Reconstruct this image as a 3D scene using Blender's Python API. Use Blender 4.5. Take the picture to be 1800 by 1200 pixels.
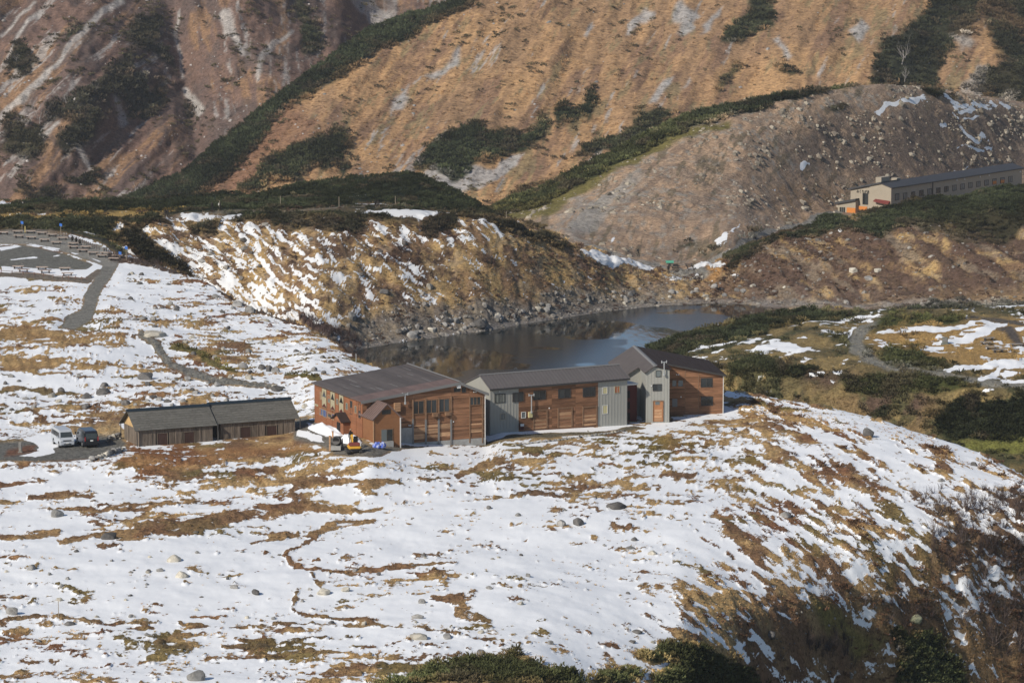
import bpy, bmesh, math, random
import numpy as np
from mathutils import Vector, Matrix, Euler

random.seed(7)
SC = bpy.context.scene
COL = SC.collection
for o in list(bpy.data.objects):
    bpy.data.objects.remove(o)

# ------------------------------------------------------------------ camera, sky, sun, exposure
F = 6125.0          # focal length in survey units per radian
HC = 75.0           # camera height above the lake (survey units)
K = 1.15            # survey unit -> metre
TILT = math.atan(850 / F)
cam = bpy.data.cameras.new('camera')
camo = bpy.data.objects.new('camera', cam)
COL.objects.link(camo)
camo.location = (0, 0, HC * K)
camo.rotation_euler = (math.pi / 2 - TILT, 0, 0)
cam.sensor_width = 36
cam.lens = F / 1800 * 36
cam.clip_start = 1
cam.clip_end = 6000
SC.camera = camo

SUN_EL = math.radians(33)
SUN_AZ = math.atan2(-0.70, -0.71)         # from the left, a little behind the camera
SUND = Vector((math.cos(SUN_EL) * math.sin(SUN_AZ), math.cos(SUN_EL) * math.cos(SUN_AZ), math.sin(SUN_EL)))
w = bpy.data.worlds.new('World')
SC.world = w
w.use_nodes = True
nt = w.node_tree
bg = nt.nodes['Background']
sky = nt.nodes.new('ShaderNodeTexSky')
sky.sky_type = 'NISHITA'
sky.sun_disc = False
sky.sun_elevation = SUN_EL
sky.sun_rotation = SUN_AZ
sky.altitude = 2400
sky.air_density = 1.0
sky.dust_density = 1.5
sky.ozone_density = 1.0
nt.links.new(sky.outputs[0], bg.inputs[0])
bg.inputs[1].default_value = 0.095
sl = bpy.data.lights.new('sun', 'SUN')
sl.energy = 4.2
sl.angle = math.radians(1.5)
sl.color = (1.0, 0.93, 0.82)
so = bpy.data.objects.new('sun', sl)
so.rotation_euler = SUND.to_track_quat('Z', 'Y').to_euler()
so.location = (0, 0, 200)
COL.objects.link(so)
vs = SC.view_settings
vs.view_transform = 'Standard'
vs.look = 'None'
vs.exposure = 0.12
vs.gamma = 1
vs.use_curve_mapping = False

# ------------------------------------------------------------------ survey geometry
_c, _s = math.cos(TILT), math.sin(TILT)

def ray(u, v):
    a = (np.asarray(u, float) - 900) / F
    b = (600 - np.asarray(v, float)) / F
    return a, _c + b * _s, -_s + b * _c

def PY(u, v, Y):
    """point seen at survey bearing (u,v) at ground distance Y (survey units) -> metres"""
    a, y, z = ray(u, v)
    return Vector((K * float(a / y * Y), K * float(Y), K * float(HC + z / y * Y)))

def PZ(u, v, z):
    a, y, zz = ray(u, v)
    t = (z - HC) / zz
    return Vector((K * float(a * t), K * float(y * t), K * z))

def PPL(u, v, o, n):
    """bearing meets the vertical plane through o with normal n"""
    a, y, z = ray(u, v)
    d = Vector((float(a), float(y), float(z)))
    c0 = Vector((0, 0, HC * K))
    t = (o - c0).dot(n) / d.dot(n)
    return c0 + d * t

# ------------------------------------------------------------------ noise
def _hash(ix, iy, seed):
    h = (ix.astype(np.int64) * 374761393 + iy.astype(np.int64) * 668265263 + seed * 974634777) & 0xFFFFFFFF
    h = ((h ^ (h >> 13)) * 1274126177) & 0xFFFFFFFF
    h = h ^ (h >> 16)
    return (h & 0xFFFFFF).astype(np.float32) / 8388607.5 - 1.0

def vnoise(x, y, seed=0):
    x0 = np.floor(x); y0 = np.floor(y)
    fx = (x - x0).astype(np.float32); fy = (y - y0).astype(np.float32)
    sx = fx * fx * fx * (fx * (fx * 6 - 15) + 10); sy = fy * fy * fy * (fy * (fy * 6 - 15) + 10)
    ix = x0.astype(np.int64); iy = y0.astype(np.int64)
    a = _hash(ix, iy, seed); b = _hash(ix + 1, iy, seed)
    c = _hash(ix, iy + 1, seed); d = _hash(ix + 1, iy + 1, seed)
    return (a + (b - a) * sx) * (1 - sy) + (c + (d - c) * sx) * sy

def fbm(x, y, octv=4, seed=0, gain=0.55):
    t = np.zeros(np.shape(x), np.float32); amp = 1.0; n = 0.0
    ca, sa = 0.8, 0.6
    for i in range(octv):
        t += amp * vnoise(x, y, seed + i * 17)
        n += amp * amp
        x, y = (ca * x - sa * y) * 2.03 + 11.3, (sa * x + ca * y) * 2.03 - 7.1
        amp *= gain
    return t / (math.sqrt(n) * 0.42)          # about unit deviation

def ss(a, b, x):
    t = np.clip((x - a) / (b - a), 0, 1)
    return t * t * (3 - 2 * t)

# ------------------------------------------------------------------ sheets of ground
def pchip(xs, ys, x):
    """xs, ys: (n, m) control values per column; x: (r,) parameter on the first axis -> (r, m)"""
    h = np.diff(xs, axis=0); d = np.diff(ys, axis=0) / h
    n = len(xs); m = np.zeros_like(ys)
    for i in range(1, n - 1):
        w1 = 2 * h[i] + h[i - 1]; w2 = h[i] + 2 * h[i - 1]
        ok = d[i - 1] * d[i] > 0
        m[i] = np.where(ok, (w1 + w2) / np.where(ok, w1 / np.where(d[i - 1] == 0, 1, d[i - 1]) + w2 / np.where(d[i] == 0, 1, d[i]), 1), 0)
    m[0] = d[0]; m[-1] = d[-1]
    out = np.zeros((len(x), ys.shape[1]))
    for k, xv in enumerate(x):
        i = min(int(np.searchsorted(xs[:, 0], xv, side='right') - 1), n - 2)
        i = max(i, 0)
        t = (xv - xs[i]) / h[i]
        out[k] = ((1 + 2 * t) * (1 - t) ** 2 * ys[i] + t * (1 - t) ** 2 * h[i] * m[i]
                  + t * t * (3 - 2 * t) * ys[i + 1] + t * t * (t - 1) * h[i] * m[i + 1])
    return out

def smooth_interp(uu, pts_u, pts_y, r):
    y = np.interp(uu, pts_u, pts_y)
    if r > 0:
        k = np.hanning(2 * r + 3)[1:-1]; k /= k.sum()
        y = np.convolve(np.pad(y, r, mode='edge'), k, mode='valid')
    return y

class Sheet:
    """loft through feature lines. a line is ('vz', [(u, v, z)...]), ('vY', [(u, v, Y)...]) or ('Yz', [(u, Y, z)...])"""
    def __init__(s, u0, u1, du, lines, rows, smooth=8):
        uu = np.arange(u0, u1 + 0.1, du)
        Ys, Zs, Vs = [], [], []
        for kind, pts in lines:
            pu = [p[0] for p in pts]
            A = smooth_interp(uu, pu, [p[1] for p in pts], smooth)
            B = smooth_interp(uu, pu, [p[2] for p in pts], smooth)
            if kind == 'vz':
                a, y, z = ray(uu, A); t = (B - HC) / z; Y = y * t; Z = B
            elif kind == 'vY':
                a, y, z = ray(uu, A); Y = B; Z = HC + z / y * Y
            else:
                Y, Z = A, B
            Ys.append(Y); Zs.append(Z)
        Ys = np.array(Ys); Zs = np.array(Zs)
        for i in range(1, len(Ys)):                      # distance always grows
            Ys[i] = np.maximum(Ys[i], Ys[i - 1] + 0.8)
        par = np.arange(len(lines))[:, None] * np.ones((1, len(uu)))
        x = np.concatenate([np.linspace(i, i + 1, r, endpoint=False) for i, r in enumerate(rows)] + [[len(lines) - 1.0]])
        s.Y = pchip(par, Ys, x); s.Z = np.zeros_like(s.Y)
        # height follows distance, shape-preserving
        for k in range(len(x)):
            pass
        s.Z = s._zy(Ys, Zs, s.Y)
        s.shape = s.Y.shape
        s.uu = uu
        s.update_uv()
        s.X = (uu - 900)[None, :] / F / (_c + (600 - s.V) / F * _s) * s.Y
        s.U = uu[None, :] * np.ones(s.shape)
        s.A = {}
    def _zy(s, Ys, Zs, Y):
        n, m = Ys.shape
        h = np.diff(Ys, axis=0); d = np.diff(Zs, axis=0) / h
        M = np.zeros_like(Ys)
        for i in range(1, n - 1):
            ok = d[i - 1] * d[i] > 0
            w1 = 2 * h[i] + h[i - 1]; w2 = h[i] + 2 * h[i - 1]
            M[i] = np.where(ok, (w1 + w2) / np.where(ok, w1 / np.where(ok, d[i - 1], 1) + w2 / np.where(ok, d[i], 1), 1), 0)
        M[0] = d[0]; M[-1] = d[-1]
        out = np.zeros_like(Y)
        cols = np.arange(m)
        for k in range(len(Y)):
            i = np.clip((Ys <= Y[k][None]).sum(0) - 1, 0, n - 2)
            H_ = h[i, cols]; t = np.clip((Y[k] - Ys[i, cols]) / H_, 0, 1)
            out[k] = ((1 + 2 * t) * (1 - t) ** 2 * Zs[i, cols] + t * (1 - t) ** 2 * H_ * M[i, cols]
                      + t * t * (3 - 2 * t) * Zs[i + 1, cols] + t * t * (t - 1) * H_ * M[i + 1, cols])
        return out
    def update_uv(s):
        q = (s.Z - HC) / s.Y                     # z/y of the ray
        # (-s + b c)/(c + b s) = q
        b = (q * _c + _s) / (_c - q * _s)
        s.V = 600 - b * F
    # world (metres)
    @property
    def wx(s): return s.X * K
    @property
    def wy(s): return s.Y * K
    def at(s, u, v):
        """ground point (metres) seen at bearing u,v on this sheet (nearest row)"""
        j = int(np.clip(round((u - s.uu[0]) / (s.uu[1] - s.uu[0])), 0, len(s.uu) - 1))
        i = int(np.argmin(np.abs(s.V[:, j] - v) + np.where(s.vis[:, j], 0, 1000)))
        return Vector((float((u - 900) / F / (_c + (600 - v) / F * _s) * s.Y[i, j] * K), float(s.Y[i, j] * K), float(s.Z[i, j] * K)))
    def ij(s, u, v):
        j = int(np.clip(round((u - s.uu[0]) / (s.uu[1] - s.uu[0])), 0, len(s.uu) - 1))
        return int(np.argmin(np.abs(s.V[:, j] - v) + np.where(s.vis[:, j], 0, 1000))), j
    def ground(s, x, y):
        """height in metres under a plan position"""
        yn = y / K
        un = 900 + x / y * F * (_c + 0.0)
        for _ in range(3):
            j = int(np.clip(round((un - s.uu[0]) / (s.uu[1] - s.uu[0])), 0, len(s.uu) - 1))
            i = int(np.argmin(np.abs(s.Y[:, j] - yn)))
            un = 900 + (x / K) / s.Y[i, j] * F * (_c + (600 - s.V[i, j]) / F * _s)
        z = np.interp(yn, s.Y[:, j], s.Z[:, j])
        return float(z * K)
    def finish_vis(s):
        q = (s.Z - HC) / s.Y
        cm = np.maximum.accumulate(q, axis=0)
        s.vis = q >= cm - 1e-4
    def build(s, name, mat, smooth=True):
        r, c = s.shape
        co = np.stack([s.X * K, s.Y * K, s.Z * K], -1).reshape(-1, 3).astype(np.float32)
        idx = np.arange(r * c).reshape(r, c)
        q = np.stack([idx[:-1, :-1], idx[:-1, 1:], idx[1:, 1:], idx[1:, :-1]], -1).reshape(-1, 4).astype(np.int32)
        me = bpy.data.meshes.new(name)
        me.vertices.add(len(co)); me.vertices.foreach_set('co', co.ravel())
        me.loops.add(q.size); me.loops.foreach_set('vertex_index', q.ravel())
        me.polygons.add(len(q)); me.polygons.foreach_set('loop_start', np.arange(0, q.size, 4, dtype=np.int32))
        me.polygons.foreach_set('use_smooth', np.ones(len(q), bool))
        me.update(calc_edges=True)
        a = me.attributes.new('gcol', 'FLOAT_COLOR', 'POINT')
        col = np.ones((r * c, 4), np.float32); col[:, :3] = s.C.reshape(-1, 3)
        a.data.foreach_set('color', col.ravel())
        a = me.attributes.new('snow', 'FLOAT', 'POINT')
        a.data.foreach_set('value', s.S.reshape(-1).astype(np.float32))
        me.materials.append(mat)
        o = bpy.data.objects.new(name, me)
        o['kind'] = 'structure'
        COL.objects.link(o)
        return o
    # ---- surface cover
    def poly(s, pts, feather=6, warp=1.0):
        """soft inside-mask of a surveyed outline"""
        pts = np.array(pts, float)
        pad = feather * 2 + 30
        m = np.zeros(s.shape, np.float32)
        sel = (s.U > pts[:, 0].min() - pad) & (s.U < pts[:, 0].max() + pad) & (s.V > pts[:, 1].min() - pad) & (s.V < pts[:, 1].max() + pad)
        if not sel.any(): return m
        x = s.U[sel] + warp * s.WU[sel]; y = s.V[sel] + warp * s.WV[sel]
        ins = np.zeros(len(x), bool); dist = np.full(len(x), 1e9)
        n = len(pts)
        for i in range(n):
            x1, y1 = pts[i]; x2, y2 = pts[(i + 1) % n]
            if y1 != y2:
                cr = ((y1 > y) != (y2 > y)) & (x < (x2 - x1) * (y - y1) / (y2 - y1) + x1)
                ins ^= cr
            dx, dy = x2 - x1, y2 - y1
            t = np.clip(((x - x1) * dx + (y - y1) * dy) / (dx * dx + dy * dy + 1e-9), 0, 1)
            dist = np.minimum(dist, np.hypot(x - x1 - t * dx, y - y1 - t * dy))
        sd = np.where(ins, dist, -dist)
        m[sel] = ss(-feather, feather, sd)
        return m
    def line(s, pts, width, k=1.0, feather=None, warp=0.6):
        """mask round a surveyed polyline; pts may carry their own half-width as third value"""
        pts = [p if len(p) == 3 else (p[0], p[1], width) for p in pts]
        P = np.array(pts, float); pad = 60
        m = np.zeros(s.shape, np.float32)
        sel = (s.U > P[:, 0].min() - pad) & (s.U < P[:, 0].max() + pad) & (s.V > P[:, 1].min() - pad) & (s.V < P[:, 1].max() + pad)
        if not sel.any(): return m
        x = s.U[sel] + warp * s.WU[sel]; y = (s.V[sel] + warp * s.WV[sel]) * k
        best = np.full(len(x), -1e9)
        for i in range(len(P) - 1):
            x1, y1, w1 = P[i]; x2, y2, w2 = P[i + 1]; y1 *= k; y2 *= k
            dx, dy = x2 - x1, y2 - y1
            t = np.clip(((x - x1) * dx + (y - y1) * dy) / (dx * dx + dy * dy + 1e-9), 0, 1)
            best = np.maximum(best, (w1 + t * (w2 - w1)) - np.hypot(x - x1 - t * dx, y - y1 - t * dy))
        f = feather if feather is not None else max(1.5, width * 0.3)
        m[sel] = ss(-f, f, best)
        return m
    def field(s, tab):
        """smooth scattered interpolation of (u, v, value) stations"""
        num = np.zeros(s.shape); den = np.zeros(s.shape)
        for u, v, val in tab:
            wgt = 1.0 / (((s.U - u) / 90) ** 2 + ((s.V - v) / 55) ** 2 + 0.15) ** 1.6
            num += wgt * val; den += wgt
        return (num / den).astype(np.float32)
    def mixc(s, col, m):
        s.C = s.C + (np.array(col, np.float32) - s.C) * m[..., None]

# ------------------------------------------------------------------ materials
MATS = {}
def mat(name, col, rough=0.8, spec=0.3, metal=0.0, var=0.0, vscale=2.0, bump=0.0, stretch=None, rnd=0.0, col2=None):
    if name in MATS: return MATS[name]
    m = bpy.data.materials.new(name); m.use_nodes = True
    n = m.node_tree.nodes; l = m.node_tree.links
    b = n['Principled BSDF']
    b.inputs['Roughness'].default_value = rough
    b.inputs['Specular IOR Level'].default_value = spec
    b.inputs['Metallic'].default_value = metal
    b.inputs['Base Color'].default_value = (*col, 1)
    if var or rnd or bump:
        tc = n.new('ShaderNodeTexCoord'); mp = n.new('ShaderNodeMapping'); nz = n.new('ShaderNodeTexNoise')
        l.new(tc.outputs['Object'], mp.inputs[0]); l.new(mp.outputs[0], nz.inputs[0])
        if stretch: mp.inputs['Scale'].default_value = stretch
        nz.inputs['Scale'].default_value = vscale; nz.inputs['Detail'].default_value = 5
        nz.inputs['Roughness'].default_value = 0.65
        oi = n.new('ShaderNodeObjectInfo')
        off = n.new('ShaderNodeVectorMath'); off.operation = 'SCALE'; off.inputs[0].default_value = (37, 91, 53)
        l.new(oi.outputs['Random'], off.inputs['Scale']); l.new(off.outputs[0], mp.inputs['Location'])
        mx = n.new('ShaderNodeMix'); mx.data_type = 'RGBA'
        c2 = col2 if col2 else tuple(c * 0.45 for c in col)
        mx.inputs['A'].default_value = (*[min(1, c * (1 + 0.25 * var)) for c in col], 1)
        mx.inputs['B'].default_value = (*c2, 1)
        mr = n.new('ShaderNodeMapRange'); mr.inputs[1].default_value = 0.42; mr.inputs[2].default_value = 0.68
        mr.inputs[3].default_value = 0; mr.inputs[4].default_value = var
        l.new(nz.outputs['Fac'], mr.inputs[0]); l.new(mr.outputs[0], mx.inputs['Factor'])
        hs = n.new('ShaderNodeHueSaturation')
        m2 = n.new('ShaderNodeMapRange'); m2.inputs[3].default_value = 1 - rnd; m2.inputs[4].default_value = 1 + rnd
        l.new(oi.outputs['Random'], m2.inputs[0]); l.new(m2.outputs[0], hs.inputs['Value'])
        l.new(mx.outputs['Result'], hs.inputs['Color']); l.new(hs.outputs[0], b.inputs['Base Color'])
        if bump:
            bp = n.new('ShaderNodeBump'); bp.inputs['Strength'].default_value = bump; bp.inputs['Distance'].default_value = 0.05
            l.new(nz.outputs['Fac'], bp.inputs['Height']); l.new(bp.outputs[0], b.inputs['Normal'])
    MATS[name] = m
    return m

def ground_material(name, scale, rel=1.0, snowcol=(0.82, 0.828, 0.838), rot=0.0, stretch=(1, 1, 1), dark=0.55):
    m = bpy.data.materials.new(name); m.use_nodes = True
    n = m.node_tree.nodes; l = m.node_tree.links
    b = n['Principled BSDF']; b.inputs['Specular IOR Level'].default_value = 0.15
    ag = n.new('ShaderNodeAttribute'); ag.attribute_name = 'gcol'
    asn = n.new('ShaderNodeAttribute'); asn.attribute_name = 'snow'
    tc = n.new('ShaderNodeTexCoord')
    mp = n.new('ShaderNodeMapping'); mp.inputs['Rotation'].default_value = (0, rot, 0); mp.inputs['Scale'].default_value = stretch
    l.new(tc.outputs['Object'], mp.inputs[0])
    def noise(sc, det, rough=0.65):
        z = n.new('ShaderNodeTexNoise'); z.inputs['Scale'].default_value = sc; z.inputs['Detail'].default_value = det
        z.inputs['Roughness'].default_value = rough; l.new(mp.outputs[0], z.inputs[0]); return z
    def math_(op, a, bb, clamp=False):
        z = n.new('ShaderNodeMath'); z.operation = op; z.use_clamp = clamp
        for i, q in enumerate((a, bb)):
            if q is None: continue
            if hasattr(q, 'links'): l.new(q, z.inputs[i])
            else: z.inputs[i].default_value = q
        return z.outputs[0]
    n1 = noise(scale, 6, 0.72); n2 = noise(scale * 3.3, 5, 0.7); n3 = noise(scale * 0.23, 4); n4 = noise(scale * 1.7 + .13, 5, 0.7)
    e = math_('SUBTRACT', n1.outputs['Fac'], 0.5)
    e2 = math_('SUBTRACT', n2.outputs['Fac'], 0.5)
    sm = math_('ADD', asn.outputs['Fac'], math_('ADD', math_('MULTIPLY', e, 2.4), math_('MULTIPLY', e2, 2.2)))
    mr = n.new('ShaderNodeMapRange'); mr.interpolation_type = 'SMOOTHSTEP'
    mr.inputs[1].default_value = -0.16; mr.inputs[2].default_value = 0.16
    l.new(sm, mr.inputs[0])
    # ground colour with fine variation
    v = math_('ADD', 1.0, math_('ADD', math_('MULTIPLY', e, 1.6), math_('MULTIPLY', e2, 2.4)))
    v = math_('MAXIMUM', v, 0.25)
    dk = n.new('ShaderNodeMapRange'); dk.interpolation_type = 'SMOOTHSTEP'; dk.inputs[1].default_value = 0.55; dk.inputs[2].default_value = 0.66
    dk.inputs[3].default_value = 1.0; dk.inputs[4].default_value = 1.0 - dark; l.new(n4.outputs['Fac'], dk.inputs[0])
    v = math_('MULTIPLY', v, dk.outputs[0])
    gm = n.new('ShaderNodeVectorMath'); gm.operation = 'SCALE'; l.new(ag.outputs['Color'], gm.inputs[0]); l.new(v, gm.inputs['Scale'])
    sc_ = n.new('ShaderNodeVectorMath'); sc_.operation = 'SCALE'; sc_.inputs[0].default_value = snowcol
    l.new(math_('ADD', 1.0, math_('ADD', math_('MULTIPLY', e, 0.12), math_('MULTIPLY', math_('SUBTRACT', n3.outputs['Fac'], 0.5), 0.1))), sc_.inputs['Scale'])
    mx = n.new('ShaderNodeMix'); mx.data_type = 'RGBA'
    l.new(mr.outputs[0], mx.inputs['Factor']); l.new(gm.outputs[0], mx.inputs['A']); l.new(sc_.outputs[0], mx.inputs['B'])
    l.new(mx.outputs['Result'], b.inputs['Base Color'])
    rg = n.new('ShaderNodeMapRange'); rg.inputs[3].default_value = 0.95; rg.inputs[4].default_value = 0.6
    l.new(mr.outputs[0], rg.inputs[0]); l.new(rg.outputs[0], b.inputs['Roughness'])
    h = math_('ADD', math_('MULTIPLY', math_('ADD', math_('MULTIPLY', e, 1.0), math_('MULTIPLY', e2, 0.6)), math_('SUBTRACT', 1.0, math_('MULTIPLY', mr.outputs[0], 0.93))), math_('MULTIPLY', mr.outputs[0], 0.10))
    bp = n.new('ShaderNodeBump'); bp.inputs['Strength'].default_value = 0.9; bp.inputs['Distance'].default_value = 0.55 * rel
    l.new(h, bp.inputs['Height']); l.new(bp.outputs[0], b.inputs['Normal'])
    return m

GOLD = (0.40, 0.255, 0.11); STRAW = (0.48, 0.34, 0.175); BROWN = (0.19, 0.11, 0.06); RED = (0.19, 0.085, 0.045)
OLIVE = (0.15, 0.125, 0.045); DARK = (0.055, 0.037, 0.024); PINE = (0.020, 0.026, 0.012); GRAVEL = (0.20, 0.19, 0.165)
SCREE = (0.27, 0.25, 0.225); TAN = (0.27, 0.19, 0.12); ORANGE = (0.37, 0.205, 0.08); ASPH = (0.14, 0.135, 0.12)

def base_cover(s, a, b, scale, seed, bias=0.0, sharp=1.0):
    n_ = fbm(s.wx * scale, s.wy * scale, 5, seed)
    m = ss(-1.1 * sharp, 1.1 * sharp, n_ + bias)
    s.C = np.array(a, np.float32) + (np.array(b, np.float32) - np.array(a, np.float32)) * m[..., None]

# ------------------------------------------------------------------ terrain
def q2v(q):
    b = (q * _c + _s) / (_c - q * _s)
    return 600 - b * F

def L(*pts):
    """(u,v,z) seen point | ('h',u,Y,z) hidden point | ('y',u,v,Y) seen point at known distance -> 'vz' line"""
    out = []
    for p in pts:
        if p[0] == 'h':
            out.append((p[1], q2v((p[3] - HC) / p[2]), p[3]))
        elif p[0] == 'y':
            a, y, z = ray(p[1], p[2]); out.append((p[1], p[2], float(HC + z / y * p[3])))
        else:
            out.append(p)
    return ('vz', out)

def LY(*pts):
    """the same, carried as bearing and distance (for slopes that cross the horizon)"""
    out = []
    for p in pts:
        if p[0] == 'h': out.append((p[1], q2v((p[3] - HC) / p[2]), p[2]))
        else: out.append((p[1], p[2], p[3]))
    return ('vY', out)

def prep(s, wu=7, wv=3.5, scale=0.12, seed=3):
    s.WU = wu * fbm(s.wx * scale, s.wy * scale * 0.6, 4, seed)
    s.WV = wv * fbm(s.wx * scale, s.wy * scale * 0.6, 4, seed + 50)
    s.S = np.full(s.shape, -3.0, np.float32)
    for k in ('pine', 'rock', 'grass', 'shrub'):
        s.A[k] = np.zeros(s.shape, np.float32)

def snow_set(s, m, val):
    s.S = s.S + (val - s.S) * m

def pine_set(s, m, col=PINE, dens=1.0):
    s.mixc(col, m); s.A['pine'] = np.maximum(s.A['pine'], m * dens)
    s.S = s.S + (-3 - s.S) * np.clip(m * 1.2, 0, 1)

# ---- 1 front plateau -----------------------------------------------------------------
front = Sheet(-220, 2020, 2.5, [
    L((-300, 1330, 15.2), (300, 1330, 15.2), (700, 1330, 15), (950, 1330, 13), (1200, 1330, 5), (1500, 1330, -5), (1800, 1330, -9), (2100, 1330, -10)),
    L((-300, 1195, 15.5), (700, 1195, 15.2), (950, 1195, 14.4), (1200, 1195, 10.5), (1350, 1195, 6), (1500, 1195, 2), (1800, 1195, -1), (2100, 1195, -2)),
    L((-300, 1050, 15.5), (900, 1050, 15.2), (1200, 1050, 14.0), (1350, 1050, 11.7), (1500, 1050, 9.2), (1800, 1050, 5.5), (2100, 1100, 2)),
    L((-300, 920, 15.6), (900, 915, 15.5), (1200, 910, 15.2), (1500, 920, 14.0), (1650, 930, 12.6), (1800, 955, 10.4), (2100, 1050, 6)),
    L(('y', -300, 792, 347), ('y', 0, 790, 347), ('y', 215, 787, 347), ('y', 380, 784, 348), ('y', 500, 778, 349.5), ('y', 530, 758, 354), ('y', 552, 741, 358),
      ('y', 600, 762, 349), ('y', 650, 782, 341), ('y', 720, 783, 346.5), ('y', 850, 782, 351), ('y', 880, 760, 356.5), ('y', 1103, 747, 363.4),
      ('y', 1157, 743, 365.5), ('y', 1271, 733, 368.5), (1350, 738, 15.9), (1500, 768, 15.8), (1640, 803, 15.2), (1800, 872, 13.8), (2100, 1000, 11)),
    L((-300, 408, 16.3), (0, 408, 16.3), (110, 410, 16.3), (170, 428, 16.3), (215, 455, 16.2), (280, 472, 16.0), (350, 492, 15.9), (440, 540, 15.8), (540, 576, 15.6), (600, 608, 15.5), (650, 640, 15.5),
      (720, 668, 15.6), (900, 690, 15.8), (1060, 686, 15.9), (1120, 676, 15.9), (1240, 676, 16.0), (1275, 689, 16.2), (1350, 699, 16.0), (1450, 716, 15.8), (1550, 744, 15.4), (1640, 771, 15.0), (1720, 802, 14.6), (1800, 842, 14.2), (2100, 960, 12)),
    L(('h', -300, 606, 15.9), ('h', 0, 606, 15.9), ('h', 150, 590, 15), ('h', 250, 545, 10), ('h', 350, 520, 4), ('h', 450, 490, 0), ('h', 560, 465, -2), ('h', 650, 440, -3), ('h', 900, 412, -3),
      ('h', 1270, 418, -3), ('h', 1450, 405, 0), ('h', 1640, 392, 1), ('h', 1800, 374, 0), ('h', 2100, 365, -2)),
], [60, 70, 64, 64, 175, 14], smooth=6)
s = front
prep(s)
U, V = s.U, s.V
base_cover(s, (0.43, 0.285, 0.13), BROWN, 0.25, 5, -0.45)
rd = ss(0.5, 1.5, fbm(s.wx * 0.14, s.wy * 0.12, 4, 91))
s.mixc(RED, rd * 0.7)
s.mixc(OLIVE, ss(0.9, 1.6, fbm(s.wx * 0.12, s.wy * 0.1, 4, 191)) * 0.7)
# how much snow lies where (0 = half covered)
cov = s.field([(0, 1180, .75), (150, 1130, .8), (300, 1150, .6), (450, 1150, .7), (300, 1040, 2.2), (100, 1010, 2.4), (600, 1100, 1.7), (900, 1050, 1.9), (850, 1000, 1.9), (1050, 1080, 2.0), (1120, 1000, 1.7),
               (700, 960, 1.7), (900, 920, 1.6), (1100, 900, 1.2), (1050, 960, 1.9), (600, 880, 1.5), (900, 860, 1.5), (100, 960, 2.3), (300, 985, 2.3), (500, 980, 2.0),
               (200, 845, 1.3), (60, 830, 1.8), (60, 900, 1.6), (300, 905, 1.4), (420, 830, -.1), (300, 820, -1.2), (500, 840, -.1), (450, 800, -1.2), (380, 870, 0.0), (560, 800, .4), (660, 815, 1.0), (750, 800, .9), (800, 830, .9),
               (950, 790, .35), (1000, 830, .5), (1100, 790, -.25), (1200, 780, -.6), (1150, 830, .1), (1250, 830, -.1), (1300, 750, -.6), (1350, 800, -.5), (1250, 880, .8), (1330, 860, .3), (1400, 740, -.2),
               (1500, 790, 1.1), (1580, 800, 1.5), (1650, 830, 1.1), (1750, 860, 1.2), (1560, 860, .6), (1450, 850, -.3), (1500, 900, -.5), (1430, 930, -.2), (1560, 930, -.2), (1650, 900, .7), (1640, 880, .9),
               (1300, 950, .5), (1350, 1000, .1), (1250, 1020, .6), (1200, 960, 1.4), (1450, 1000, -.6), (1250, 1090, -.6), (1350, 1080, -.9), (1550, 1000, -.6), (1650, 980, -1.2), (1750, 960, -.7), (1780, 900, .3), (1450, 1120, -1.6), (1600, 1100, -1.4), (1750, 1040, -.5), (1700, 1060, -.7), (1750, 1150, -1.6),
               (1200, 1150, -.6), (1100, 1150, 1.0), (1800, 1180, -1.8), (1350, 1180, -2), (700, 1170, .9), (900, 1130, 1.3),
               (50, 480, .9), (60, 520, .9), (120, 500, 1.6), (60, 560, .5), (220, 480, 2.2), (270, 510, 1.6), (330, 540, .9), (280, 560, 1.3), (420, 590, .9), (520, 620, .8), (580, 640, .9), (450, 640, .7), (600, 655, .2),
               (100, 590, -.1), (60, 610, .0), (200, 590, 1.5), (230, 630, .8), (130, 640, .3), (60, 660, .7), (330, 625, -.4), (390, 630, 0.), (150, 680, .9), (250, 680, 1.0), (400, 670, .9), (480, 680, 1.0), (350, 700, .9), (100, 705, 1.1), (200, 715, .8), (60, 730, .2), (180, 735, .0), (140, 750, -1.2), (250, 760, -1.0), (30, 750, .2)])
flank = ss(1180, 1420, U + 0.55 * (V - 800))                      # the shoulder where the slope turns down
# patch pattern: lies level on the plateau, runs down the fall line on the shoulder
nA = 0.55 * fbm(s.wx * 0.10, s.wy * 0.14, 4, 21, 0.62) + 0.85 * fbm(s.wx * 0.45, s.wy * 0.55, 4, 22, 0.75) - 1.9 * ss(1.35, 2.1, fbm(s.wx * 1.3, s.wy * 0.9, 2, 23)) * ss(-1.2, .6, fbm(s.wx * .08, s.wy * .08, 2, 24))
hh = s.Z * K + 0.2 * s.wy                                          # up the slope
al = s.wx * 0.80 - hh * 0.60; ac = s.wx * 0.60 + hh * 0.80
nB = 0.5 * fbm(ac * 0.45, al * 0.12, 5, 27, 0.65) + 1.0 * fbm(ac * 1.7, al * 0.5, 3, 28, 0.75)
nA = nA - 1.1 * ss(1.0, 1.9, fbm(s.wx * 1.9, s.wy * 1.1, 2, 26)) * (0.5 + ss(1090, 1130, V) * ss(900, 600, U))
s.S = (cov * 1.0 - .06 + (1 - flank) * nA + flank * nB * 0.95).astype(np.float32)
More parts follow.
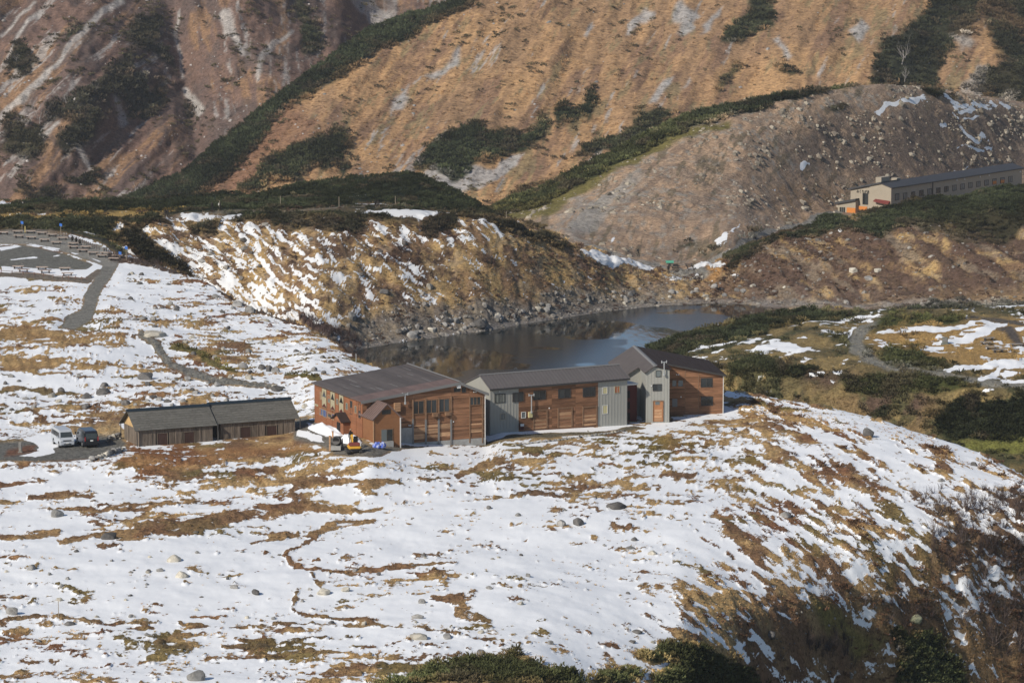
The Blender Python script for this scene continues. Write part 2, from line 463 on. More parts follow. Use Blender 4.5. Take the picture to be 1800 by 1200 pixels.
# bands and tracks free of snow
for pts, wd in [([(0, 850, 8), (60, 846, 9), (90, 850, 4)], 8), ([(65, 880, 6), (110, 874, 9), (165, 870, 6)], 8), ([(0, 885, 5), (30, 890, 3)], 4), ([(110, 898, 6), (180, 898, 9), (260, 893, 9), (345, 878, 10), (355, 876, 6)], 9),
                ([(105, 955, 9), (170, 943, 10), (250, 932, 12), (330, 930, 14), (400, 915, 14), (450, 905, 12), (520, 895, 9), (600, 893, 5), (680, 888, 3)], 10),
                ([(0, 945, 9), (60, 946, 8), (105, 938, 4)], 8), ([(530, 855, 6), (600, 852, 8), (700, 848, 7), (760, 850, 4)], 7), ([(530, 850, 5), (515, 875, 5), (520, 885, 4)], 5),
                ([(540, 935, 7), (590, 920, 12), (660, 912, 9)], 10), ([(555, 940, 6), (500, 978, 6), (520, 995, 4), (545, 1003, 4), (640, 1001, 3), (830, 992, 3)], 5),
                ([(430, 952, 4), (470, 940, 7), (510, 933, 4)], 5), ([(0, 1088, 2), (70, 1080, 5), (140, 1084, 3), (400, 1093, 3), (560, 1098, 3), (700, 1100, 3), (900, 1136, 3)], 3),
                ([(265, 1125, 6), (300, 1110, 6), (330, 1108, 3)], 5), ([(270, 1130, 4), (330, 1132, 5)], 4), ([(385, 1126, 5), (470, 1126, 5)], 4), ([(490, 1122, 3), (560, 1124, 3)], 3), ([(340, 1155, 3), (440, 1150, 6), (520, 1145, 7), (600, 1150, 3)], 5), ([(570, 1195, 10), (620, 1188, 12)], 12),
                ([(515, 1070, 5), (520, 1035, 4)], 4), ([(520, 1075, 4), (600, 1085, 7), (665, 1095, 8)], 6), ([(755, 1052, 5), (800, 1060, 14), (815, 1090, 16), (860, 1105, 8)], 10), ([(550, 1010, 4), (572, 1035, 4)], 4),
                ([(805, 845, 7), (840, 828, 8), (880, 815, 5)], 7), ([(900, 872, 3), (1010, 872, 5)], 4), ([(0, 590, 8), (80, 590, 10)], 9), ([(0, 682, 4), (60, 680, 5), (130, 688, 3)], 4)]:
    m = s.line(pts, wd, k=1.25, feather=3, warp=0.9)
    s.S = s.S + (-1.25 + .75 * nA - s.S) * m
    s.mixc(BROWN if wd > 4 else (0.12, 0.085, 0.055), m * 0.55)
for pts in [[(0, 575), (70, 570), (150, 585), (205, 590), (215, 605), (140, 612), (60, 610), (0, 620)], [(0, 620), (80, 628), (190, 648), (140, 665), (60, 655), (0, 650)], [(250, 668), (330, 675), (300, 685), (240, 682)], [(320, 625), (350, 610), (400, 640), (350, 640)]]:
    m = s.poly(pts, 7, 1.6); s.S = s.S + (-.75 + .9 * nA - s.S) * m; s.mixc(GOLD, m * 0.6)
# rust-coloured sedge and straw below the sheds and round the yard
m = s.poly([(0, 812), (60, 812), (170, 812), (215, 796), (380, 786), (520, 784), (575, 790), (500, 802), (400, 812), (330, 828), (240, 838), (180, 815), (60, 822), (0, 815)], 8)
s.S = s.S + (-0.9 + 0.7 * nA - s.S) * m; s.mixc((0.30, 0.14, 0.055), m * 0.6)
m = s.poly([(230, 790), (330, 786), (360, 800), (300, 820), (240, 812)], 8); s.mixc((0.19, 0.08, 0.035), m * 0.8)
m = s.poly([(120, 756), (215, 745), (216, 786), (195, 795), (140, 762)], 5); snow_set(s, m, -2); s.mixc(STRAW, m * 0.6)
m = s.poly([(0, 760), (40, 755), (70, 760), (30, 790), (0, 790)], 5); snow_set(s, m, 0.2)
# yard: gravel, with a drift of snow beside the vans
yard = s.poly([(-40, 812), (60, 812), (160, 808), (205, 798), (222, 780), (210, 768), (110, 766), (60, 772), (-40, 778)], 4, 0.4)
snow_set(s, yard, -3); s.mixc(ASPH, yard)
m = s.poly([(40, 772), (70, 765), (135, 767), (130, 777), (92, 788), (98, 796), (60, 803), (24, 800), (52, 795), (68, 787), (58, 778)], 2, 0.3); snow_set(s, m, 2)
m = s.poly([(0, 802), (25, 795), (65, 792), (60, 785), (45, 782), (15, 786), (8, 795)], 3); snow_set(s, m, -2); s.mixc((0.16, 0.08, 0.05), m)
# worked ground round the lodge
m = s.poly([(520, 742), (556, 735), (600, 760), (655, 784), (760, 786), (700, 796), (640, 802), (590, 800), (560, 782), (515, 778)], 4); snow_set(s, m, -2.5); s.mixc((0.17, 0.155, 0.13), m)
m = s.poly([(543, 741), (560, 748), (604, 758), (603, 766), (572, 768), (545, 754)], 3, 0.3); snow_set(s, m, 2.5)
m = s.poly([(525, 752), (555, 762), (572, 776), (545, 778), (520, 770)], 3); snow_set(s, m, 1.0)
m = s.poly([(860, 762), (1000, 752), (1100, 745), (1120, 752), (1040, 757), (950, 764), (880, 778), (860, 780)], 3, 0.4); snow_set(s, m, 2.0)
m = s.poly([(850, 782), (900, 772), (960, 764), (1060, 756), (1110, 752), (1130, 758), (1040, 764), (980, 772), (900, 780), (860, 785)], 3); snow_set(s, m, -2.0); s.mixc((0.13, 0.115, 0.08), m)
m = s.poly([(1180, 735), (1280, 731), (1300, 738), (1240, 742), (1180, 741)], 3); snow_set(s, m, 1.2)
m = s.poly([(1275, 700), (1300, 715), (1320, 740), (1290, 732), (1272, 725)], 4); snow_set(s, m, 1.2)
m = s.line([(1285, 694, 5), (1380, 712, 6), (1450, 722, 4), (1530, 748, 7), (1640, 775, 5), (1720, 800, 4)], 5, k=1.2); snow_set(s, m, 1.3)
m = s.line([(1390, 722, 5), (1480, 738, 8), (1560, 756, 10), (1640, 776, 5)], 8, k=1.2); snow_set(s, m, 1.0)
m = s.poly([(1300, 700), (1360, 712), (1420, 720), (1350, 716)], 3); snow_set(s, m, -2); s.mixc(OLIVE, m)
# bottom right bank: dark, rusty, mossy
bank = ss(-60, 140, (V - 1010) * 0.9 + (U - 1480) * 0.42) * ss(1180, 1350, U)
s.mixc((0.14, 0.078, 0.045), bank * 0.6); s.mixc(DARK, bank * ss(0.3, 1.1, fbm(ac * 0.3, al * 0.12, 4, 77)) * 0.8)
m = s.poly([(1430, 1040), (1470, 1060), (1530, 1110), (1560, 1140), (1500, 1140), (1450, 1090)], 14); s.mixc((0.2, 0.17, 0.05), m * 0.8); snow_set(s, m, -2)
# green turf near the crest
for pts in [[(1140, 775), (1300, 790), (1370, 815), (1300, 820), (1220, 800)], [(1020, 770), (1130, 765), (1180, 790), (1100, 800)], [(1260, 850), (1330, 860), (1330, 870)]]:
    s.mixc((0.17, 0.125, 0.035), s.poly(pts, 10) * 0.8)
# stone paths on the left
PATHS_F = [([(40, 413, 6), (100, 424, 8), (150, 440, 8), (200, 462, 10), (185, 480, 12), (172, 500, 12), (160, 530, 11), (150, 555, 12), (125, 568, 13), (110, 575, 4)], 1.0),
           ([(250, 592, 6), (270, 600, 7), (285, 620, 7), (298, 640, 7), (330, 652, 8), (380, 668, 9), (430, 676, 8), (480, 682, 4)], 1.2)]
for pts, k in PATHS_F:
    m = s.line(pts, 8, k=k, feather=2, warp=0.25); snow_set(s, m, -3); s.mixc(GRAVEL, m)
m = s.poly([(-60, 408), (60, 407), (110, 412), (170, 432), (216, 455), (208, 466), (196, 470), (120, 446), (60, 430), (-60, 424)], 2, 0.2); snow_set(s, m, -3); s.mixc((0.25, 0.235, 0.205), m)
m = s.poly([(-60, 434), (40, 430), (100, 444), (150, 458), (165, 464), (155, 474), (60, 472), (-60, 470)], 2.5, 0.3); snow_set(s, m, -3); s.mixc((0.15, 0.145, 0.125), m)
for pts in [[(36, 423), (80, 433), (107, 438), (100, 440), (50, 428)], [(112, 441), (140, 447), (130, 448)], [(143, 448), (185, 460), (175, 460)], [(15, 457), (60, 451), (75, 453), (20, 459)], [(0, 434), (30, 430), (40, 433), (0, 441)], [(88, 451), (112, 451), (100, 448)]]:
    m = s.poly(pts, 1.5, 0.2); snow_set(s, m, 1.5)
m = s.poly([(0, 468), (60, 470), (150, 474), (165, 465), (182, 470), (165, 484), (60, 484), (0, 476)], 2.5, 0.3); snow_set(s, m, 2)
m = s.line([(0, 482, 5), (60, 484, 6), (150, 494, 6), (172, 478, 5)], 5, k=1.2, feather=2, warp=0.2); snow_set(s, m, -2); s.mixc((0.17, 0.14, 0.11), m)
# pines
for pts in [[(690, 1215), (720, 1180), (790, 1172), (900, 1168), (960, 1178), (1000, 1188), (1020, 1215)], [(1010, 1188), (1050, 1172), (1100, 1168), (1115, 1178), (1090, 1190), (1040, 1196)], [(1110, 1148), (1170, 1136), (1230, 1150), (1290, 1165), (1340, 1185), (1360, 1225), (1120, 1225), (1150, 1185), (1200, 1170)],
            [(640, 1215), (690, 1195), (740, 1200), (740, 1220)], [(860, 1168), (880, 1158), (900, 1165)]]:
    pine_set(s, s.poly(pts, 7, 1.8), (0.065, 0.072, 0.03), 0.9)
pine_set(s, s.poly([(1560, 1125), (1600, 1118), (1650, 1135), (1690, 1160), (1710, 1225), (1570, 1225), (1580, 1170)], 6, 1.0))
m = s.poly([(215, 452), (280, 470), (350, 490), (300, 478), (240, 458)], 5); s.A['shrub'] = np.maximum(s.A['shrub'], m); s.mixc(DARK, m * .8)
m = s.line([(200, 452, 6), (280, 468, 8), (355, 492, 6), (450, 540, 4), (540, 574, 5), (600, 606, 7), (648, 638, 7)], 6, k=1.3); s.A['shrub'] = np.maximum(s.A['shrub'], m); s.mixc((0.08, 0.055, 0.045), m * .8); snow_set(s, m * 0.7, -1.5)
m = s.line([(300, 605, 5), (345, 618, 6), (380, 640, 6), (420, 652, 5)], 5, k=1.3); s.mixc(OLIVE, m); snow_set(s, m, -2); s.A['pine'] = np.maximum(s.A['pine'], m * .4)
m = s.line([(510, 655, 4), (560, 664, 5)], 5, k=1.3); s.mixc(OLIVE, m); snow_set(s, m, -2); s.A['pine'] = np.maximum(s.A['pine'], m * .4)
# shrubs at right
for pts in [[(1600, 870), (1700, 865), (1800, 870), (1820, 940), (1700, 920), (1640, 910)], [(1620, 960), (1700, 930), (1820, 950), (1820, 1020), (1700, 1010), (1640, 990)], [(1710, 1040), (1820, 1060), (1820, 1160), (1730, 1150)], [(1410, 1120), (1490, 1105), (1500, 1150), (1430, 1160)], [(1540, 1060), (1640, 1070), (1620, 1110), (1560, 1100)]]:
    m = s.poly(pts, 14); s.A['shrub'] = np.maximum(s.A['shrub'], m * 0.8); s.mixc((0.11, 0.07, 0.05), m * 0.5); s.S -= m * 0.35
m = s.poly([(-220, 398), (60, 400), (120, 400), (175, 415), (228, 445), (215, 452), (170, 426), (110, 408), (-220, 405)], 2, .2); s.mixc((0.05, 0.047, 0.026), m); snow_set(s, m, -2); s.A['pine'] = np.maximum(s.A['pine'], m * .6)
m = s.poly([(118, 412), (132, 413), (170, 432), (160, 431)], 2, .3); snow_set(s, m, 1.3)
# relief
rel = 0.18 * fbm(s.wx * 0.05, s.wy * 0.05, 3, 41) + 0.035 * fbm(s.wx * 0.3, s.wy * 0.3, 4, 43)
calm = np.maximum.reduce([yard, s.poly([(-60, 406), (60, 405), (170, 428), (220, 455), (200, 500), (160, 590), (100, 580), (140, 490), (-60, 490)], 10, 0),
                          s.poly([(205, 800), (205, 725), (540, 720), (560, 660), (860, 660), (1290, 680), (1290, 750), (900, 792), (650, 810), (520, 800)], 12, 0)])
rel *= 1 - 0.85 * calm
bare = ss(0.3, -0.5, s.S) * (1 - calm)
rel += bare * (0.12 + 0.10 * fbm(s.wx * 0.9, s.wy * 0.9, 3, 47))
rel += bank * (0.35 * fbm(s.wx * 0.45, s.wy * 0.45, 4, 49))
s.Z = s.Z + rel / K
s.A['grass'] = np.maximum(bare, .38 * ss(1.6, 0.1, s.S)) * (1 - np.clip(s.A['pine'], 0, 1)) * (1 - np.clip(calm, 0, 1) * .9)
s.A['rock'] = (1 - calm) * (0.15 + 0.8 * bank * ss(-.3, .8, fbm(s.wx * .3, s.wy * .3, 3, 81)) + 0.8 * s.poly([(440, 640), (500, 625), (600, 640), (610, 655), (450, 655)], 10))
s.update_uv(); s.finish_vis()

# ---- 2 banks of the lake ---------------------------------------------------------------
bankS = Sheet(-220, 2020, 2.5, [
    L(('h', -300, 528, 11), ('h', 0, 528, 11), ('h', 150, 522, 8), ('h', 250, 505, 3), ('h', 350, 500, 0), ('h', 450, 492, -3), ('h', 560, 485, -4), ('h', 640, 500, -4), ('h', 850, 525, -4), ('h', 1060, 550, -4), ('h', 1240, 560, -4), ('h', 1350, 545, -2), ('h', 1450, 520, 0.8), ('h', 1800, 520, 0.5), ('h', 2100, 520, 0.5)),
    L((-300, 445, 14), (0, 440, 14), (150, 455, 12), (250, 500, 8), (350, 545, 4), (450, 590, 1), (560, 632, 0), (640, 612, 0), (700, 602, 0), (800, 588, 0), (850, 582, 0), (960, 563, 0), (1060, 548, 0), (1150, 538, 0), (1240, 533, 0), (1300, 534, 0), (1400, 538, .3), (1500, 542, 1), (1650, 544, 2), (1800, 545, 2.5), (2100, 545, 3)),
    L((-300, 398, 16.5), (0, 398, 16.5), (200, 396, 16.5), (240, 394, 16.5), (300, 390, 16.8), (400, 384, 17), (500, 380, 17), (700, 378, 17), (850, 386, 15.7), (900, 394, 14.6), (950, 408, 12.8), (1000, 430, 10.3), (1060, 450, 7.8), (1100, 459, 5.8), (1150, 472, 4), (1190, 487, 2.7), (1235, 484, 2.8), (1280, 462, 4.8), (1320, 446, 6.2), (1380, 425, 8.1), (1480, 403, 9.7), (1560, 388, 10.8), (1650, 372, 12.0), (1800, 345, 13.6), (2100, 310, 15)),
    L((-300, 366, 16.8), (0, 366, 16.8), (300, 362, 17), (500, 358, 17.3), (700, 356, 17.5), (800, 366, 16.5), (870, 386, 14.9), ('h', 920, 592, 13.5), ('h', 950, 592, 12.4), ('h', 1000, 596, 9.8), ('h', 1060, 605, 7.2), ('h', 1100, 608, 5.0), ('h', 1150, 609, 3.4), ('h', 1190, 606, 2.6), ('h', 1235, 606, 2.7), ('h', 1280, 616, 4.6), ('h', 1380, 625, 8.0), ('h', 1480, 633, 10.0), ('h', 1650, 645, 12.0), ('h', 1800, 657, 13.5), ('h', 2100, 670, 14.5)),
    L((-300, 366, 16.0), (0, 366, 16.0), (300, 360, 16.6), (400, 352, 17), ('y', 450, 345, 618), ('y', 520, 332, 620), ('y', 600, 320, 620), ('y', 680, 307, 620), ('y', 740, 307, 620), ('y', 780, 325, 618), ('y', 830, 354, 614), ('y', 870, 383, 606), ('h', 920, 606, 12), ('h', 1000, 604, 8.5), ('h', 1100, 613, 3.5), ('h', 1190, 611, 2.3), ('h', 1280, 626, 3.5), ('h', 1480, 650, 6), ('h', 1800, 680, 8), ('h', 2100, 700, 9)),
    L(('h', -300, 690, 6), ('h', 400, 690, 6), ('h', 700, 660, 6), ('h', 900, 645, 4), ('h', 1000, 625, 3), ('h', 1190, 625, 0), ('h', 1480, 680, 1), ('h', 1800, 720, 2), ('h', 2100, 740, 2)),
    L(('h', -300, 780, -25), ('h', 700, 730, -25), ('h', 1000, 700, -20), ('h', 1190, 680, -15), ('h', 1480, 740, -20), ('h', 2100, 800, -20)),
], [12, 92, 22, 26, 14, 8], smooth=6)
s = bankS
prep(s, 7, 4, 0.11, 13)
U, V = s.U, s.V
base_cover(s, (0.42, 0.28, 0.125), (0.22, 0.135, 0.075), 0.3, 15, -0.45)
s.mixc((0.30, 0.26, 0.21), ss(0.3, 1.3, fbm(s.wx * .4, s.wy * .2 + s.Z * .5, 4, 19, .7)) * .3)
hh = s.Z * K + 0.15 * s.wy
al = s.wx * 0.82 - hh * 0.57; ac = s.wx * 0.57 + hh * 0.82
nst = fbm(ac * 0.45, al * 0.2, 5, 61)
s.mixc((0.105, 0.065, 0.05), ss(0.5, 1.3, fbm(s.wx * 0.3, s.wy * 0.15 + s.Z * .5, 5, 66, .68)) * 0.8)
right = ss(1180, 1330, U)
s.mixc((0.10, 0.062, 0.046), right * ss(-1.3, 0.1, nst) * 0.92)
s.mixc((0.12, 0.072, 0.05), s.poly([(480, 400), (640, 396), (800, 400), (930, 425), (1000, 455), (900, 470), (760, 455), (600, 440)], 22, 2) * ss(-.9, .5, nst) * .75)
s.mixc((0.22, 0.17, 0.12), right * ss(0.9, 1.5, fbm(ac * 0.35, al * 0.09, 5, 67)) * 0.8)
s.mixc(GOLD, right * ss(500, 540, V) * ss(1500, 1750, U) * 0.6)
cov = s.field([(230, 410, 1.0), (270, 430, .7), (350, 440, .7), (330, 480, 1.0), (420, 500, .9), (460, 540, .6), (520, 560, .4), (400, 470, .5), (300, 400, .2), (450, 430, .25), (520, 410, .1), (500, 470, .3), (560, 500, -.2), (600, 540, -.2), (560, 600, -.6), (620, 460, -.6), (650, 400, .7), (720, 385, 1.1), (780, 395, .3), (880, 390, .9), (700, 440, -.6), (760, 430, -1.1), (640, 500, -.4), (700, 540, -.8), (650, 590, -1.5), (800, 450, -1.7), (850, 520, -1.6), (900, 430, -1.2), (950, 480, -1.8), (900, 560, -2.2), (1050, 520, -2.5), (1030, 470, -1.6), (1200, 500, -2.5), (1300, 480, -2.4), (1500, 450, -2.4), (1700, 450, -2.6), (1600, 520, -2.6), (150, 440, -1)])
nS = 0.4 * fbm(ac * 0.28, al * 0.10, 4, 71, 0.65) + 1.15 * fbm(ac * 2.0, al * 0.42, 3, 72, 0.8) - .6
s.S = (cov + nS * 0.95).astype(np.float32)
flat = ss(388, 376, V + 4 * fbm(s.wx * .1, s.wy * .1, 3, 5)) * ss(1000, 850, U)
pm = flat * ss(-0.9, -0.2, fbm(s.wx * 0.05, s.wy * 0.09, 4, 73) + 0.3 + ss(360, 350, V))
snow_set(s, flat, -2.5); s.mixc((0.09, 0.07, 0.04), flat)
pine_set(s, pm, dens=1.0)
m = s.poly([(-60, 378), (0, 378), (60, 374), (160, 374), (240, 370), (330, 366), (320, 372), (250, 378), (150, 384), (60, 386), (-60, 388)], 2.5, 0.5); s.mixc((0.36, 0.24, 0.08), m); s.A['pine'] *= 1 - m; s.A['grass'] = np.maximum(s.A['grass'], m)
for pts in [[(170, 376), (235, 371), (235, 373), (180, 378)], [(600, 346), (640, 344), (640, 348), (602, 349)], [(615, 361), (720, 362), (720, 365), (620, 365)], [(620, 372), (760, 371), (850, 379), (860, 386), (760, 382), (640, 380)], [(330, 380), (420, 375), (425, 384), (340, 392)], [(478, 372), (515, 373), (510, 379), (480, 378)], [(60, 372), (80, 370), (72, 374)], [(195, 392), (225, 396), (215, 402), (200, 400)], [(490, 336), (498, 334), (496, 339)], [(550, 351), (562, 350), (560, 353)]]:
    m = s.poly(pts, 2.5, 0.6); snow_set(s, m, 1.2); s.A['pine'] *= 1 - m
pine_set(s, s.poly([(-220, 388), (150, 386), (262, 383), (300, 390), (250, 398), (205, 394), (190, 408), (215, 440), (190, 425), (120, 414), (-220, 414)], 4, .5), (0.04, 0.042, 0.022), .9)
# trail on top of the bank and dark shrubs under the crest
m = s.line([(270, 384), (450, 373), (660, 366), (760, 367)], 2.5, k=1.5, warp=0.2); s.mixc((0.2, 0.17, 0.13), m * .7); s.A['pine'] *= 1 - m
for pts in [[(330, 394), (390, 382), (395, 402), (345, 406)], [(450, 378), (530, 376), (560, 396), (480, 398)], [(540, 378), (640, 378), (645, 400), (590, 408)], [(755, 382), (810, 382), (800, 410), (770, 412)], [(860, 380), (905, 392), (960, 410), (1005, 428), (990, 436), (930, 415), (870, 398)], [(210, 398), (240, 420), (280, 452), (340, 480), (360, 494), (280, 478), (230, 450), (200, 420)]]:
    pine_set(s, s.poly(pts, 6, 1.2), (0.04, 0.035, 0.024), 0.75)
m = s.poly([(500, 430), (700, 400), (860, 420), (930, 450), (860, 480), (650, 470)], 30); m = m * ss(0.1, 1.0, nst); s.A['shrub'] = np.maximum(s.A['shrub'], m * .5); s.mixc((0.09, 0.05, 0.035), m * .7)
m = s.line([(540, 565, 12), (600, 600, 14), (640, 625, 12)], 12); s.A['shrub'] = np.maximum(s.A['shrub'], m); s.mixc((0.07, 0.045, 0.04), m)
# snow tongues near the saddle
for pts in [[(1015, 430), (1060, 440), (1100, 455), (1160, 468), (1165, 474), (1110, 466), (1080, 470), (1050, 458), (1030, 448)], [(1178, 492), (1195, 488), (1200, 495), (1190, 499)], [(1212, 484), (1222, 482), (1218, 488)], [(1283, 476), (1300, 476), (1303, 481), (1286, 481)], [(1200, 478), (1200, 468), (1235, 460), (1270, 456), (1275, 462), (1255, 472), (1235, 474)], [(1395, 404), (1420, 402), (1415, 411), (1400, 412)], [(1465, 402), (1490, 398), (1492, 404), (1470, 408)]]:
    m = s.poly(pts, 2, 0.4); snow_set(s, m, 2)
m = s.poly([(1225, 470), (1275, 452), (1282, 462), (1250, 492), (1225, 490)], 5); s.mixc(ORANGE, m * .9)
m = s.poly([(1168, 468), (1225, 468), (1250, 478), (1228, 490), (1195, 490), (1172, 480)], 3, .3); s.mixc((0.20, 0.19, 0.17), m)
# pines of the right-hand crest
pine_set(s, s.poly([(1278, 470), (1290, 446), (1340, 420), (1420, 396), (1480, 378), (1600, 350), (1820, 310), (1830, 360), (1760, 400), (1680, 392), (1600, 402), (1540, 410), (1480, 398), (1420, 420), (1360, 424), (1310, 450)], 6, 1.3))
pine_set(s, s.poly([(1610, 400), (1700, 372), (1800, 360), (1820, 400), (1740, 420), (1660, 418)], 10, 2), (0.04, 0.035, 0.018), .6)
pine_set(s, s.poly([(1540, 552), (1640, 535), (1820, 528), (1820, 560), (1540, 560)], 4, .6), dens=.8)
# stones along the water
shore = ss(1, 0, ss(1100, 1250, U) * .75) * ss(42, 6, np.abs(V - np.interp(U, [560, 640, 700, 850, 960, 1060, 1240, 1400, 1800], [625, 596, 580, 560, 545, 535, 522, 525, 530])) + 6 * nst)
s.mixc((0.20, 0.18, 0.155), shore * 0.75); s.S -= shore * 0.4
wet = ss(12, 0, np.abs(V - np.interp(U, [640, 700, 850, 960, 1060, 1240, 1400], [610, 600, 580, 561, 546, 531, 535])))
s.mixc((0.24, 0.22, 0.2), wet * 0.8)
s.A['rock'] = np.clip(0.10 + shore * 0.9 + 0.2 * right, 0, 1) * (1 - flat) * (1 - np.clip(s.A['pine'], 0, 1))
rel = 0.25 * fbm(s.wx * 0.07, s.wy * 0.07, 3, 141) + 0.28 * fbm(ac * 0.4, al * 0.15, 4, 143) * (1 - flat) + 0.15 * fbm(s.wx * .7, s.wy * .7, 3, 145) * (1 - flat)
rel *= ss(0.0, 1.5, s.Z)
bare = ss(0.3, -0.5, s.S)
s.A['grass'] = np.maximum(s.A['grass'], bare * (1 - np.clip(s.A['pine'] * 1.5, 0, 1)) * (1 - shore * .7))
s.Z = s.Z + rel / K
s.update_uv(); s.finish_vis()

# ---- 3 knoll right of the lodge --------------------------------------------------------
knoll = Sheet(1040, 2020, 2.5, [
    L(('h', 1040, 412, -4), ('h', 1200, 402, -2), ('h', 1300, 395, 0), ('h', 1500, 388, 1.5), ('h', 1640, 380, 1.5), ('h', 1800, 366, 0), ('h', 2100, 360, -2)),
    L(('h', 1040, 425, -3.5), ('h', 1130, 432, 0), (1200, 690, 7), (1280, 705, 7), (1450, 738, 6.4), (1640, 782, 4.8), (1800, 800, 4.2), (2100, 830, 3)),
    L(('h', 1040, 445, -3), ('h', 1130, 455, 3.5), (1200, 640, 10), (1300, 650, 11), (1400, 648, 11.6), (1500, 640, 12), (1650, 662, 11.5), (1800, 682, 11), (2100, 700, 10.5)),
    L(('h', 1040, 470, -3), ('h', 1100, 475, 1), (1135, 612, 5), (1180, 594, 8.2), (1250, 574, 10.4), (1330, 556, 11.6), (1450, 548, 12.2), (1600, 548, 12.4), (1800, 544, 12.6), (2100, 542, 12.6)),
    L(('h', 1040, 480, -4), ('h', 1130, 502, -3), ('h', 1250, 508, -3), ('h', 1350, 512, -2), ('h', 1450, 525, 0.5), ('h', 2100, 530, 1)),
], [20, 60, 60, 10], smooth=8)
s = knoll
prep(s, 6, 3, 0.12, 23)
U, V = s.U, s.V
base_cover(s, (0.24, 0.175, 0.075), (0.12, 0.095, 0.045), 0.2, 25, -0.1)
s.mixc((0.05, 0.055, 0.026), ss(.4, 1.1, fbm(s.wx * .2, s.wy * .15, 5, 26, .68)) * .8)
s.A['pine'] = .16 * ss(.7, 1.2, fbm(s.wx * .2, s.wy * .15, 5, 26, .68))
s.mixc((0.34, 0.215, 0.08), s.poly([(1520, 590), (1600, 572), (1740, 565), (1830, 560), (1830, 660), (1700, 640), (1600, 625), (1540, 620)], 12))
s.mixc((0.10, 0.065, 0.045), s.poly([(1280, 650), (1400, 640), (1560, 665), (1640, 700), (1600, 760), (1450, 740), (1300, 700)], 20) * ss(-1.2, .5, fbm(s.wx * .15, s.wy * .2, 4, 31)))
s.mixc((0.20, 0.135, 0.065), s.poly([(1450, 690), (1560, 680), (1660, 720), (1640, 770), (1500, 745)], 18) * ss(-0.5, .9, fbm(s.wx * .15, s.wy * .2, 4, 32)))
nS = fbm(s.wx * 0.14, s.wy * 0.12, 5, 33, 0.6)
cov = s.field([(1320, 660, -2.6), (1380, 672, -2.6), (1300, 690, -2.6), (1280, 670, -2.6), (1250, 600, -.5), (1400, 600, -.3), (1450, 620, -.5), (1380, 570, -.5), (1350, 640, -.6), (1520, 600, -.5), (1300, 620, -.8), (1600, 590, -.9), (1650, 640, -.5), (1780, 590, -.4), (1780, 640, -.1), (1700, 620, -.9), (1500, 680, -2.2), (1600, 700, -2.5), (1400, 700, -2.2), (1700, 720, -2.5), (1800, 700, -2.2), (1600, 760, -2.6)])
s.S = (cov * 1.2 - .1 + .5 * nS + .8 * fbm(s.wx * .45, s.wy * .5, 3, 34, .7)).astype(np.float32)
for pts in [[(1210, 612), (1215, 604), (1260, 596), (1300, 592), (1295, 600), (1240, 608)], [(1418, 650), (1445, 646), (1448, 653), (1420, 660)], [(1355, 556), (1370, 550), (1372, 554)], [(1345, 606), (1380, 598), (1440, 610), (1380, 616)], [(1397, 567), (1430, 560), (1490, 556), (1500, 560), (1430, 566)], [(1490, 556), (1540, 556), (1520, 560)]]:
    m = s.poly(pts, 2.5, .7); snow_set(s, m, 1.2)
PATH_K = [(1560, 564, 6), (1520, 575, 9), (1502, 592, 12), (1508, 612, 12), (1525, 628, 10), (1570, 645, 9), (1620, 655, 9), (1690, 665, 7), (1830, 676, 6)]
m = s.line(PATH_K, 8, k=1.3, feather=3.5, warp=.4); m2 = s.line([(a - 7, b - 1, c) for a, b, c in PATH_K], 8, k=1.3, feather=3.5, warp=.4)
snow_set(s, m2 * ss(-0.5, .3, nS + .4), 1.2)
snow_set(s, m, -2.5); s.mixc((0.21, 0.20, 0.17), m)
for pts in [[(1535, 584, 3), (1600, 582, 5), (1660, 580, 6), (1710, 570, 5)], [(1640, 604, 5), (1700, 596, 7), (1740, 585, 7), (1765, 574, 7), (1730, 566, 4)], [(1555, 618, 4), (1610, 616, 6), (1650, 612, 4)], [(1670, 652, 5), (1720, 644, 6), (1800, 637, 7), (1830, 632, 7)], [(1735, 562, 3), (1800, 570, 3), (1830, 575, 4)], [(1790, 604, 7), (1830, 618, 8)], [(1730, 665, 4), (1755, 655, 6), (1760, 650, 3)], [(1770, 665, 5), (1830, 668, 5)], [(1780, 586, 3), (1830, 583, 4)]]:
    m = s.line(pts, 6, k=1.4, feather=2, warp=.6); snow_set(s, m, 1.8)
m = s.poly([(1755, 580), (1780, 576), (1800, 600), (1830, 612), (1830, 618), (1780, 598)], 3, .3); snow_set(s, m, -2); s.mixc((0.09, 0.075, 0.065), m)
m = s.line([(1705, 559, 3), (1750, 563, 5), (1800, 573, 5)], 4, k=1.4, feather=2); snow_set(s, m, -2); s.mixc((0.1, 0.085, 0.07), m)
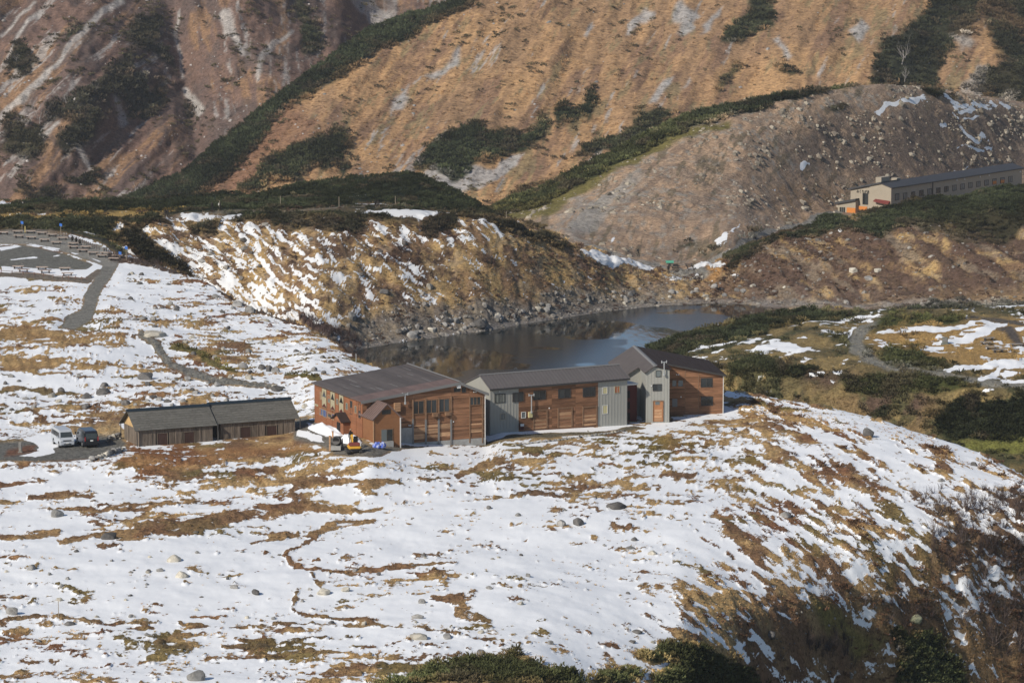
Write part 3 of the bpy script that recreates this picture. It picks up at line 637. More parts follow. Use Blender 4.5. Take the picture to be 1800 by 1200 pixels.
# pines and bamboo grass
for pts, c, d in [([(1125, 625), (1140, 606), (1200, 584), (1260, 566), (1320, 548), (1420, 538), (1500, 548), (1520, 556), (1440, 558), (1380, 566), (1340, 580), (1300, 590), (1250, 596), (1210, 606), (1200, 625), (1270, 650), (1200, 660), (1130, 650)], PINE, 1.0),
                  ([(1280, 640), (1340, 632), (1420, 642), (1400, 660), (1320, 655), (1280, 670), (1270, 690)], (0.04, 0.045, 0.018), .75),
                  ([(1470, 660), (1560, 655), (1650, 665), (1720, 675), (1640, 690), (1560, 690), (1490, 678)], (0.055, 0.06, 0.02), .55),
                  ([(1640, 745), (1700, 700), (1760, 690), (1840, 690), (1840, 770), (1740, 778), (1680, 772)], PINE, 1.0),
                  ([(1660, 720), (1710, 690), (1740, 680), (1720, 700), (1670, 735)], PINE, .9),
                  ([(1545, 625), (1600, 622), (1640, 632), (1690, 646), (1640, 652), (1580, 645), (1550, 636)], (0.05, 0.055, 0.018), .6),
                  ([(1530, 585), (1580, 560), (1650, 552), (1690, 558), (1640, 570), (1600, 576)], (0.06, 0.065, 0.02), .55),
                  ([(1270, 693), (1330, 698), (1450, 718), (1560, 750), (1640, 778), (1600, 780), (1480, 752), (1380, 725)], (0.05, 0.055, 0.02), .6),
                  ([(1530, 722), (1560, 706), (1560, 722)], PINE, .7)]:
    pine_set(s, s.poly(pts, 5, 1.5), c, d)
m = s.poly([(1680, 775), (1840, 765), (1840, 795), (1700, 790)], 5); s.mixc((0.13, 0.13, 0.035), m); s.A['pine'] *= 1 - m
s.Z = s.Z + (0.3 * fbm(s.wx * .06, s.wy * .06, 3, 241) + .12 * fbm(s.wx * .4, s.wy * .4, 4, 243)) * ss(470, 440, 0 * U + 450) / K
bare = ss(0.3, -0.5, s.S)
s.A['grass'] = bare * (1 - np.clip(s.A['pine'] * 1.5, 0, 1)); s.A['rock'] = 0.04 + 0 * U
s.update_uv(); s.finish_vis()

# ---- 4 stony hill behind the far inn -----------------------------------------------------
hill = Sheet(780, 2020, 2.5, [
    L(('h', 780, 600, 0), ('h', 1000, 603, 2), ('h', 1190, 606, 1.5), ('h', 1300, 622, 2), ('h', 1500, 645, 3), ('h', 1800, 685, 4), ('h', 2100, 715, 5)),
    L(('h', 780, 640, 2), ('h', 880, 640, 6.5), (1000, 434, 6.0), (1100, 455, 4.0), (1190, 472, 2.7), (1240, 466, 3.0), (1280, 447, 4.8), (1320, 429, 4.9), (1400, 403, 3.9), (1480, 391, 3.4), (1567, 379, 3.8), (1800, 346, 4.8), (2100, 305, 7)),
    L(('h', 780, 650, 3), ('h', 880, 665, 6.5), ('h', 1000, 652, 9.2), ('h', 1100, 652, 9), ('h', 1190, 655, 8.2), ('h', 1300, 664, 8.5), ('h', 1400, 688, 4.8), ('h', 1480, 706, 3.6), ('h', 1567, 718, 4.0), ('h', 1800, 774, 5.0), ('h', 2100, 800, 7)),
    L(('h', 780, 675, 4), ('y', 880, 366, 690), ('y', 950, 337, 692), ('y', 1000, 312, 697), ('y', 1100, 260, 706), ('y', 1200, 210, 716), ('y', 1300, 187, 724), ('y', 1400, 164, 734), ('y', 1500, 150, 746), ('y', 1600, 152, 762), ('y', 1700, 168, 780), ('y', 1800, 184, 805), ('y', 2100, 215, 830)),
    L(('h', 780, 700, -5), ('h', 1000, 740, 5), ('h', 1200, 760, 12), ('h', 1500, 800, 15), ('h', 1800, 850, 10), ('h', 2100, 880, 5)),
    L(('h', 780, 780, -28), ('h', 1000, 800, -28), ('h', 1500, 880, -28), ('h', 2100, 930, -28)),
], [8, 20, 140, 10, 6], smooth=8)
s = hill
prep(s, 8, 5, 0.08, 33)
U, V = s.U, s.V
base_cover(s, (0.42, 0.285, 0.185), (0.31, 0.225, 0.16), 0.2, 35, 0.0)
dg_ = fbm(s.wx * .35 - s.Z * K * .75, s.wx * .06 + s.Z * K * .13, 4, 351, .7)
s.mixc((0.20, 0.14, 0.10), ss(.2, 1.2, dg_) * .6)
fine = fbm(s.wx * 0.6, s.wy * 0.6, 4, 36)
s.mixc((0.30, 0.27, 0.23), ss(0.7, 1.6, fine) * 0.8)
s.mixc((0.15, 0.12, 0.075), ss(0.7, 1.3, fbm(s.wx * 0.5 - s.Z * .6, s.wx * .12 + s.Z * 0.3, 4, 37, .7)) * 0.75)
s.mixc((0.17, 0.125, 0.095), s.poly([(1380, 260), (1450, 200), (1520, 200), (1560, 215), (1680, 190), (1830, 180), (1830, 320), (1500, 330), (1460, 300)], 22, 1.5) * ss(-1.3, .2, fine + .5))
s.mixc((0.34, 0.21, 0.11), s.poly([(1350, 330), (1420, 300), (1500, 320), (1480, 370), (1380, 380)], 20, 1.5) * ss(-.3, .9, fine) * .8)
s.mixc((0.33, 0.305, 0.27), s.poly([(975, 400), (1010, 362), (1080, 322), (1120, 310), (1090, 360), (1040, 405), (1000, 420)], 14, 1.5) * ss(-.9, .4, dg_ + .3) * .85)
s.mixc((0.16, 0.135, 0.045), s.line([(870, 385, 16), (960, 355, 22), (1040, 312, 16), (1100, 275, 14), (1180, 238, 8), (1280, 215, 6)], 15))
strip = s.line([(850, 372, 20), (930, 352, 15), (1000, 322, 15), (1060, 290, 14), (1120, 255, 12), (1200, 216, 10), (1290, 192, 6), (1360, 176, 5), (1420, 165, 4), (1500, 151, 3)], 12)
pine_set(s, strip * ss(-1.1, -.3, fbm(s.wx * .1, s.wy * .1, 3, 39) + .3), (0.05, 0.055, 0.02), .8)
m = s.line([(1215, 205, 4), (1310, 190, 6), (1420, 165, 4)], 5); pine_set(s, m, PINE, .7)
for pts in [[(1255, 445), (1290, 432), (1340, 415), (1330, 424), (1280, 440), (1240, 452)], [(1130, 205), (1140, 190), (1170, 192)], [(1620, 165), (1680, 160), (1690, 175), (1640, 178)], [(1440, 195), (1475, 190), (1470, 200)], [(1200, 440), (1240, 425), (1230, 436)]]:
    pine_set(s, s.poly(pts, 4, 1), PINE, .7)
for pts in [[(1520, 212), (1545, 195), (1580, 188), (1600, 180), (1640, 178), (1655, 198), (1630, 190), (1600, 198), (1560, 202), (1535, 216)], [(1655, 155), (1700, 170), (1768, 180), (1765, 192), (1720, 190), (1700, 200), (1680, 185)], [(1605, 160), (1630, 153), (1632, 160)], [(1408, 296), (1414, 282), (1436, 274), (1430, 290), (1415, 300)], [(1380, 318), (1386, 305), (1394, 304), (1384, 325)], [(1360, 336), (1372, 332), (1370, 338)],
            [(1268, 430), (1280, 412), (1300, 400), (1302, 408), (1285, 424), (1275, 432)], [(1276, 438), (1296, 430), (1285, 440)], [(1320, 385), (1332, 375), (1326, 388)], [(1070, 424), (1085, 416), (1090, 418), (1075, 426)], [(1698, 262), (1745, 258), (1740, 268), (1705, 268)], [(1650, 225), (1690, 235), (1680, 240)], [(1690, 205), (1740, 200), (1700, 215)], [(1200, 470), (1235, 460), (1275, 456), (1262, 466), (1230, 474)], [(1140, 358), (1148, 354), (1146, 360)], [(1660, 300), (1800, 294), (1800, 300)], [(1700, 215), (1730, 240), (1750, 262), (1735, 255), (1705, 232)]]:
    m = s.poly(pts, 4, 1.3); snow_set(s, m, .75 + .9 * fbm(s.wx * .5, s.wy * .12 + s.Z * .8, 4, 344, .75)); s.A['pine'] *= 1 - m
m = s.line([(1225, 468), (1270, 448), (1320, 424), (1400, 392), (1480, 372)], 5, warp=.3); s.mixc((0.24, 0.225, 0.2), m)
m = s.line([(1030, 436), (1100, 456), (1165, 468)], 4, warp=.2); s.mixc((0.24, 0.225, 0.2), m)
s.A['rock'] = np.clip(0.35 + 0.4 * ss(0, 1, fine) + .5 * s.poly([(1430, 250), (1450, 190), (1560, 170), (1700, 160), (1830, 190), (1830, 300), (1560, 290)], 20), 0, 1) * (1 - np.clip(strip * 1.5, 0, 1))
led = s.poly([(1440, 395), (1480, 360), (1560, 345), (1830, 310), (1830, 350), (1560, 380)], 10, 0)
s.A['rock'] *= (1 - led) * ss(.3, -.5, s.S)
s.A['grass'] = 0.15 * ss(.3, 1, fbm(s.wx * 0.16, s.wy * 0.3, 5, 37))
s.Z = s.Z + (1 - led) * (0.35 * fbm(s.wx * .06, s.wy * .06, 4, 341) + .07 * fbm(s.wx * .5, s.wy * .12 + s.Z * .6, 4, 343)) / K
s.update_uv(); s.finish_vis()

# ---- 5 golden mountain slope -------------------------------------------------------------
RID = [('y', -100, 470, 905), ('y', 150, 392, 915), ('y', 215, 356, 925), ('y', 330, 304, 940), ('y', 440, 216, 960), ('y', 560, 128, 985), ('y', 640, 68, 1000), ('y', 700, 38, 1008), ('y', 800, 2, 1015), ('y', 900, -80, 1040), ('y', 1200, -290, 1110), ('y', 1500, -350, 1130), ('y', 2100, -330, 1130)]
V1 = [(-100, 500), (150, 440), (215, 425), (440, 395), (800, 385), (2100, 385)]
def v1(u): return float(np.interp(u, [a for a, b in V1], [b for a, b in V1]))
golden = Sheet(0, 2060, 3.0, [
    LY(('h', -100, 840, -26), ('h', 2100, 840, -26)),
    LY(*[('y', a, b, 890) for a, b in V1]),
    LY(*[('y', p[1], 0.5 * (v1(p[1]) + p[2]), 0.5 * (890 + p[3]) - 4) for p in RID]),
    LY(*RID),
    LY(('h', -100, 990, -50), ('h', 215, 1000, -50), ('h', 560, 1060, -15), ('h', 800, 1090, 20), ('h', 1200, 1200, 55), ('h', 2100, 1220, 55)),
    LY(('h', -100, 1100, -60), ('h', 560, 1130, -60), ('h', 800, 1160, -50), ('h', 2100, 1350, -30)),
], [8, 110, 130, 8, 4], smooth=8)
s = golden
prep(s, 14, 12, 0.045, 43)
U, V = s.U, s.V
# fall line runs towards the camera and a little left
ac = s.wx * 0.78 - s.Z * K * 0.62; al = s.wx * 0.62 + s.Z * K * 0.78
st = fbm(ac * 0.16, al * 0.045, 5, 46, .7)
base_cover(s, (0.375, 0.228, 0.115), (0.29, 0.18, 0.10), 0.05, 45, 0.0)
s.mixc((0.175, 0.105, 0.072), ss(0.2, 1.5, st) * .7)
s.mixc((0.44, 0.265, 0.13), ss(0.2, 1.4, fbm(ac * 0.12, al * 0.05, 5, 47)) * .6)
s.mixc((0.19, 0.16, 0.085), ss(0.9, 1.6, fbm(ac * 0.3, al * 0.12, 5, 48, .7)) * .6)
s.mixc((0.33, 0.315, 0.30), ss(1.75, 2.3, fbm(ac * 0.3, al * 0.08, 5, 49, .65)) * .7)
s.mixc((0.17, 0.085, 0.06), s.poly([(340, 340), (400, 260), (470, 200), (530, 210), (480, 280), (430, 345)], 30, 1.3) * .7)
for pts in [[(1110, 78), (1125, 55), (1150, 35), (1165, 38), (1140, 65), (1118, 80)], [(1190, 68), (1200, 30), (1222, 8), (1232, 18), (1215, 45), (1198, 70)], [(1160, 180), (1175, 150), (1195, 138), (1192, 155), (1172, 182)], [(1358, 72), (1368, 66), (1388, 95), (1380, 103)], [(1225, 60), (1250, 25), (1262, 5), (1265, 15), (1245, 50)], [(1035, 42), (1050, 20), (1058, 22), (1042, 46)], [(760, 295), (800, 275), (830, 290), (900, 248), (905, 270), (860, 320), (800, 340), (770, 330)], [(690, 200), (705, 170), (720, 140), (712, 185)], [(1600, 40), (1640, 20), (1650, 60), (1610, 60)], [(1500, 75), (1530, 40), (1540, 60), (1510, 90)], [(1215, 155), (1225, 140), (1230, 142)], [(740, 130), (770, 105), (800, 85), (790, 100), (750, 135)], [(640, 120), (660, 85), (668, 84), (650, 115)]]:
    s.mixc((0.34, 0.33, 0.32), s.poly(pts, 4, .8) * .85)
ridge_px = np.interp(U, [215, 330, 440, 560, 640, 700, 800, 900], [356, 304, 216, 128, 68, 38, 2, -80])
wdt = np.interp(U, [200, 260, 330, 420, 520, 640, 720, 800, 900], [34, 46, 38, 46, 40, 52, 38, 34, 30])
m = ss(-8, 8, wdt - (V + .8 * s.WV - ridge_px)) * ss(960, 900, U)
pine_set(s, m, (0.026, 0.034, 0.016), .9)
for pts, c in [([(430, 340), (480, 285), (575, 228), (590, 260), (572, 300), (520, 345)], (0.035, 0.04, 0.018)), ([(590, 290), (600, 270), (610, 290), (600, 310)], PINE), ([(738, 296), (765, 262), (800, 240), (850, 228), (945, 200), (945, 218), (880, 252), (850, 262), (838, 300), (815, 306), (790, 285)], (0.028, 0.036, 0.016)), ([(955, 226), (965, 205), (1010, 198), (1045, 178), (1050, 196), (1015, 228), (975, 222)], PINE),
               ([(995, 278), (1000, 262), (1060, 240), (1100, 222), (1180, 190), (1195, 206), (1110, 252), (1020, 282)], (0.04, 0.042, 0.02)), ([(1270, 76), (1272, 45), (1320, 5), (1330, -20), (1365, -20), (1362, 42), (1330, 55), (1300, 75)], (0.035, 0.038, 0.02)), ([(1352, 128), (1368, 114), (1384, 122), (1372, 138)], PINE), ([(1290, 160), (1300, 110), (1312, 120), (1300, 165)], (0.09, 0.075, 0.035)),
               ([(1535, 160), (1548, 100), (1575, 55), (1600, 30), (1650, 5), (1720, -20), (1850, -30), (1850, 175), (1790, 165), (1760, 110), (1710, 60), (1670, 65), (1660, 150)], (0.03, 0.032, 0.018)), ([(1710, 165), (1720, 120), (1760, 100), (1800, 120), (1800, 180)], (0.04, 0.035, 0.02)), ([(905, 345), (980, 305), (1000, 285), (960, 335), (915, 360)], (0.12, 0.085, 0.04))]:
    pine_set(s, s.poly(pts, 6, .9), c, .85)
s.mixc((0.13, 0.075, 0.045), s.poly([(1670, 60), (1720, 30), (1830, 20), (1830, 100), (1760, 70)], 15) * .8)
for pts in [[(1705, 160), (1712, 130), (1730, 105), (1735, 120), (1722, 165)], [(1660, 70), (1680, 62), (1700, 80), (1690, 85)], [(1755, 178), (1770, 155), (1790, 160), (1785, 180)]]:
    s.mixc((0.34, 0.30, 0.26), s.poly(pts, 4, .8) * .9)
rel = 1.3 * fbm(ac * 0.035, al * 0.012, 4, 441) + 0.35 * fbm(ac * .2, al * .1, 4, 443)
rel += 5.0 * np.exp(-(((U - 1560) + (V - 60) * .5) / 55.) ** 2)
s.Z = s.Z + rel / K * 0.6; s.Y = s.Y - rel / K * 0.9
s.A['rock'] = 0.05 + 0.5 * ss(1.3, 2.0, fbm(ac * 0.2, al * 0.05, 5, 49))
s.A['grass'] = (1 - np.clip(s.A['pine'], 0, 1)) * .25
s.update_uv(); s.finish_vis()

# ---- 6 shaded mountain at the left ---------------------------------------------------------
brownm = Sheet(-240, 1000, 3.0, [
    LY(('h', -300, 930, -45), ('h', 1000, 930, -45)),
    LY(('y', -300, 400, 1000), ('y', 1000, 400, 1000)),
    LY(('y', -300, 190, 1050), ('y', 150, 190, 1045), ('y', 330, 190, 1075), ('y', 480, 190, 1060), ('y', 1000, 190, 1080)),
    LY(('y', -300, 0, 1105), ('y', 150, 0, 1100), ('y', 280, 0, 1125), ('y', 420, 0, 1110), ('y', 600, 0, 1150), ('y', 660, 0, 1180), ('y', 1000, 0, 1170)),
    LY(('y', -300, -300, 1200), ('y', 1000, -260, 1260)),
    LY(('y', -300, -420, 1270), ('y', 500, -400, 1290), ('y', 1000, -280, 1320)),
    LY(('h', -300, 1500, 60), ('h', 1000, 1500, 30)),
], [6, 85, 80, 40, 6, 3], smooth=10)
s = brownm
prep(s, 12, 12, 0.045, 53)
U, V = s.U, s.V
acL = s.wx * 0.8 + s.Z * K * -0.75; alL = s.Z * K * .8 + s.wx * .6     # left half: streaks fall to the left
acR = s.wx * 0.95 + s.Z * K * 0.22; alR = s.Z * K
t = ss(260, 380, U)
n1 = (1 - t) * fbm(acL * .16, alL * .04, 5, 56, .68) + t * fbm(acR * .16, alR * .04, 5, 57, .68)
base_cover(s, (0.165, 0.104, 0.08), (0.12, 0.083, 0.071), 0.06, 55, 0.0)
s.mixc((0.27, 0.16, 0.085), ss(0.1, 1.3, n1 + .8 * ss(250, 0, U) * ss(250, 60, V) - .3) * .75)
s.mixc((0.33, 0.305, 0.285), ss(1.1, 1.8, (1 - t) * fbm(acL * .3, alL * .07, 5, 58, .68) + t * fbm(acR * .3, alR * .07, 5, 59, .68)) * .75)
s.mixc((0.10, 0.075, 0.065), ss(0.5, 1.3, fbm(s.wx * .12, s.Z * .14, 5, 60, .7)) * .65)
for pts, wd in [([(205, 0, 7), (150, 50, 6), (100, 110, 5), (50, 165, 6), (10, 215, 7), (0, 240, 5)], 6), ([(70, 15, 5), (40, 60, 4), (10, 110, 3)], 4), ([(105, 225, 3), (60, 265, 5), (40, 285, 4)], 4), ([(310, 10, 4), (315, 60, 3), (325, 120, 3)], 3), ([(400, 20, 6), (410, 70, 6), (425, 110, 4)], 6), ([(515, 60, 4), (480, 90, 4), (455, 125, 4), (448, 145, 3)], 4), ([(335, 140, 6), (345, 180, 6), (350, 210, 8)], 7), ([(640, 0, 20), (660, 15, 14), (650, 34, 5)], 15), ([(205, 170, 6), (215, 205, 5)], 5), ([(130, 255, 5), (160, 290, 4)], 4), ([(0, 60, 3), (60, 0, 3)], 3)]:
    s.mixc((0.38, 0.355, 0.33), s.line(pts, wd, feather=3, warp=.5) * .8)
for pts, c in [([(225, 30), (270, 20), (290, 60), (280, 100), (310, 100), (320, 120), (290, 128), (240, 110), (215, 95), (230, 65)], (0.04, 0.035, 0.026)), ([(130, 180), (190, 150), (230, 145), (300, 165), (295, 185), (250, 195), (210, 180), (140, 215), (80, 220)], (0.04, 0.035, 0.026)), ([(110, 240), (170, 200), (190, 205), (150, 245), (110, 275), (95, 265)], (0.04, 0.037, 0.024)), ([(95, 65), (120, 48), (130, 58), (105, 76)], PINE), ([(0, 140), (35, 95), (45, 110), (20, 145)], (0.04, 0.038, 0.02)), ([(20, 235), (60, 230), (80, 255), (50, 290), (10, 290)], (0.05, 0.042, 0.024)), ([(110, 305), (160, 288), (175, 300), (140, 312)], PINE), ([(40, 350), (80, 330), (110, 352), (80, 370)], (0.045, 0.04, 0.024)),
               ([(525, -10), (550, -10), (570, 40), (592, 50), (590, 80), (555, 98), (545, 50)], (0.045, 0.05, 0.026)), ([(140, 0), (150, -10), (160, 8)], PINE), ([(325, 150), (335, 180), (340, 215), (330, 215)], (0.03, 0.026, 0.022)), ([(200, 120), (235, 115), (230, 140), (190, 150)], (0.05, 0.042, 0.03))]:
    pine_set(s, s.poly(pts, 7, 1.1), c, .7)
gul = 5.0 * np.exp(-((U - np.interp(V, [0, 100, 200, 300], [300, 318, 338, 350])) / 22.) ** 2) + 3.0 * np.exp(-((U - np.interp(V, [0, 140, 260], [30, -40, -90])) / 20.) ** 2)
rel = 1.6 * ((1 - t) * fbm(acL * .05, alL * .012, 4, 541) + t * fbm(acR * .05, alR * .012, 4, 542)) + .45 * fbm(s.wx * .2, s.Z * .25, 4, 543) - gul
s.Z = s.Z + rel / K * .5; s.Y = s.Y - rel / K * 1.0
s.A['rock'] = 0.05 + 0 * U
s.A['grass'] = .15 * (1 - np.clip(s.A['pine'], 0, 1))
s.update_uv(); s.finish_vis()

G_FRONT = ground_material('moor_ground', 1.0, 0.5)
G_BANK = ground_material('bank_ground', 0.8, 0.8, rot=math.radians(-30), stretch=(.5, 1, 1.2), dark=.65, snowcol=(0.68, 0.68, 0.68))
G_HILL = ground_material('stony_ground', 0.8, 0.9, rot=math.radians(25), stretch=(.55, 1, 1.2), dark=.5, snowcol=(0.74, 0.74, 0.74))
G_MTN = ground_material('mountain_ground', 0.5, 1.1, rot=math.radians(50), stretch=(.5, 1, 1.2), dark=.5)
front.build('snowy_plateau', G_FRONT)
bankS.build('lake_bank', G_BANK)
knoll.build('grassy_knoll', G_FRONT)
hill.build('stony_hill', G_HILL)
golden.build('golden_mountain', G_MTN)
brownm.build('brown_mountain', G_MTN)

# ---- lake ----------------------------------------------------------------------------------
me = bpy.data.meshes.new('lake'); bm = bmesh.new()
far = [(u, float(np.interp(u, [480, 560, 640, 700, 800, 850, 960, 1060, 1150, 1240, 1300, 1400, 1500], [600, 628, 608, 598, 584, 578, 559, 544, 534, 529, 530, 534, 540]))) for u in range(500, 1440, 20)]
vs_ = [bm.verts.new(PZ(u, v, 0)) for u, v in far]
nearv = [(1420, 520), (1300, 480), (1200, 430), (1050, 400), (900, 400), (720, 405), (600, 440), (520, 465)]
vs_ += [bm.verts.new((K * (u - 900) / F * Y * 1.005, K * Y, 0)) for u, Y in nearv]
bm.faces.new(vs_); bmesh.ops.triangulate(bm, faces=bm.faces[:]); bm.normal_update()
for f in bm.faces:
    if f.normal.z < 0: f.normal_flip()
bm.to_mesh(me); bm.free()
m = bpy.data.materials.new('lake_water'); m.use_nodes = True
n = m.node_tree.nodes; l = m.node_tree.links; b = n['Principled BSDF']
b.inputs['Base Color'].default_value = (0.012, 0.016, 0.017, 1); b.inputs['Roughness'].default_value = 0.06; b.inputs['IOR'].default_value = 1.33
tc = n.new('ShaderNodeTexCoord'); mp = n.new('ShaderNodeMapping'); mp.inputs['Scale'].default_value = (0.5, 0.12, 1)
nz = n.new('ShaderNodeTexNoise'); nz.inputs['Scale'].default_value = 1.6; nz.inputs['Detail'].default_value = 4
l.new(tc.outputs['Object'], mp.inputs[0]); l.new(mp.outputs[0], nz.inputs[0])
bp = n.new('ShaderNodeBump'); bp.inputs['Strength'].default_value = 0.5; bp.inputs['Distance'].default_value = 0.035
l.new(nz.outputs['Fac'], bp.inputs['Height']); l.new(bp.outputs[0], b.inputs['Normal'])
n2 = n.new('ShaderNodeTexNoise'); n2.inputs['Scale'].default_value = 0.03; n2.inputs['Detail'].default_value = 3
l.new(tc.outputs['Object'], n2.inputs[0])
mr = n.new('ShaderNodeMapRange'); mr.inputs[1].default_value = .49; mr.inputs[2].default_value = .505; mr.inputs[3].default_value = .05; mr.inputs[4].default_value = .2
l.new(n2.outputs['Fac'], mr.inputs[0]); l.new(mr.outputs[0], b.inputs['Roughness'])
me.materials.append(m)
lake = bpy.data.objects.new('lake', me); lake['kind'] = 'structure'; COL.objects.link(lake)

# ------------------------------------------------------------------ scattered cover (uncountable): instances on points
def link_mesh(name, verts, faces, mat_, smooth=False):
    me = bpy.data.meshes.new(name)
    me.from_pydata([tuple(v) for v in verts], [], faces)
    me.materials.append(mat_)
    if smooth:
        me.polygons.foreach_set('use_smooth', [True] * len(me.polygons))
    me.update()
    return me

def tint_material(name, rough, lo, hi, transl=0.0, grey=None):
    m = bpy.data.materials.new(name); m.use_nodes = True
    n = m.node_tree.nodes; l = m.node_tree.links; b = n['Principled BSDF']
    b.inputs['Roughness'].default_value = rough; b.inputs['Specular IOR Level'].default_value = 0.1
    at = n.new('ShaderNodeAttribute'); at.attribute_type = 'INSTANCER'; at.attribute_name = 'tint'
    oi = n.new('ShaderNodeObjectInfo')
    mr = n.new('ShaderNodeMapRange'); mr.inputs[3].default_value = lo; mr.inputs[4].default_value = hi
    l.new(oi.outputs['Random'], mr.inputs[0])
    sc = n.new('ShaderNodeVectorMath'); sc.operation = 'SCALE'
    l.new(at.outputs['Color'], sc.inputs[0]); l.new(mr.outputs[0], sc.inputs['Scale'])
    l.new(sc.outputs[0], b.inputs['Base Color'])
    return m

M_TUFT = tint_material('dry_grass_blades', 0.9, 0.7, 1.35)
M_NEEDLE = tint_material('pine_needles', 0.7, 0.6, 1.5)
M_STONE_I = tint_material('loose_stone', 0.9, 0.6, 1.4)
M_TWIG_I = tint_material('bare_twigs', 0.9, 0.7, 1.3)

rng = np.random.default_rng(5)

def rock_mesh(seed, sub, mat_, flat=0.7, rough=0.28):
    r = random.Random(seed)
    bm = bmesh.new(); bmesh.ops.create_icosphere(bm, subdivisions=sub, radius=0.5)
    planes = [(Vector((r.uniform(-1, 1), r.uniform(-1, 1), r.uniform(-.3, 1))).normalized(), r.uniform(.30, .44)) for _ in range(7)]
    o = Vector((r.uniform(0, 50), r.uniform(0, 50), r.uniform(0, 50)))
    from mathutils import noise as mn
    for v in bm.verts:
        p = v.co.copy()
        p *= 1 + rough * mn.noise(p * 2.2 + o) + 0.4 * rough * mn.noise(p * 5 + o)
        for nn, d in planes:                         # broken facets
            e = p.dot(nn) - d
            if e > 0: p -= nn * e * 0.85
        v.co = Vector((p.x * r.uniform(.98, 1.02), p.y, p.z * flat))
    sx = r.uniform(.8, 1.0)
    for v in bm.verts: v.co.y *= sx
    me = bpy.data.meshes.new('rock'); bm.to_mesh(me); bm.free(); me.materials.append(mat_)
    return me

def pine_mesh(seed, n=26):
    r = random.Random(seed); vs, fs = [], []
    for i in range(n):
        a = r.uniform(0, 6.283); q = math.sqrt(r.random()) * .62
        base = Vector((q * math.cos(a), q * math.sin(a), 0.25 * (1 - q) + r.uniform(-.05, .25)))
        d = Vector((math.cos(a) * q * 1.3 + r.uniform(-.25, .25), math.sin(a) * q * 1.3 + r.uniform(-.25, .25), r.uniform(.55, 1.0))).normalized()
        Ln = r.uniform(.28, .5)
        for k in range(5):
            e = (d + Vector((r.uniform(-.6, .6), r.uniform(-.6, .6), r.uniform(-.3, .3)))).normalized()
            p = base + d * Ln * r.uniform(0, .6)
            sd = e.cross(Vector((r.uniform(-1, 1), r.uniform(-1, 1), r.uniform(-1, 1)))).normalized() * r.uniform(.05, .085)
            i0 = len(vs); vs += [p - sd, p + sd, p + e * Ln * .75]; fs.append((i0, i0 + 1, i0 + 2))
    return link_mesh('pine_sprigs', vs, fs, M_NEEDLE)

def tuft_mesh(seed, n=14):
    r = random.Random(seed); vs, fs = [], []
    for i in range(n):
        a = r.uniform(0, 6.283); q = r.uniform(0, .35)
        p = Vector((q * math.cos(a), q * math.sin(a), -.05)); e = Vector((math.cos(a) * .5 + r.uniform(-.3, .3), math.sin(a) * .5 + r.uniform(-.3, .3), r.uniform(.35, .8)))
        sd = Vector((-math.sin(a), math.cos(a), 0)) * r.uniform(.05, .1); i0 = len(vs)
        vs += [p - sd, p + sd, p + e * r.uniform(.6, 1.0)]; fs.append((i0, i0 + 1, i0 + 2))
    return link_mesh('grass_blades', vs, fs, M_TUFT)

def twig_mesh(seed, mat_, n=16, thick=.022, spread=.6):
    """bare shrub: branching thin three-sided stems, unit height"""
    r = random.Random(seed); vs, fs = [], []
    def stem(p, d, ln, th, depth):
        segs = 3; prev = None
        for k in range(segs + 1):
            t = th * (1 - .75 * k / segs)
            ax = d.cross(Vector((0, 0, 1))); ax = ax.normalized() if ax.length > .01 else Vector((1, 0, 0)); ay = d.cross(ax).normalized()
            ring = []
            for q in range(3):
                an = q * 2.094; ring.append(len(vs)); vs.append(p + (ax * math.cos(an) + ay * math.sin(an)) * t)
            if prev: fs.extend([(prev[q], prev[(q + 1) % 3], ring[(q + 1) % 3], ring[q]) for q in range(3)])
            prev = ring
            if k < segs:
                p = p + d * ln / segs; d = (d + Vector((r.uniform(-.22, .22), r.uniform(-.22, .22), .12))).normalized()
                if depth and k >= 0:
                    for _ in range(2 if depth > 1 else 1):
                        e = (d + Vector((r.uniform(-.8, .8), r.uniform(-.8, .8), r.uniform(-.1, .5)))).normalized(); stem(p.copy(), e, ln * r.uniform(.4, .6), t * .6, depth - 1)
    for i in range(n):
        a = r.uniform(0, 6.283); sp = r.uniform(.1, 1) * spread
        stem(Vector((r.uniform(-.12, .12), r.uniform(-.12, .12), -.05)), Vector((math.cos(a) * sp, math.sin(a) * sp, r.uniform(.6, 1))).normalized(), r.uniform(.55, .95), thick, 1)
    return link_mesh('twigs', vs, fs, mat_)

def proto(me):
    return bpy.data.objects.new(me.name, me)       # used as instance geometry only

ROCKP = [proto(rock_mesh(100 + i, 1, M_STONE_I, .62 + .1 * (i % 3))) for i in range(5)]
PINEP = [proto(pine_mesh(200 + i)) for i in range(4)]
TUFTP = [proto(tuft_mesh(300 + i)) for i in range(4)]
TWIGP = [proto(twig_mesh(400 + i, M_TWIG_I, 9, .02)) for i in range(3)]

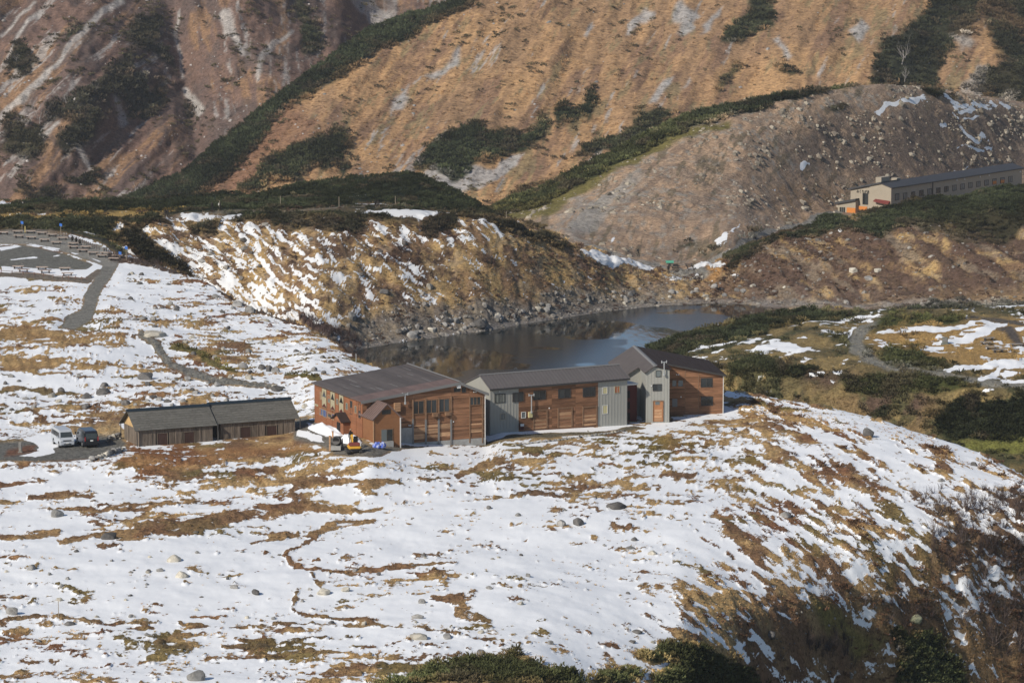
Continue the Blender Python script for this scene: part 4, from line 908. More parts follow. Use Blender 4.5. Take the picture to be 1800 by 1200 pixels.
def scatter(name, label, cat, s, prob, protos, size, tint, tilt=.25, sink=0.0, vary=.35, cap=60000):
    p = np.clip(prob, 0, 1) * (rng.random(s.shape) < 1)
    pick = np.argwhere(rng.random(s.shape) < p)
    pick = pick[(pick[:, 0] > 0) & (pick[:, 0] < s.shape[0] - 1) & (pick[:, 1] > 0) & (pick[:, 1] < s.shape[1] - 1)]
    if len(pick) > cap: pick = pick[rng.choice(len(pick), cap, replace=False)]
    n = len(pick)
    if n == 0: return
    i, j = pick[:, 0], pick[:, 1]
    fi = rng.random(n); fj = rng.random(n)
    def lerp(A):
        return (A[i, j] * (1 - fi) * (1 - fj) + A[i + 1, j] * fi * (1 - fj) + A[i, j + 1] * (1 - fi) * fj + A[i + 1, j + 1] * fi * fj)
    sz = size[0] * np.exp(np.abs(rng.normal(0, 1, n)) * math.log(size[1] / size[0]) / 2.2) if vary is None else size[0] + (size[1] - size[0]) * rng.random(n)
    sz = np.minimum(sz, size[1])
    co = np.stack([lerp(s.X) * K, lerp(s.Y) * K, lerp(s.Z) * K - sink * sz], -1).astype(np.float32)
    me = bpy.data.meshes.new(name); me.vertices.add(n); me.vertices.foreach_set('co', co.ravel())
    rot = np.stack([rng.normal(0, tilt, n), rng.normal(0, tilt, n), rng.random(n) * 6.283], -1).astype(np.float32)
    a = me.attributes.new('rot', 'FLOAT_VECTOR', 'POINT'); a.data.foreach_set('vector', rot.ravel())
    a = me.attributes.new('scl', 'FLOAT', 'POINT'); a.data.foreach_set('value', sz.astype(np.float32))
    a = me.attributes.new('idx', 'INT', 'POINT'); a.data.foreach_set('value', rng.integers(0, len(protos), n).astype(np.int32))
    tc = tint(s, i, j, n) if callable(tint) else np.tile(np.array(tint, np.float32), (n, 1))
    col = np.ones((n, 4), np.float32); col[:, :3] = tc
    a = me.attributes.new('tint', 'FLOAT_COLOR', 'POINT'); a.data.foreach_set('color', col.ravel())
    o = bpy.data.objects.new(name, me); COL.objects.link(o)
    o['kind'] = 'stuff'; o['label'] = label; o['category'] = cat
    g = bpy.data.node_groups.new(name, 'GeometryNodeTree')
    g.interface.new_socket('Geometry', in_out='INPUT', socket_type='NodeSocketGeometry')
    g.interface.new_socket('Geometry', in_out='OUTPUT', socket_type='NodeSocketGeometry')
    N = g.nodes; Lk = g.links
    gi = N.new('NodeGroupInput'); go = N.new('NodeGroupOutput')
    iop = N.new('GeometryNodeInstanceOnPoints'); jn = N.new('GeometryNodeJoinGeometry')
    for pr in protos:
        of = N.new('GeometryNodeObjectInfo'); of.inputs['Object'].default_value = pr; of.inputs['As Instance'].default_value = True
        Lk.new(of.outputs['Geometry'], jn.inputs[0])
    def attr(nm, ty):
        q = N.new('GeometryNodeInputNamedAttribute'); q.data_type = ty; q.inputs['Name'].default_value = nm
        return q.outputs['Attribute']
    Lk.new(gi.outputs[0], iop.inputs['Points']); Lk.new(jn.outputs[0], iop.inputs['Instance'])
    iop.inputs['Pick Instance'].default_value = True
    Lk.new(attr('idx', 'INT'), iop.inputs['Instance Index'])
    er = N.new('FunctionNodeEulerToRotation'); Lk.new(attr('rot', 'FLOAT_VECTOR'), er.inputs[0]); Lk.new(er.outputs[0], iop.inputs['Rotation'])
    Lk.new(attr('scl', 'FLOAT'), iop.inputs['Scale'])
    Lk.new(iop.outputs[0], go.inputs[0])
    md = o.modifiers.new('scatter', 'NODES'); md.node_group = g
    print(name, n)
    return o

def ground_tint(gain=1.0, mixto=None, mx=0.0, patch=0.0):
    def f(s, i, j, n):
        c = s.C[i, j] * gain
        if mixto is not None: c = c * (1 - mx) + np.array(mixto, np.float32) * mx
        if patch:
            a_ = fbm(s.wx[i, j] * .09, s.wy[i, j] * .05 + s.Z[i, j] * .1, 3, 77)[:, None]
            c = c * np.exp(patch * np.clip(a_, -1.5, 1.5))
            b_ = ss(.9, 1.5, fbm(s.wx[i, j] * .2, s.wy[i, j] * .1 + s.Z[i, j] * .2, 3, 78))[:, None]
            c = c * (1 - b_ * .6) + np.array((0.10, 0.075, 0.05)) * b_ * .6
        return c * (0.8 + 0.4 * rng.random((n, 1)))
    return f

def stone_tint(a=(0.26, 0.24, 0.21), b=(0.14, 0.125, 0.11)):
    def f(s, i, j, n):
        t = rng.random((n, 1)); return np.array(a) * (1 - t) + np.array(b) * t
    return f

NE = ground_tint(1.7, (0.044, 0.046, 0.024), .5, patch=.32)
def gaps(s, f=.12): return .45 + .55 * ss(-1.3, -.5, fbm(s.wx * f, s.wy * f * .5 + s.Z * f, 4, 88, .65))
scatter('dwarf_pine', 'dark green dwarf pine thicket along the bottom edge', 'shrubs', front, gaps(front) * front.A['pine'] * .26, PINEP, (.45, .9), ground_tint(2.0, (0.085, 0.09, 0.036), .55, patch=.35))
scatter('dwarf_pine', 'dark dwarf pine belt on top of the bank behind the lake', 'shrubs', bankS, gaps(bankS) * bankS.A['pine'] * .36, PINEP, (.55, 1.15), NE)
scatter('dwarf_pine', 'green dwarf pine thicket over the knoll right of the lodge', 'shrubs', knoll, gaps(knoll) * knoll.A['pine'] * .36, PINEP, (.55, 1.15), NE)
scatter('dwarf_pine', 'green strip of dwarf pine along the stony hill ridge', 'shrubs', hill, gaps(hill) * hill.A['pine'] * .28, PINEP, (1.0, 1.8), NE)
scatter('dwarf_pine', 'dark dwarf pine stands on the golden mountain slope', 'shrubs', golden, gaps(golden) * golden.A['pine'] * .36, PINEP, (1.2, 2.4), NE)
scatter('dwarf_pine', 'dark dwarf pine patches on the shaded brown mountain', 'shrubs', brownm, gaps(brownm) * brownm.A['pine'] * .32, PINEP, (1.5, 2.8), NE)
TU = ground_tint(1.15, STRAW, .15)
scatter('dry_grass', 'golden dry grass tufts showing through the plateau snow', 'grass', front, front.A['grass'] * .13, TUFTP, (.16, .38), TU)
scatter('dry_grass', 'dry golden grass on the slopes above the lake', 'grass', bankS, bankS.A['grass'] * .12, TUFTP, (.35, .7), TU)
scatter('dry_grass', 'dry grass on the knoll beside the winding path', 'grass', knoll, knoll.A['grass'] * .12, TUFTP, (.25, .5), TU)
scatter('dry_grass', 'tawny grass covering the golden mountain slope', 'grass', golden, golden.A['grass'] * .18, TUFTP, (.7, 1.4), TU)
scatter('loose_stones', 'small grey stones strewn over the snowy plateau', 'stones', front, front.A['rock'] * .018, ROCKP, (.14, .75), stone_tint(), vary=None, sink=.1)
scatter('loose_stones', 'grey stones along the lake shore and its banks', 'stones', bankS, bankS.A['rock'] * .10, ROCKP, (.3, 1.8), stone_tint(), vary=None, sink=.1)
scatter('loose_stones', 'pale rubble covering the stony hill', 'stones', hill, hill.A['rock'] * (.03 + .17 * ss(-.2, 1.2, fbm(hill.wx * .16, hill.wy * .05 + hill.Z * .2, 4, 352, .65))), ROCKP, (.3, 2.4), stone_tint((0.34, 0.30, 0.235), (0.17, 0.14, 0.11)), vary=None, sink=.1)
scatter('bare_scrub', 'brown leafless scrub on the plateau rim and right bank', 'shrubs', front, front.A['shrub'] * .05, TWIGP, (.7, 1.5), (0.075, 0.055, 0.05))
scatter('bare_scrub', 'brown leafless scrub on the slopes above the lake', 'shrubs', bankS, bankS.A['shrub'] * .10, TWIGP, (1.0, 2.0), (0.075, 0.05, 0.045))

def clumpy(s, f, lo, hi, seed, amt):
    return amt * ss(lo, hi, fbm(s.wx * f, s.wy * f * .4 + s.Z * K * f, 4, seed, .7)) * (1 - np.clip(s.A['pine'], 0, 1))
SCR = lambda s, i, j, n: (np.array((0.085, 0.065, 0.04)) + rng.random((n, 1)) * np.array((0.05, 0.05, 0.02)))
scatter('low_scrub', 'small dark scrub clumps dotted over the golden slope', 'shrubs', golden, clumpy(golden, .12, .4, 1.6, 900, .035), PINEP, (.6, 1.6), SCR)
scatter('low_scrub', 'small dark scrub clumps dotted over the brown mountain', 'shrubs', brownm, clumpy(brownm, .12, .0, 1.4, 901, .07), PINEP, (.7, 2.0), SCR)
scatter('low_scrub', 'small brown scrub clumps on the slopes above the lake', 'shrubs', bankS, clumpy(bankS, .3, .2, 1.4, 902, .06) * ss(-.2, -.8, bankS.S), PINEP, (.3, .8), lambda s, i, j, n: np.array((0.085, 0.05, 0.038)) + rng.random((n, 1)) * np.array((0.06, 0.04, 0.025)))
scatter('low_scrub', 'rusty low scrub on the lower right bank', 'shrubs', front, clumpy(front, .3, .0, 1.4, 903, .05) * ss(0.2, -.6, front.S) * ss(1150, 1400, front.U + .3 * (front.V - 900)), PINEP, (.25, .7), lambda s, i, j, n: np.array((0.10, 0.055, 0.035)) + rng.random((n, 1)) * np.array((0.10, 0.06, 0.03)))
scatter('loose_stones', 'grey stones scattered on the golden mountain slope', 'stones', golden, golden.A['rock'] * .03, ROCKP, (.5, 2.0), stone_tint((0.34, 0.32, 0.30), (0.2, 0.19, 0.18)), vary=None, sink=.1)
scatter('loose_stones', 'grey stones scattered on the brown mountain', 'stones', brownm, .012 + 0 * brownm.U, ROCKP, (.5, 2.2), stone_tint((0.36, 0.33, 0.31), (0.2, 0.18, 0.17)), vary=None, sink=.1)
# ------------------------------------------------------------------ boulders: countable things
def boulder_material(name, a, b):
    return mat(name, a, .9, .2, var=.75, vscale=2.2, bump=.6, rnd=.25, col2=b)
BM = {'grey': boulder_material('boulder_grey', (0.25, 0.24, 0.225), (0.10, 0.095, 0.088)),
      'pale': boulder_material('boulder_pale', (0.38, 0.35, 0.29), (0.19, 0.175, 0.15)),
      'dark': boulder_material('boulder_dark', (0.12, 0.112, 0.105), (0.05, 0.047, 0.044)),
      'mossy': boulder_material('boulder_mossy', (0.22, 0.22, 0.14), (0.09, 0.10, 0.06))}
BMESH = {k: [rock_mesh(500 + 10 * q + i, 3, m_, .6 + .12 * (i % 4), .30) for i in range(5)] for q, (k, m_) in enumerate(BM.items())}
PXM = lambda Y: F / (Y)          # survey units per metre at a distance in metres
def boulder(s, u, v, w, tone, label, group=None, flat=1.0):
    p = s.at(u, v + w * .12)
    d = w / PXM(p.y) * 1.08
    o = bpy.data.objects.new('boulder', random.choice(BMESH[tone]))
    COL.objects.link(o)
    o.location = (p.x, p.y + d * .2, p.z + d * .10 * flat)
    o.scale = (d, d * random.uniform(.8, 1.05), d * flat * random.uniform(.9, 1.1))
    o.rotation_euler = (random.uniform(-.15, .15), random.uniform(-.15, .15), random.uniform(0, 6.28))
    o['label'] = label; o['category'] = 'boulder'
    if group: o['group'] = group
    return o
TONEW = {'grey': 'grey', 'pale': 'pale', 'dark': 'dark grey', 'mossy': 'moss-green'}
for u, v, w_, t_, lab in [
        (98, 905, 25, 'grey', 'low grey boulder on snow under the long brown grass band, far left'),
        (193, 945, 28, 'dark', 'dark boulder at the front edge of the long brown grass band'),
        (305, 984, 26, 'pale', 'larger pale boulder of a loose trio on open snow, uppermost'),
        (320, 1010, 23, 'pale', 'pale boulder just below the larger pale one on open snow'),
        (281, 1002, 20, 'grey', 'flat grey boulder left of the pale pair on open snow'),
        (55, 999, 20, 'grey', 'grey boulder alone on clean snow near the left edge'),
        (450, 1042, 20, 'dark', 'dark boulder on a small grass patch in the foreground snow'),
        (569, 1042, 23, 'pale', 'pale rounded boulder, left one of a pair in the foreground'),
        (607, 1037, 18, 'pale', 'pale upright boulder, right one of a pair in the foreground'),
        (734, 1084, 20, 'grey', 'grey boulder on snow left of the dark wet hollow'),
        (786, 1118, 20, 'grey', 'grey angular boulder below the dark wet hollow'),
        (735, 1118, 36, 'pale', 'wide flat pale rock slab below the dark wet hollow'),
        (844, 1149, 18, 'dark', 'dark pointed boulder just above the bottom pines'),
        (21, 1076, 22, 'grey', 'grey boulder on the thin track at the left edge'),
        (122, 1096, 21, 'dark', 'dark flat boulder just below the thin track at left'),
        (345, 1192, 30, 'grey', 'grey boulder cut by the bottom edge of the picture'),
        (987, 921, 20, 'grey', 'left boulder of the rounded pair in mid snowfield'),
        (1016, 918, 23, 'dark', 'right, darker boulder of the rounded pair in mid snowfield'),
        (1085, 891, 36, 'dark', 'flat dark slab of rock behind the rounded boulder pair'),
        (1108, 963, 19, 'grey', 'grey boulder on snow below the dark slab'),
        (1146, 973, 16, 'pale', 'pale boulder right of two grey ones in mid snowfield'),
        (1381, 905, 18, 'grey', 'grey boulder on snow where the plateau turns down at right'),
        (1120, 1110, 20, 'dark', 'dark flat boulder in snow above the bottom pine bush'),
        (1655, 845, 15, 'grey', 'grey boulder on the snowy shoulder at right'),
        (1712, 817, 13, 'dark', 'dark boulder on the snow crest at far right'),
        (1525, 762, 22, 'dark', 'dark boulder on the snow crest right of the lodge'),
        (1606, 1087, 32, 'mossy', 'moss-green boulder among shrubs on the right bank'),
        (1355, 1117, 26, 'dark', 'black boulder in the rusty bank at lower right'),
        (273, 588, 44, 'pale', 'very wide flat boulder beside the stone path at left'),
        (251, 560, 21, 'grey', 'grey boulder on snow above the wide flat boulder'),
        (416, 536, 22, 'grey', 'grey boulder on the plateau rim, left of two'),
        (440, 547, 20, 'grey', 'grey boulder on the plateau rim, right of two'),
        (487, 685, 21, 'dark', 'dark boulder on snow left of the lodge roof'),
        (183, 691, 26, 'dark', 'broad dark boulder on snow behind the sheds'),
        (257, 663, 28, 'dark', 'wide dark boulder beside the gravel path behind the sheds'),
        ]:
    boulder(front, u, v, w_, t_, lab, flat=.6 if ('flat' in lab or 'slab' in lab or 'moss' in lab) else 1.0)
for u, v, w_, t_, lab in [
        (841, 570, 30, 'dark', 'big dark rock standing in the water at the far shore'),
        (754, 505, 17, 'pale', 'pale boulder alone on the grassy slope above the lake'),
        (674, 512, 18, 'dark', 'dark boulder on the snowy slope above the lake'),
        (725, 592, 24, 'grey', 'large grey rock at the lake shore behind the lodge'),
        (356, 458, 17, 'grey', 'grey boulder on the snowy slope right of the dark scrub'),
        (618, 556, 22, 'grey', 'tall grey rock on the slope at the left end of the lake'),
        (1500, 477, 18, 'pale', 'large pale boulder on the brown slope below the far inn'),
        (1528, 491, 17, 'grey', 'grey boulder just below the large pale one on the slope'),
        (1543, 476, 13, 'pale', 'smaller pale boulder right of the large pale one')]:
    boulder(bankS, u, v, w_, t_, lab)
ORD = ['', 'first', 'second', 'third', 'fourth', 'fifth', 'sixth', 'seventh', 'eighth', 'ninth', 'tenth', 'eleventh', 'twelfth', 'thirteenth', 'fourteenth', 'fifteenth', 'sixteenth', 'seventeenth', 'eighteenth', 'nineteenth']
def ordinal(n): return ORD[n] if n < 20 else (['twentieth', 'thirtieth', 'fortieth'][n // 10 - 2] if n % 10 == 0 else ['twenty', 'thirty', 'forty'][n // 10 - 2] + '-' + ORD[n % 10])
n_b = 0
def more(s, pts, label, group):
    global n_b
    cnt = {}
    for u, v, w_ in sorted(pts):
        tone = random.choice(['grey', 'grey', 'dark', 'pale']); cnt[tone] = cnt.get(tone, 0) + 1
        boulder(s, u, v, w_, tone, 'small %s %s from the left' % (TONEW[tone], label.replace('#', ordinal(cnt[tone]))), group); n_b += 1
R = random.Random(11)
more(front, [(741, 1058, 14), (108, 1031, 11), (105, 1053, 13), (860, 1034, 13), (845, 1111, 13), (230, 1084, 10), (582, 1095, 14), (412, 1033, 14), (860, 894, 11), (1115, 948, 12), (911, 905, 11), (915, 1060, 13), (1112, 1129, 12), (1062, 958, 9), (967, 1130, 14), (990, 895, 11), (12, 1005, 8), (87, 1010, 8), (196, 985, 9), (263, 979, 8), (400, 1014, 9), (478, 978, 9), (426, 970, 8), (624, 1001, 9), (665, 1010, 10), (170, 1083, 9), (345, 1072, 8), (480, 1086, 12), (434, 1085, 10), (640, 1096, 12)] +
     [(R.uniform(20, 1150), R.uniform(960, 1130), R.uniform(6, 10)) for _ in range(35)],
     'boulder on the foreground snow, # of its shade', 'boulders on the foreground snow')
more(front, [(90, 697, 17), (151, 697, 18), (221, 711, 17), (45, 701, 12), (322, 705, 13), (60, 716, 12), (149, 716, 17), (438, 664, 17), (258, 703, 11), (280, 703, 12), (183, 679, 16)] +
     [(R.uniform(0, 540), R.uniform(660, 722), R.uniform(7, 14)) for _ in range(38)],
     'boulder between sheds and path, # of its shade', 'boulders behind the sheds')
more(front, [(379, 522, 13), (245, 499, 11), (427, 643, 18), (473, 650, 20), (460, 646, 16), (485, 653, 18), (552, 651, 13), (568, 656, 12), (440, 655, 14), (310, 545, 11), (300, 535, 10), (395, 565, 12), (270, 562, 12)] +
     [(u_, R.uniform(np.interp(u_, [210, 350, 650], [470, 505, 645]), np.interp(u_, [210, 350, 600], [560, 640, 655])), R.uniform(6, 11)) for u_ in [R.uniform(220, 600) for _ in range(50)]],
     'boulder on the snowy lake-side slope, # of its shade', 'boulders on the snowy slope left of the lake')
more(bankS, [(u_, np.interp(u_, [640, 700, 850, 960, 1060, 1240, 1400], [606, 596, 576, 557, 542, 528, 530]) - R.uniform(2, 26), R.uniform(8, 15)) for u_ in [R.uniform(640, 1380) for _ in range(55)]],
     'rock on the far lake shore, # of its shade', 'rocks along the far shore')
print('boulders', n_b)

# ------------------------------------------------------------------ building helpers
def z1(x, y): return 520 + x / 4.495, 580 + y / 4.494
def z2(x, y): return 820 + x / 3.6, 580 + y / 3.6
def z3(x, y): return x / 3.2143, 640 + y / 3.215
def z4(x, y): return 1420 + x / 4.737, 260 + y / 4.737
UP = Vector((0, 0, 1))

def thing(name, label, cat, loc, rotz=0.0, group=None):
    o = bpy.data.objects.new(name, None); COL.objects.link(o)
    o.empty_display_size = 0.3
    o.location = loc; o.rotation_euler = (0, 0, rotz)
    o['label'] = label; o['category'] = cat
    if group: o['group'] = group
    return o

def mw(o):
    m_ = Matrix.LocRotScale(o.location, o.rotation_euler.to_quaternion(), o.scale)
    return (mw(o.parent) @ m_) if o.parent else m_

def part(name, bm, material, parent, smooth=False, bevel=0.0, label=None):
    """bm in world coordinates -> child mesh"""
    if bevel:
        bmesh.ops.bevel(bm, geom=bm.edges[:], offset=bevel, segments=1, affect='EDGES')
    bmesh.ops.recalc_face_normals(bm, faces=bm.faces[:])
    me = bpy.data.meshes.new(name); bm.to_mesh(me); bm.free()
    me.transform(mw(parent).inverted())
    me.materials.append(material)
    if smooth: me.polygons.foreach_set('use_smooth', [True] * len(me.polygons))
    o = bpy.data.objects.new(name, me); COL.objects.link(o); o.parent = parent
    if label: o['label'] = label
    return o

def prism(pts, vec, bm=None):
    """extrude a polygon of world points along vec"""
    bm = bm or bmesh.new()
    a = [bm.verts.new(p) for p in pts]; b = [bm.verts.new(Vector(p) + vec) for p in pts]
    n = len(a)
    bm.faces.new(a); bm.faces.new(b[::-1])
    for i in range(n): bm.faces.new((a[i], b[i], b[(i + 1) % n], a[(i + 1) % n]))
    return bm

def tube(p0, p1, r0, r1=None, n=8, bm=None):
    bm = bm or bmesh.new(); r1 = r0 if r1 is None else r1
    p0 = Vector(p0); p1 = Vector(p1); d = (p1 - p0).normalized()
    ax = d.cross(UP) if abs(d.z) < .95 else d.cross(Vector((1, 0, 0))); ax.normalize(); ay = d.cross(ax)
    A = [bm.verts.new(p0 + (ax * math.cos(6.2832 * k / n) + ay * math.sin(6.2832 * k / n)) * r0) for k in range(n)]
    B = [bm.verts.new(p1 + (ax * math.cos(6.2832 * k / n) + ay * math.sin(6.2832 * k / n)) * r1) for k in range(n)]
    bm.faces.new(A); bm.faces.new(B[::-1])
    for k in range(n): bm.faces.new((A[k], B[k], B[(k + 1) % n], A[(k + 1) % n]))
    return bm

class Wall:
    """vertical plane: origin, unit direction along, outward normal"""
    def __init__(s, o, d, n): s.o = Vector(o); s.d = Vector(d).normalized(); s.n = Vector(n).normalized()
    def px(s, u, v):
        p = PPL(u, v, s.o, s.n); return (p - s.o).dot(s.d), p.z
    def rect(s, zf, x0, y0, x1, y1):
        xm, ym = (x0 + x1) / 2, (y0 + y1) / 2
        return s.px(*zf(x0, ym))[0], s.px(*zf(x1, ym))[0], s.px(*zf(xm, y1))[1], s.px(*zf(xm, y0))[1]
    def pt(s, a, z, d=0.0): p = s.o + s.d * a + s.n * d; return Vector((p.x, p.y, z))
    def box(s, a0, a1, zz0, zz1, d0, d1, bm=None):
        return prism([s.pt(a0, zz0, d0), s.pt(a1, zz0, d0), s.pt(a1, zz1, d0), s.pt(a0, zz1, d0)], s.n * (d1 - d0), bm)

GLASS = mat('window_glass', (0.022, 0.027, 0.029), .1, .5, rnd=.7, var=.3, vscale=1.5, col2=(0.06, 0.06, 0.055))
GLASS_L = mat('window_glass_pale', (0.13, 0.15, 0.15), .15, .5)
FRAME_W = mat('frame_white', (0.62, 0.61, 0.58), .6)
FRAME_D = mat('frame_dark', (0.045, 0.042, 0.04), .6)
FRAME_B = mat('frame_brown', (0.20, 0.115, 0.065), .75, var=.6, vscale=4)
CEDAR = mat('cedar_board', (0.215, 0.108, 0.058), .8, .2, var=.9, vscale=1.1, stretch=(.5, .5, 7), bump=.25, rnd=.30, col2=(0.095, 0.047, 0.027))
CEDAR_S = mat('cedar_board_side', (0.235, 0.10, 0.05), .8, .2, var=.6, vscale=1.3, stretch=(1, 1, 8), bump=.25, rnd=.12, col2=(0.15, 0.06, 0.03))
PALEWD = mat('new_plank', (0.40, 0.235, 0.13), .85, .2, var=.8, vscale=2.0, stretch=(.7, .7, 9), bump=.25, rnd=.3, col2=(0.20, 0.12, 0.075))
GREYCLAD = mat('grey_cladding', (0.30, 0.295, 0.265), .65, .3, var=.25, vscale=.6, stretch=(1, 1, .3), rnd=.03, col2=(0.22, 0.215, 0.19))
CONC = mat('concrete', (0.30, 0.295, 0.28), .9, .2, var=.5, vscale=1.5, bump=.2, col2=(0.17, 0.165, 0.155))
ROOFD = mat('roof_brown_grey', (0.088, 0.074, 0.068), .75, .3, var=.5, vscale=.8, rnd=.18, col2=(0.062, 0.051, 0.047))
ROOFL = mat('roof_weathered', (0.145, 0.098, 0.085), .7, .3, var=.4, vscale=.8, rnd=.10)
ROOFM = mat('roof_metal', (0.105, 0.094, 0.092), .6, .4, var=.2, vscale=.7, rnd=.08)
ROOFB = mat('roof_dark_brown', (0.040, 0.028, 0.025), .85, .12, var=.3, vscale=.7, rnd=.1)
TRIM = mat('trim_grey', (0.17, 0.165, 0.16), .6)
METAL = mat('galvanised', (0.42, 0.43, 0.43), .45, .5, .5)
CREAM = mat('cream_panel', (0.33, 0.29, 0.195), .8, var=.3, vscale=2)
YELLOWP = mat('yellow_panel', (0.52, 0.46, 0.24), .8)
BLUEP = mat('blue_panel', (0.045, 0.085, 0.22), .6, var=.4, vscale=5)
REDP = mat('red_dark', (0.075, 0.018, 0.014), .7)
BLACKP = mat('black_panel', (0.012, 0.011, 0.011), .8)
WHITEP = mat('white_paint', (0.68, 0.68, 0.66), .6)
ORANGEP = mat('orange_board', (0.52, 0.19, 0.045), .8)

def window(w_, r, parent, frame=FRAME_D, glass=GLASS, fw=.07, proud=.05, mull=1, name='window', sill=False):
    a0, a1, q0, q1 = r
    bm = bmesh.new()
    w_.box(a0 - fw, a0, q0 - fw, q1 + fw, 0, proud, bm); w_.box(a1, a1 + fw, q0 - fw, q1 + fw, 0, proud, bm)
    w_.box(a0, a1, q1, q1 + fw, 0, proud, bm); w_.box(a0, a1, q0 - fw, q0, 0, proud + (.05 if sill else 0), bm)
    f = part(name, bm, frame, parent)
    n = mull + 1; wd = (a1 - a0) / n
    for k in range(n):
        part('pane', w_.box(a0 + wd * k + .015, a0 + wd * (k + 1) - .015, q0 + .005, q1 - .005, .002, proud * .45), glass, f)
    for k in range(1, n):
        part('mullion', w_.box(a0 + wd * k - .03, a0 + wd * k + .03, q0, q1, .004, proud * .8), frame, f)
    return f

def boards(w_, a0, a1, zb, top, parent, material, h=.30, d0=.0, d1=.03, joints=(), name='board', holes=()):
    """horizontal boards following an upper outline top(a) -> z; holes = rectangles left free"""
    z = zb; cuts = [a0] + [j for j in joints if a0 < j < a1] + [a1]
    while z < max(top(a0), top(a1), max(top(c) for c in np.linspace(a0, a1, 9))) - .06:
        for i in range(len(cuts) - 1):
            c0, c1 = cuts[i] + .008, cuts[i + 1] - .008
            segs = [(c0, c1)]
            for (h0, h1, hz0, hz1) in holes:
                if z + h > hz0 and z < hz1:
                    ns = []
                    for (p, q) in segs:
                        if h1 <= p or h0 >= q: ns.append((p, q)); continue
                        if h0 - p > .05: ns.append((p, h0))
                        if q - h1 > .05: ns.append((h1, q))
                    segs = ns
            for p, q in segs:
                s_ = np.linspace(p, q, 40); ok = [x for x in s_ if top(x) > z + .04]
                if len(ok) < 3: continue
                p2, q2 = min(ok), max(ok)
                zt = min(z + h - .012, max(top(x) for x in ok))
                tl = min(z + h - .012, top(p2)); tr = min(z + h - .012, top(q2))
                dd = d1 + random.uniform(-.008, .008)
                part(name, prism([w_.pt(p2, z, d0), w_.pt(q2, z, d0), w_.pt(q2, tr, d0), w_.pt(p2, tl, d0)], w_.n * (dd - d0)), material, parent)
        z += h

def slab(p00, p10, p11, p01, th, bm=None):
    n_ = (Vector(p10) - Vector(p00)).cross(Vector(p01) - Vector(p00)).normalized()
    if n_.z < 0: n_ = -n_
    return prism([p00, p10, p11, p01], -n_ * th, bm)

def seams(p00, p10, p11, p01, count, parent, material, name='roof_seam', hgt=.06, wid=.05):
    """standing seams running from edge p00-p10 up to p01-p11"""
    p00, p10, p11, p01 = map(Vector, (p00, p10, p11, p01))
    n_ = (p10 - p00).cross(p01 - p00).normalized(); n_ = n_ if n_.z > 0 else -n_
    e = (p10 - p00).normalized() * wid / 2
    for k in range(count + 1):
        t = k / count; a = p00.lerp(p10, t) - n_ * .004; b = p01.lerp(p11, t) - n_ * .004
        part(name, prism([a - e, a + e, b + e, b - e], n_ * hgt), material, parent)

def flue(base, h, parent, name='flue', r=.07):
    bm = tube(base, base + UP * h, r, r, 8)
    tube(base + UP * h + Vector((-.3, -.1, 0)), base + UP * h + Vector((.3, .1, 0)), r, r, 8, bm)
    for sx in (-1, 1):
        tube(base + UP * (h - .12) + Vector((.3 * sx, .1 * sx, 0)), base + UP * (h + .2) + Vector((.3 * sx, .1 * sx, 0)), r * .9, r * .9, 8, bm)
    tube(base + UP * .05 + Vector((0, 0, 0)), base + UP * .3, r * 1.8, r * 1.8, 8, bm)
    return part(name, bm, METAL, parent)

# ------------------------------------------------------------------ main lodge
E0 = PY(*z1(515, 570), 345); ZE = E0.z
EB = PZ(*z1(120, 418), ZE / K); bdir = (EB - E0); bdir.z = 0; LB = bdir.length; bdir.normalize()
adir = Vector((bdir.y, -bdir.x, 0))
ER = PZ(*z1(1520, 500), ZE / K); WA = (ER - E0).dot(adir)
OV = .35
C0 = E0 + adir * OV + bdir * OV                                   # near-left wall corner
WL, DL = WA - 2 * OV, LB - 2 * OV
gab = Wall(C0, adir, -bdir); sid = Wall(C0, bdir, -adir)
gx = Wall(E0, adir, -bdir); ap_s, ap_z = gx.px(*z1(1300, 412)); ap_s -= OV
ZB = 17.4
lodge = thing('lodge_hall', 'large red-brown timber lodge hall with wide low-pitched dark roof', 'lodge', Vector((C0.x, C0.y, front.ground(C0.x, C0.y))), math.atan2(adir.y, adir.x))
ZT = ZE + .10
def gtop(s_): return ZT + (ap_z - ZT) * (s_ + OV) / (ap_s + OV) - .16 if s_ < ap_s else ap_z + (ZT - ap_z) * (s_ - ap_s) / (WL + OV - ap_s) - .16
pts = [gab.pt(0, ZB, 0), gab.pt(WL, ZB, 0), gab.pt(WL, gtop(WL), 0), gab.pt(ap_s, gtop(ap_s), 0), gab.pt(0, gtop(0), 0)]
part('wall', prism(pts, bdir * DL), CEDAR, lodge)
# roof: lapped strips running front to back, lighter weathered bays along the front verge
def roof_strips(e0, e1, cnt, split, mats, parent, th=.12, back=None):
    for k in range(cnt):
        t0, t1 = k / cnt, (k + 1) / cnt + .004
        a = e0.lerp(e1, t0); b = e0.lerp(e1, min(t1, 1.0))
        lift = UP * (.012 * (k % 2))
        L_ = LB
        part('roof_strip', slab(a + lift, b + lift, b + lift + bdir * split, a + lift + bdir * split, th), mats[1], parent)
        part('roof_strip', slab(a + lift + bdir * (split + .01), b + lift + bdir * (split + .01), b + lift + bdir * L_, a + lift + bdir * L_, th), mats[0], parent)
eL = gab.pt(-OV, ZT, OV); eA = gab.pt(ap_s, ap_z, OV); eR = gab.pt(WL + OV, ZT - .05, OV)
roof_strips(eL, eA, 22, 3.4, (ROOFD, ROOFL), lodge)
roof_strips(eR, eA, 7, 1.4, (ROOFD, ROOFL), lodge)
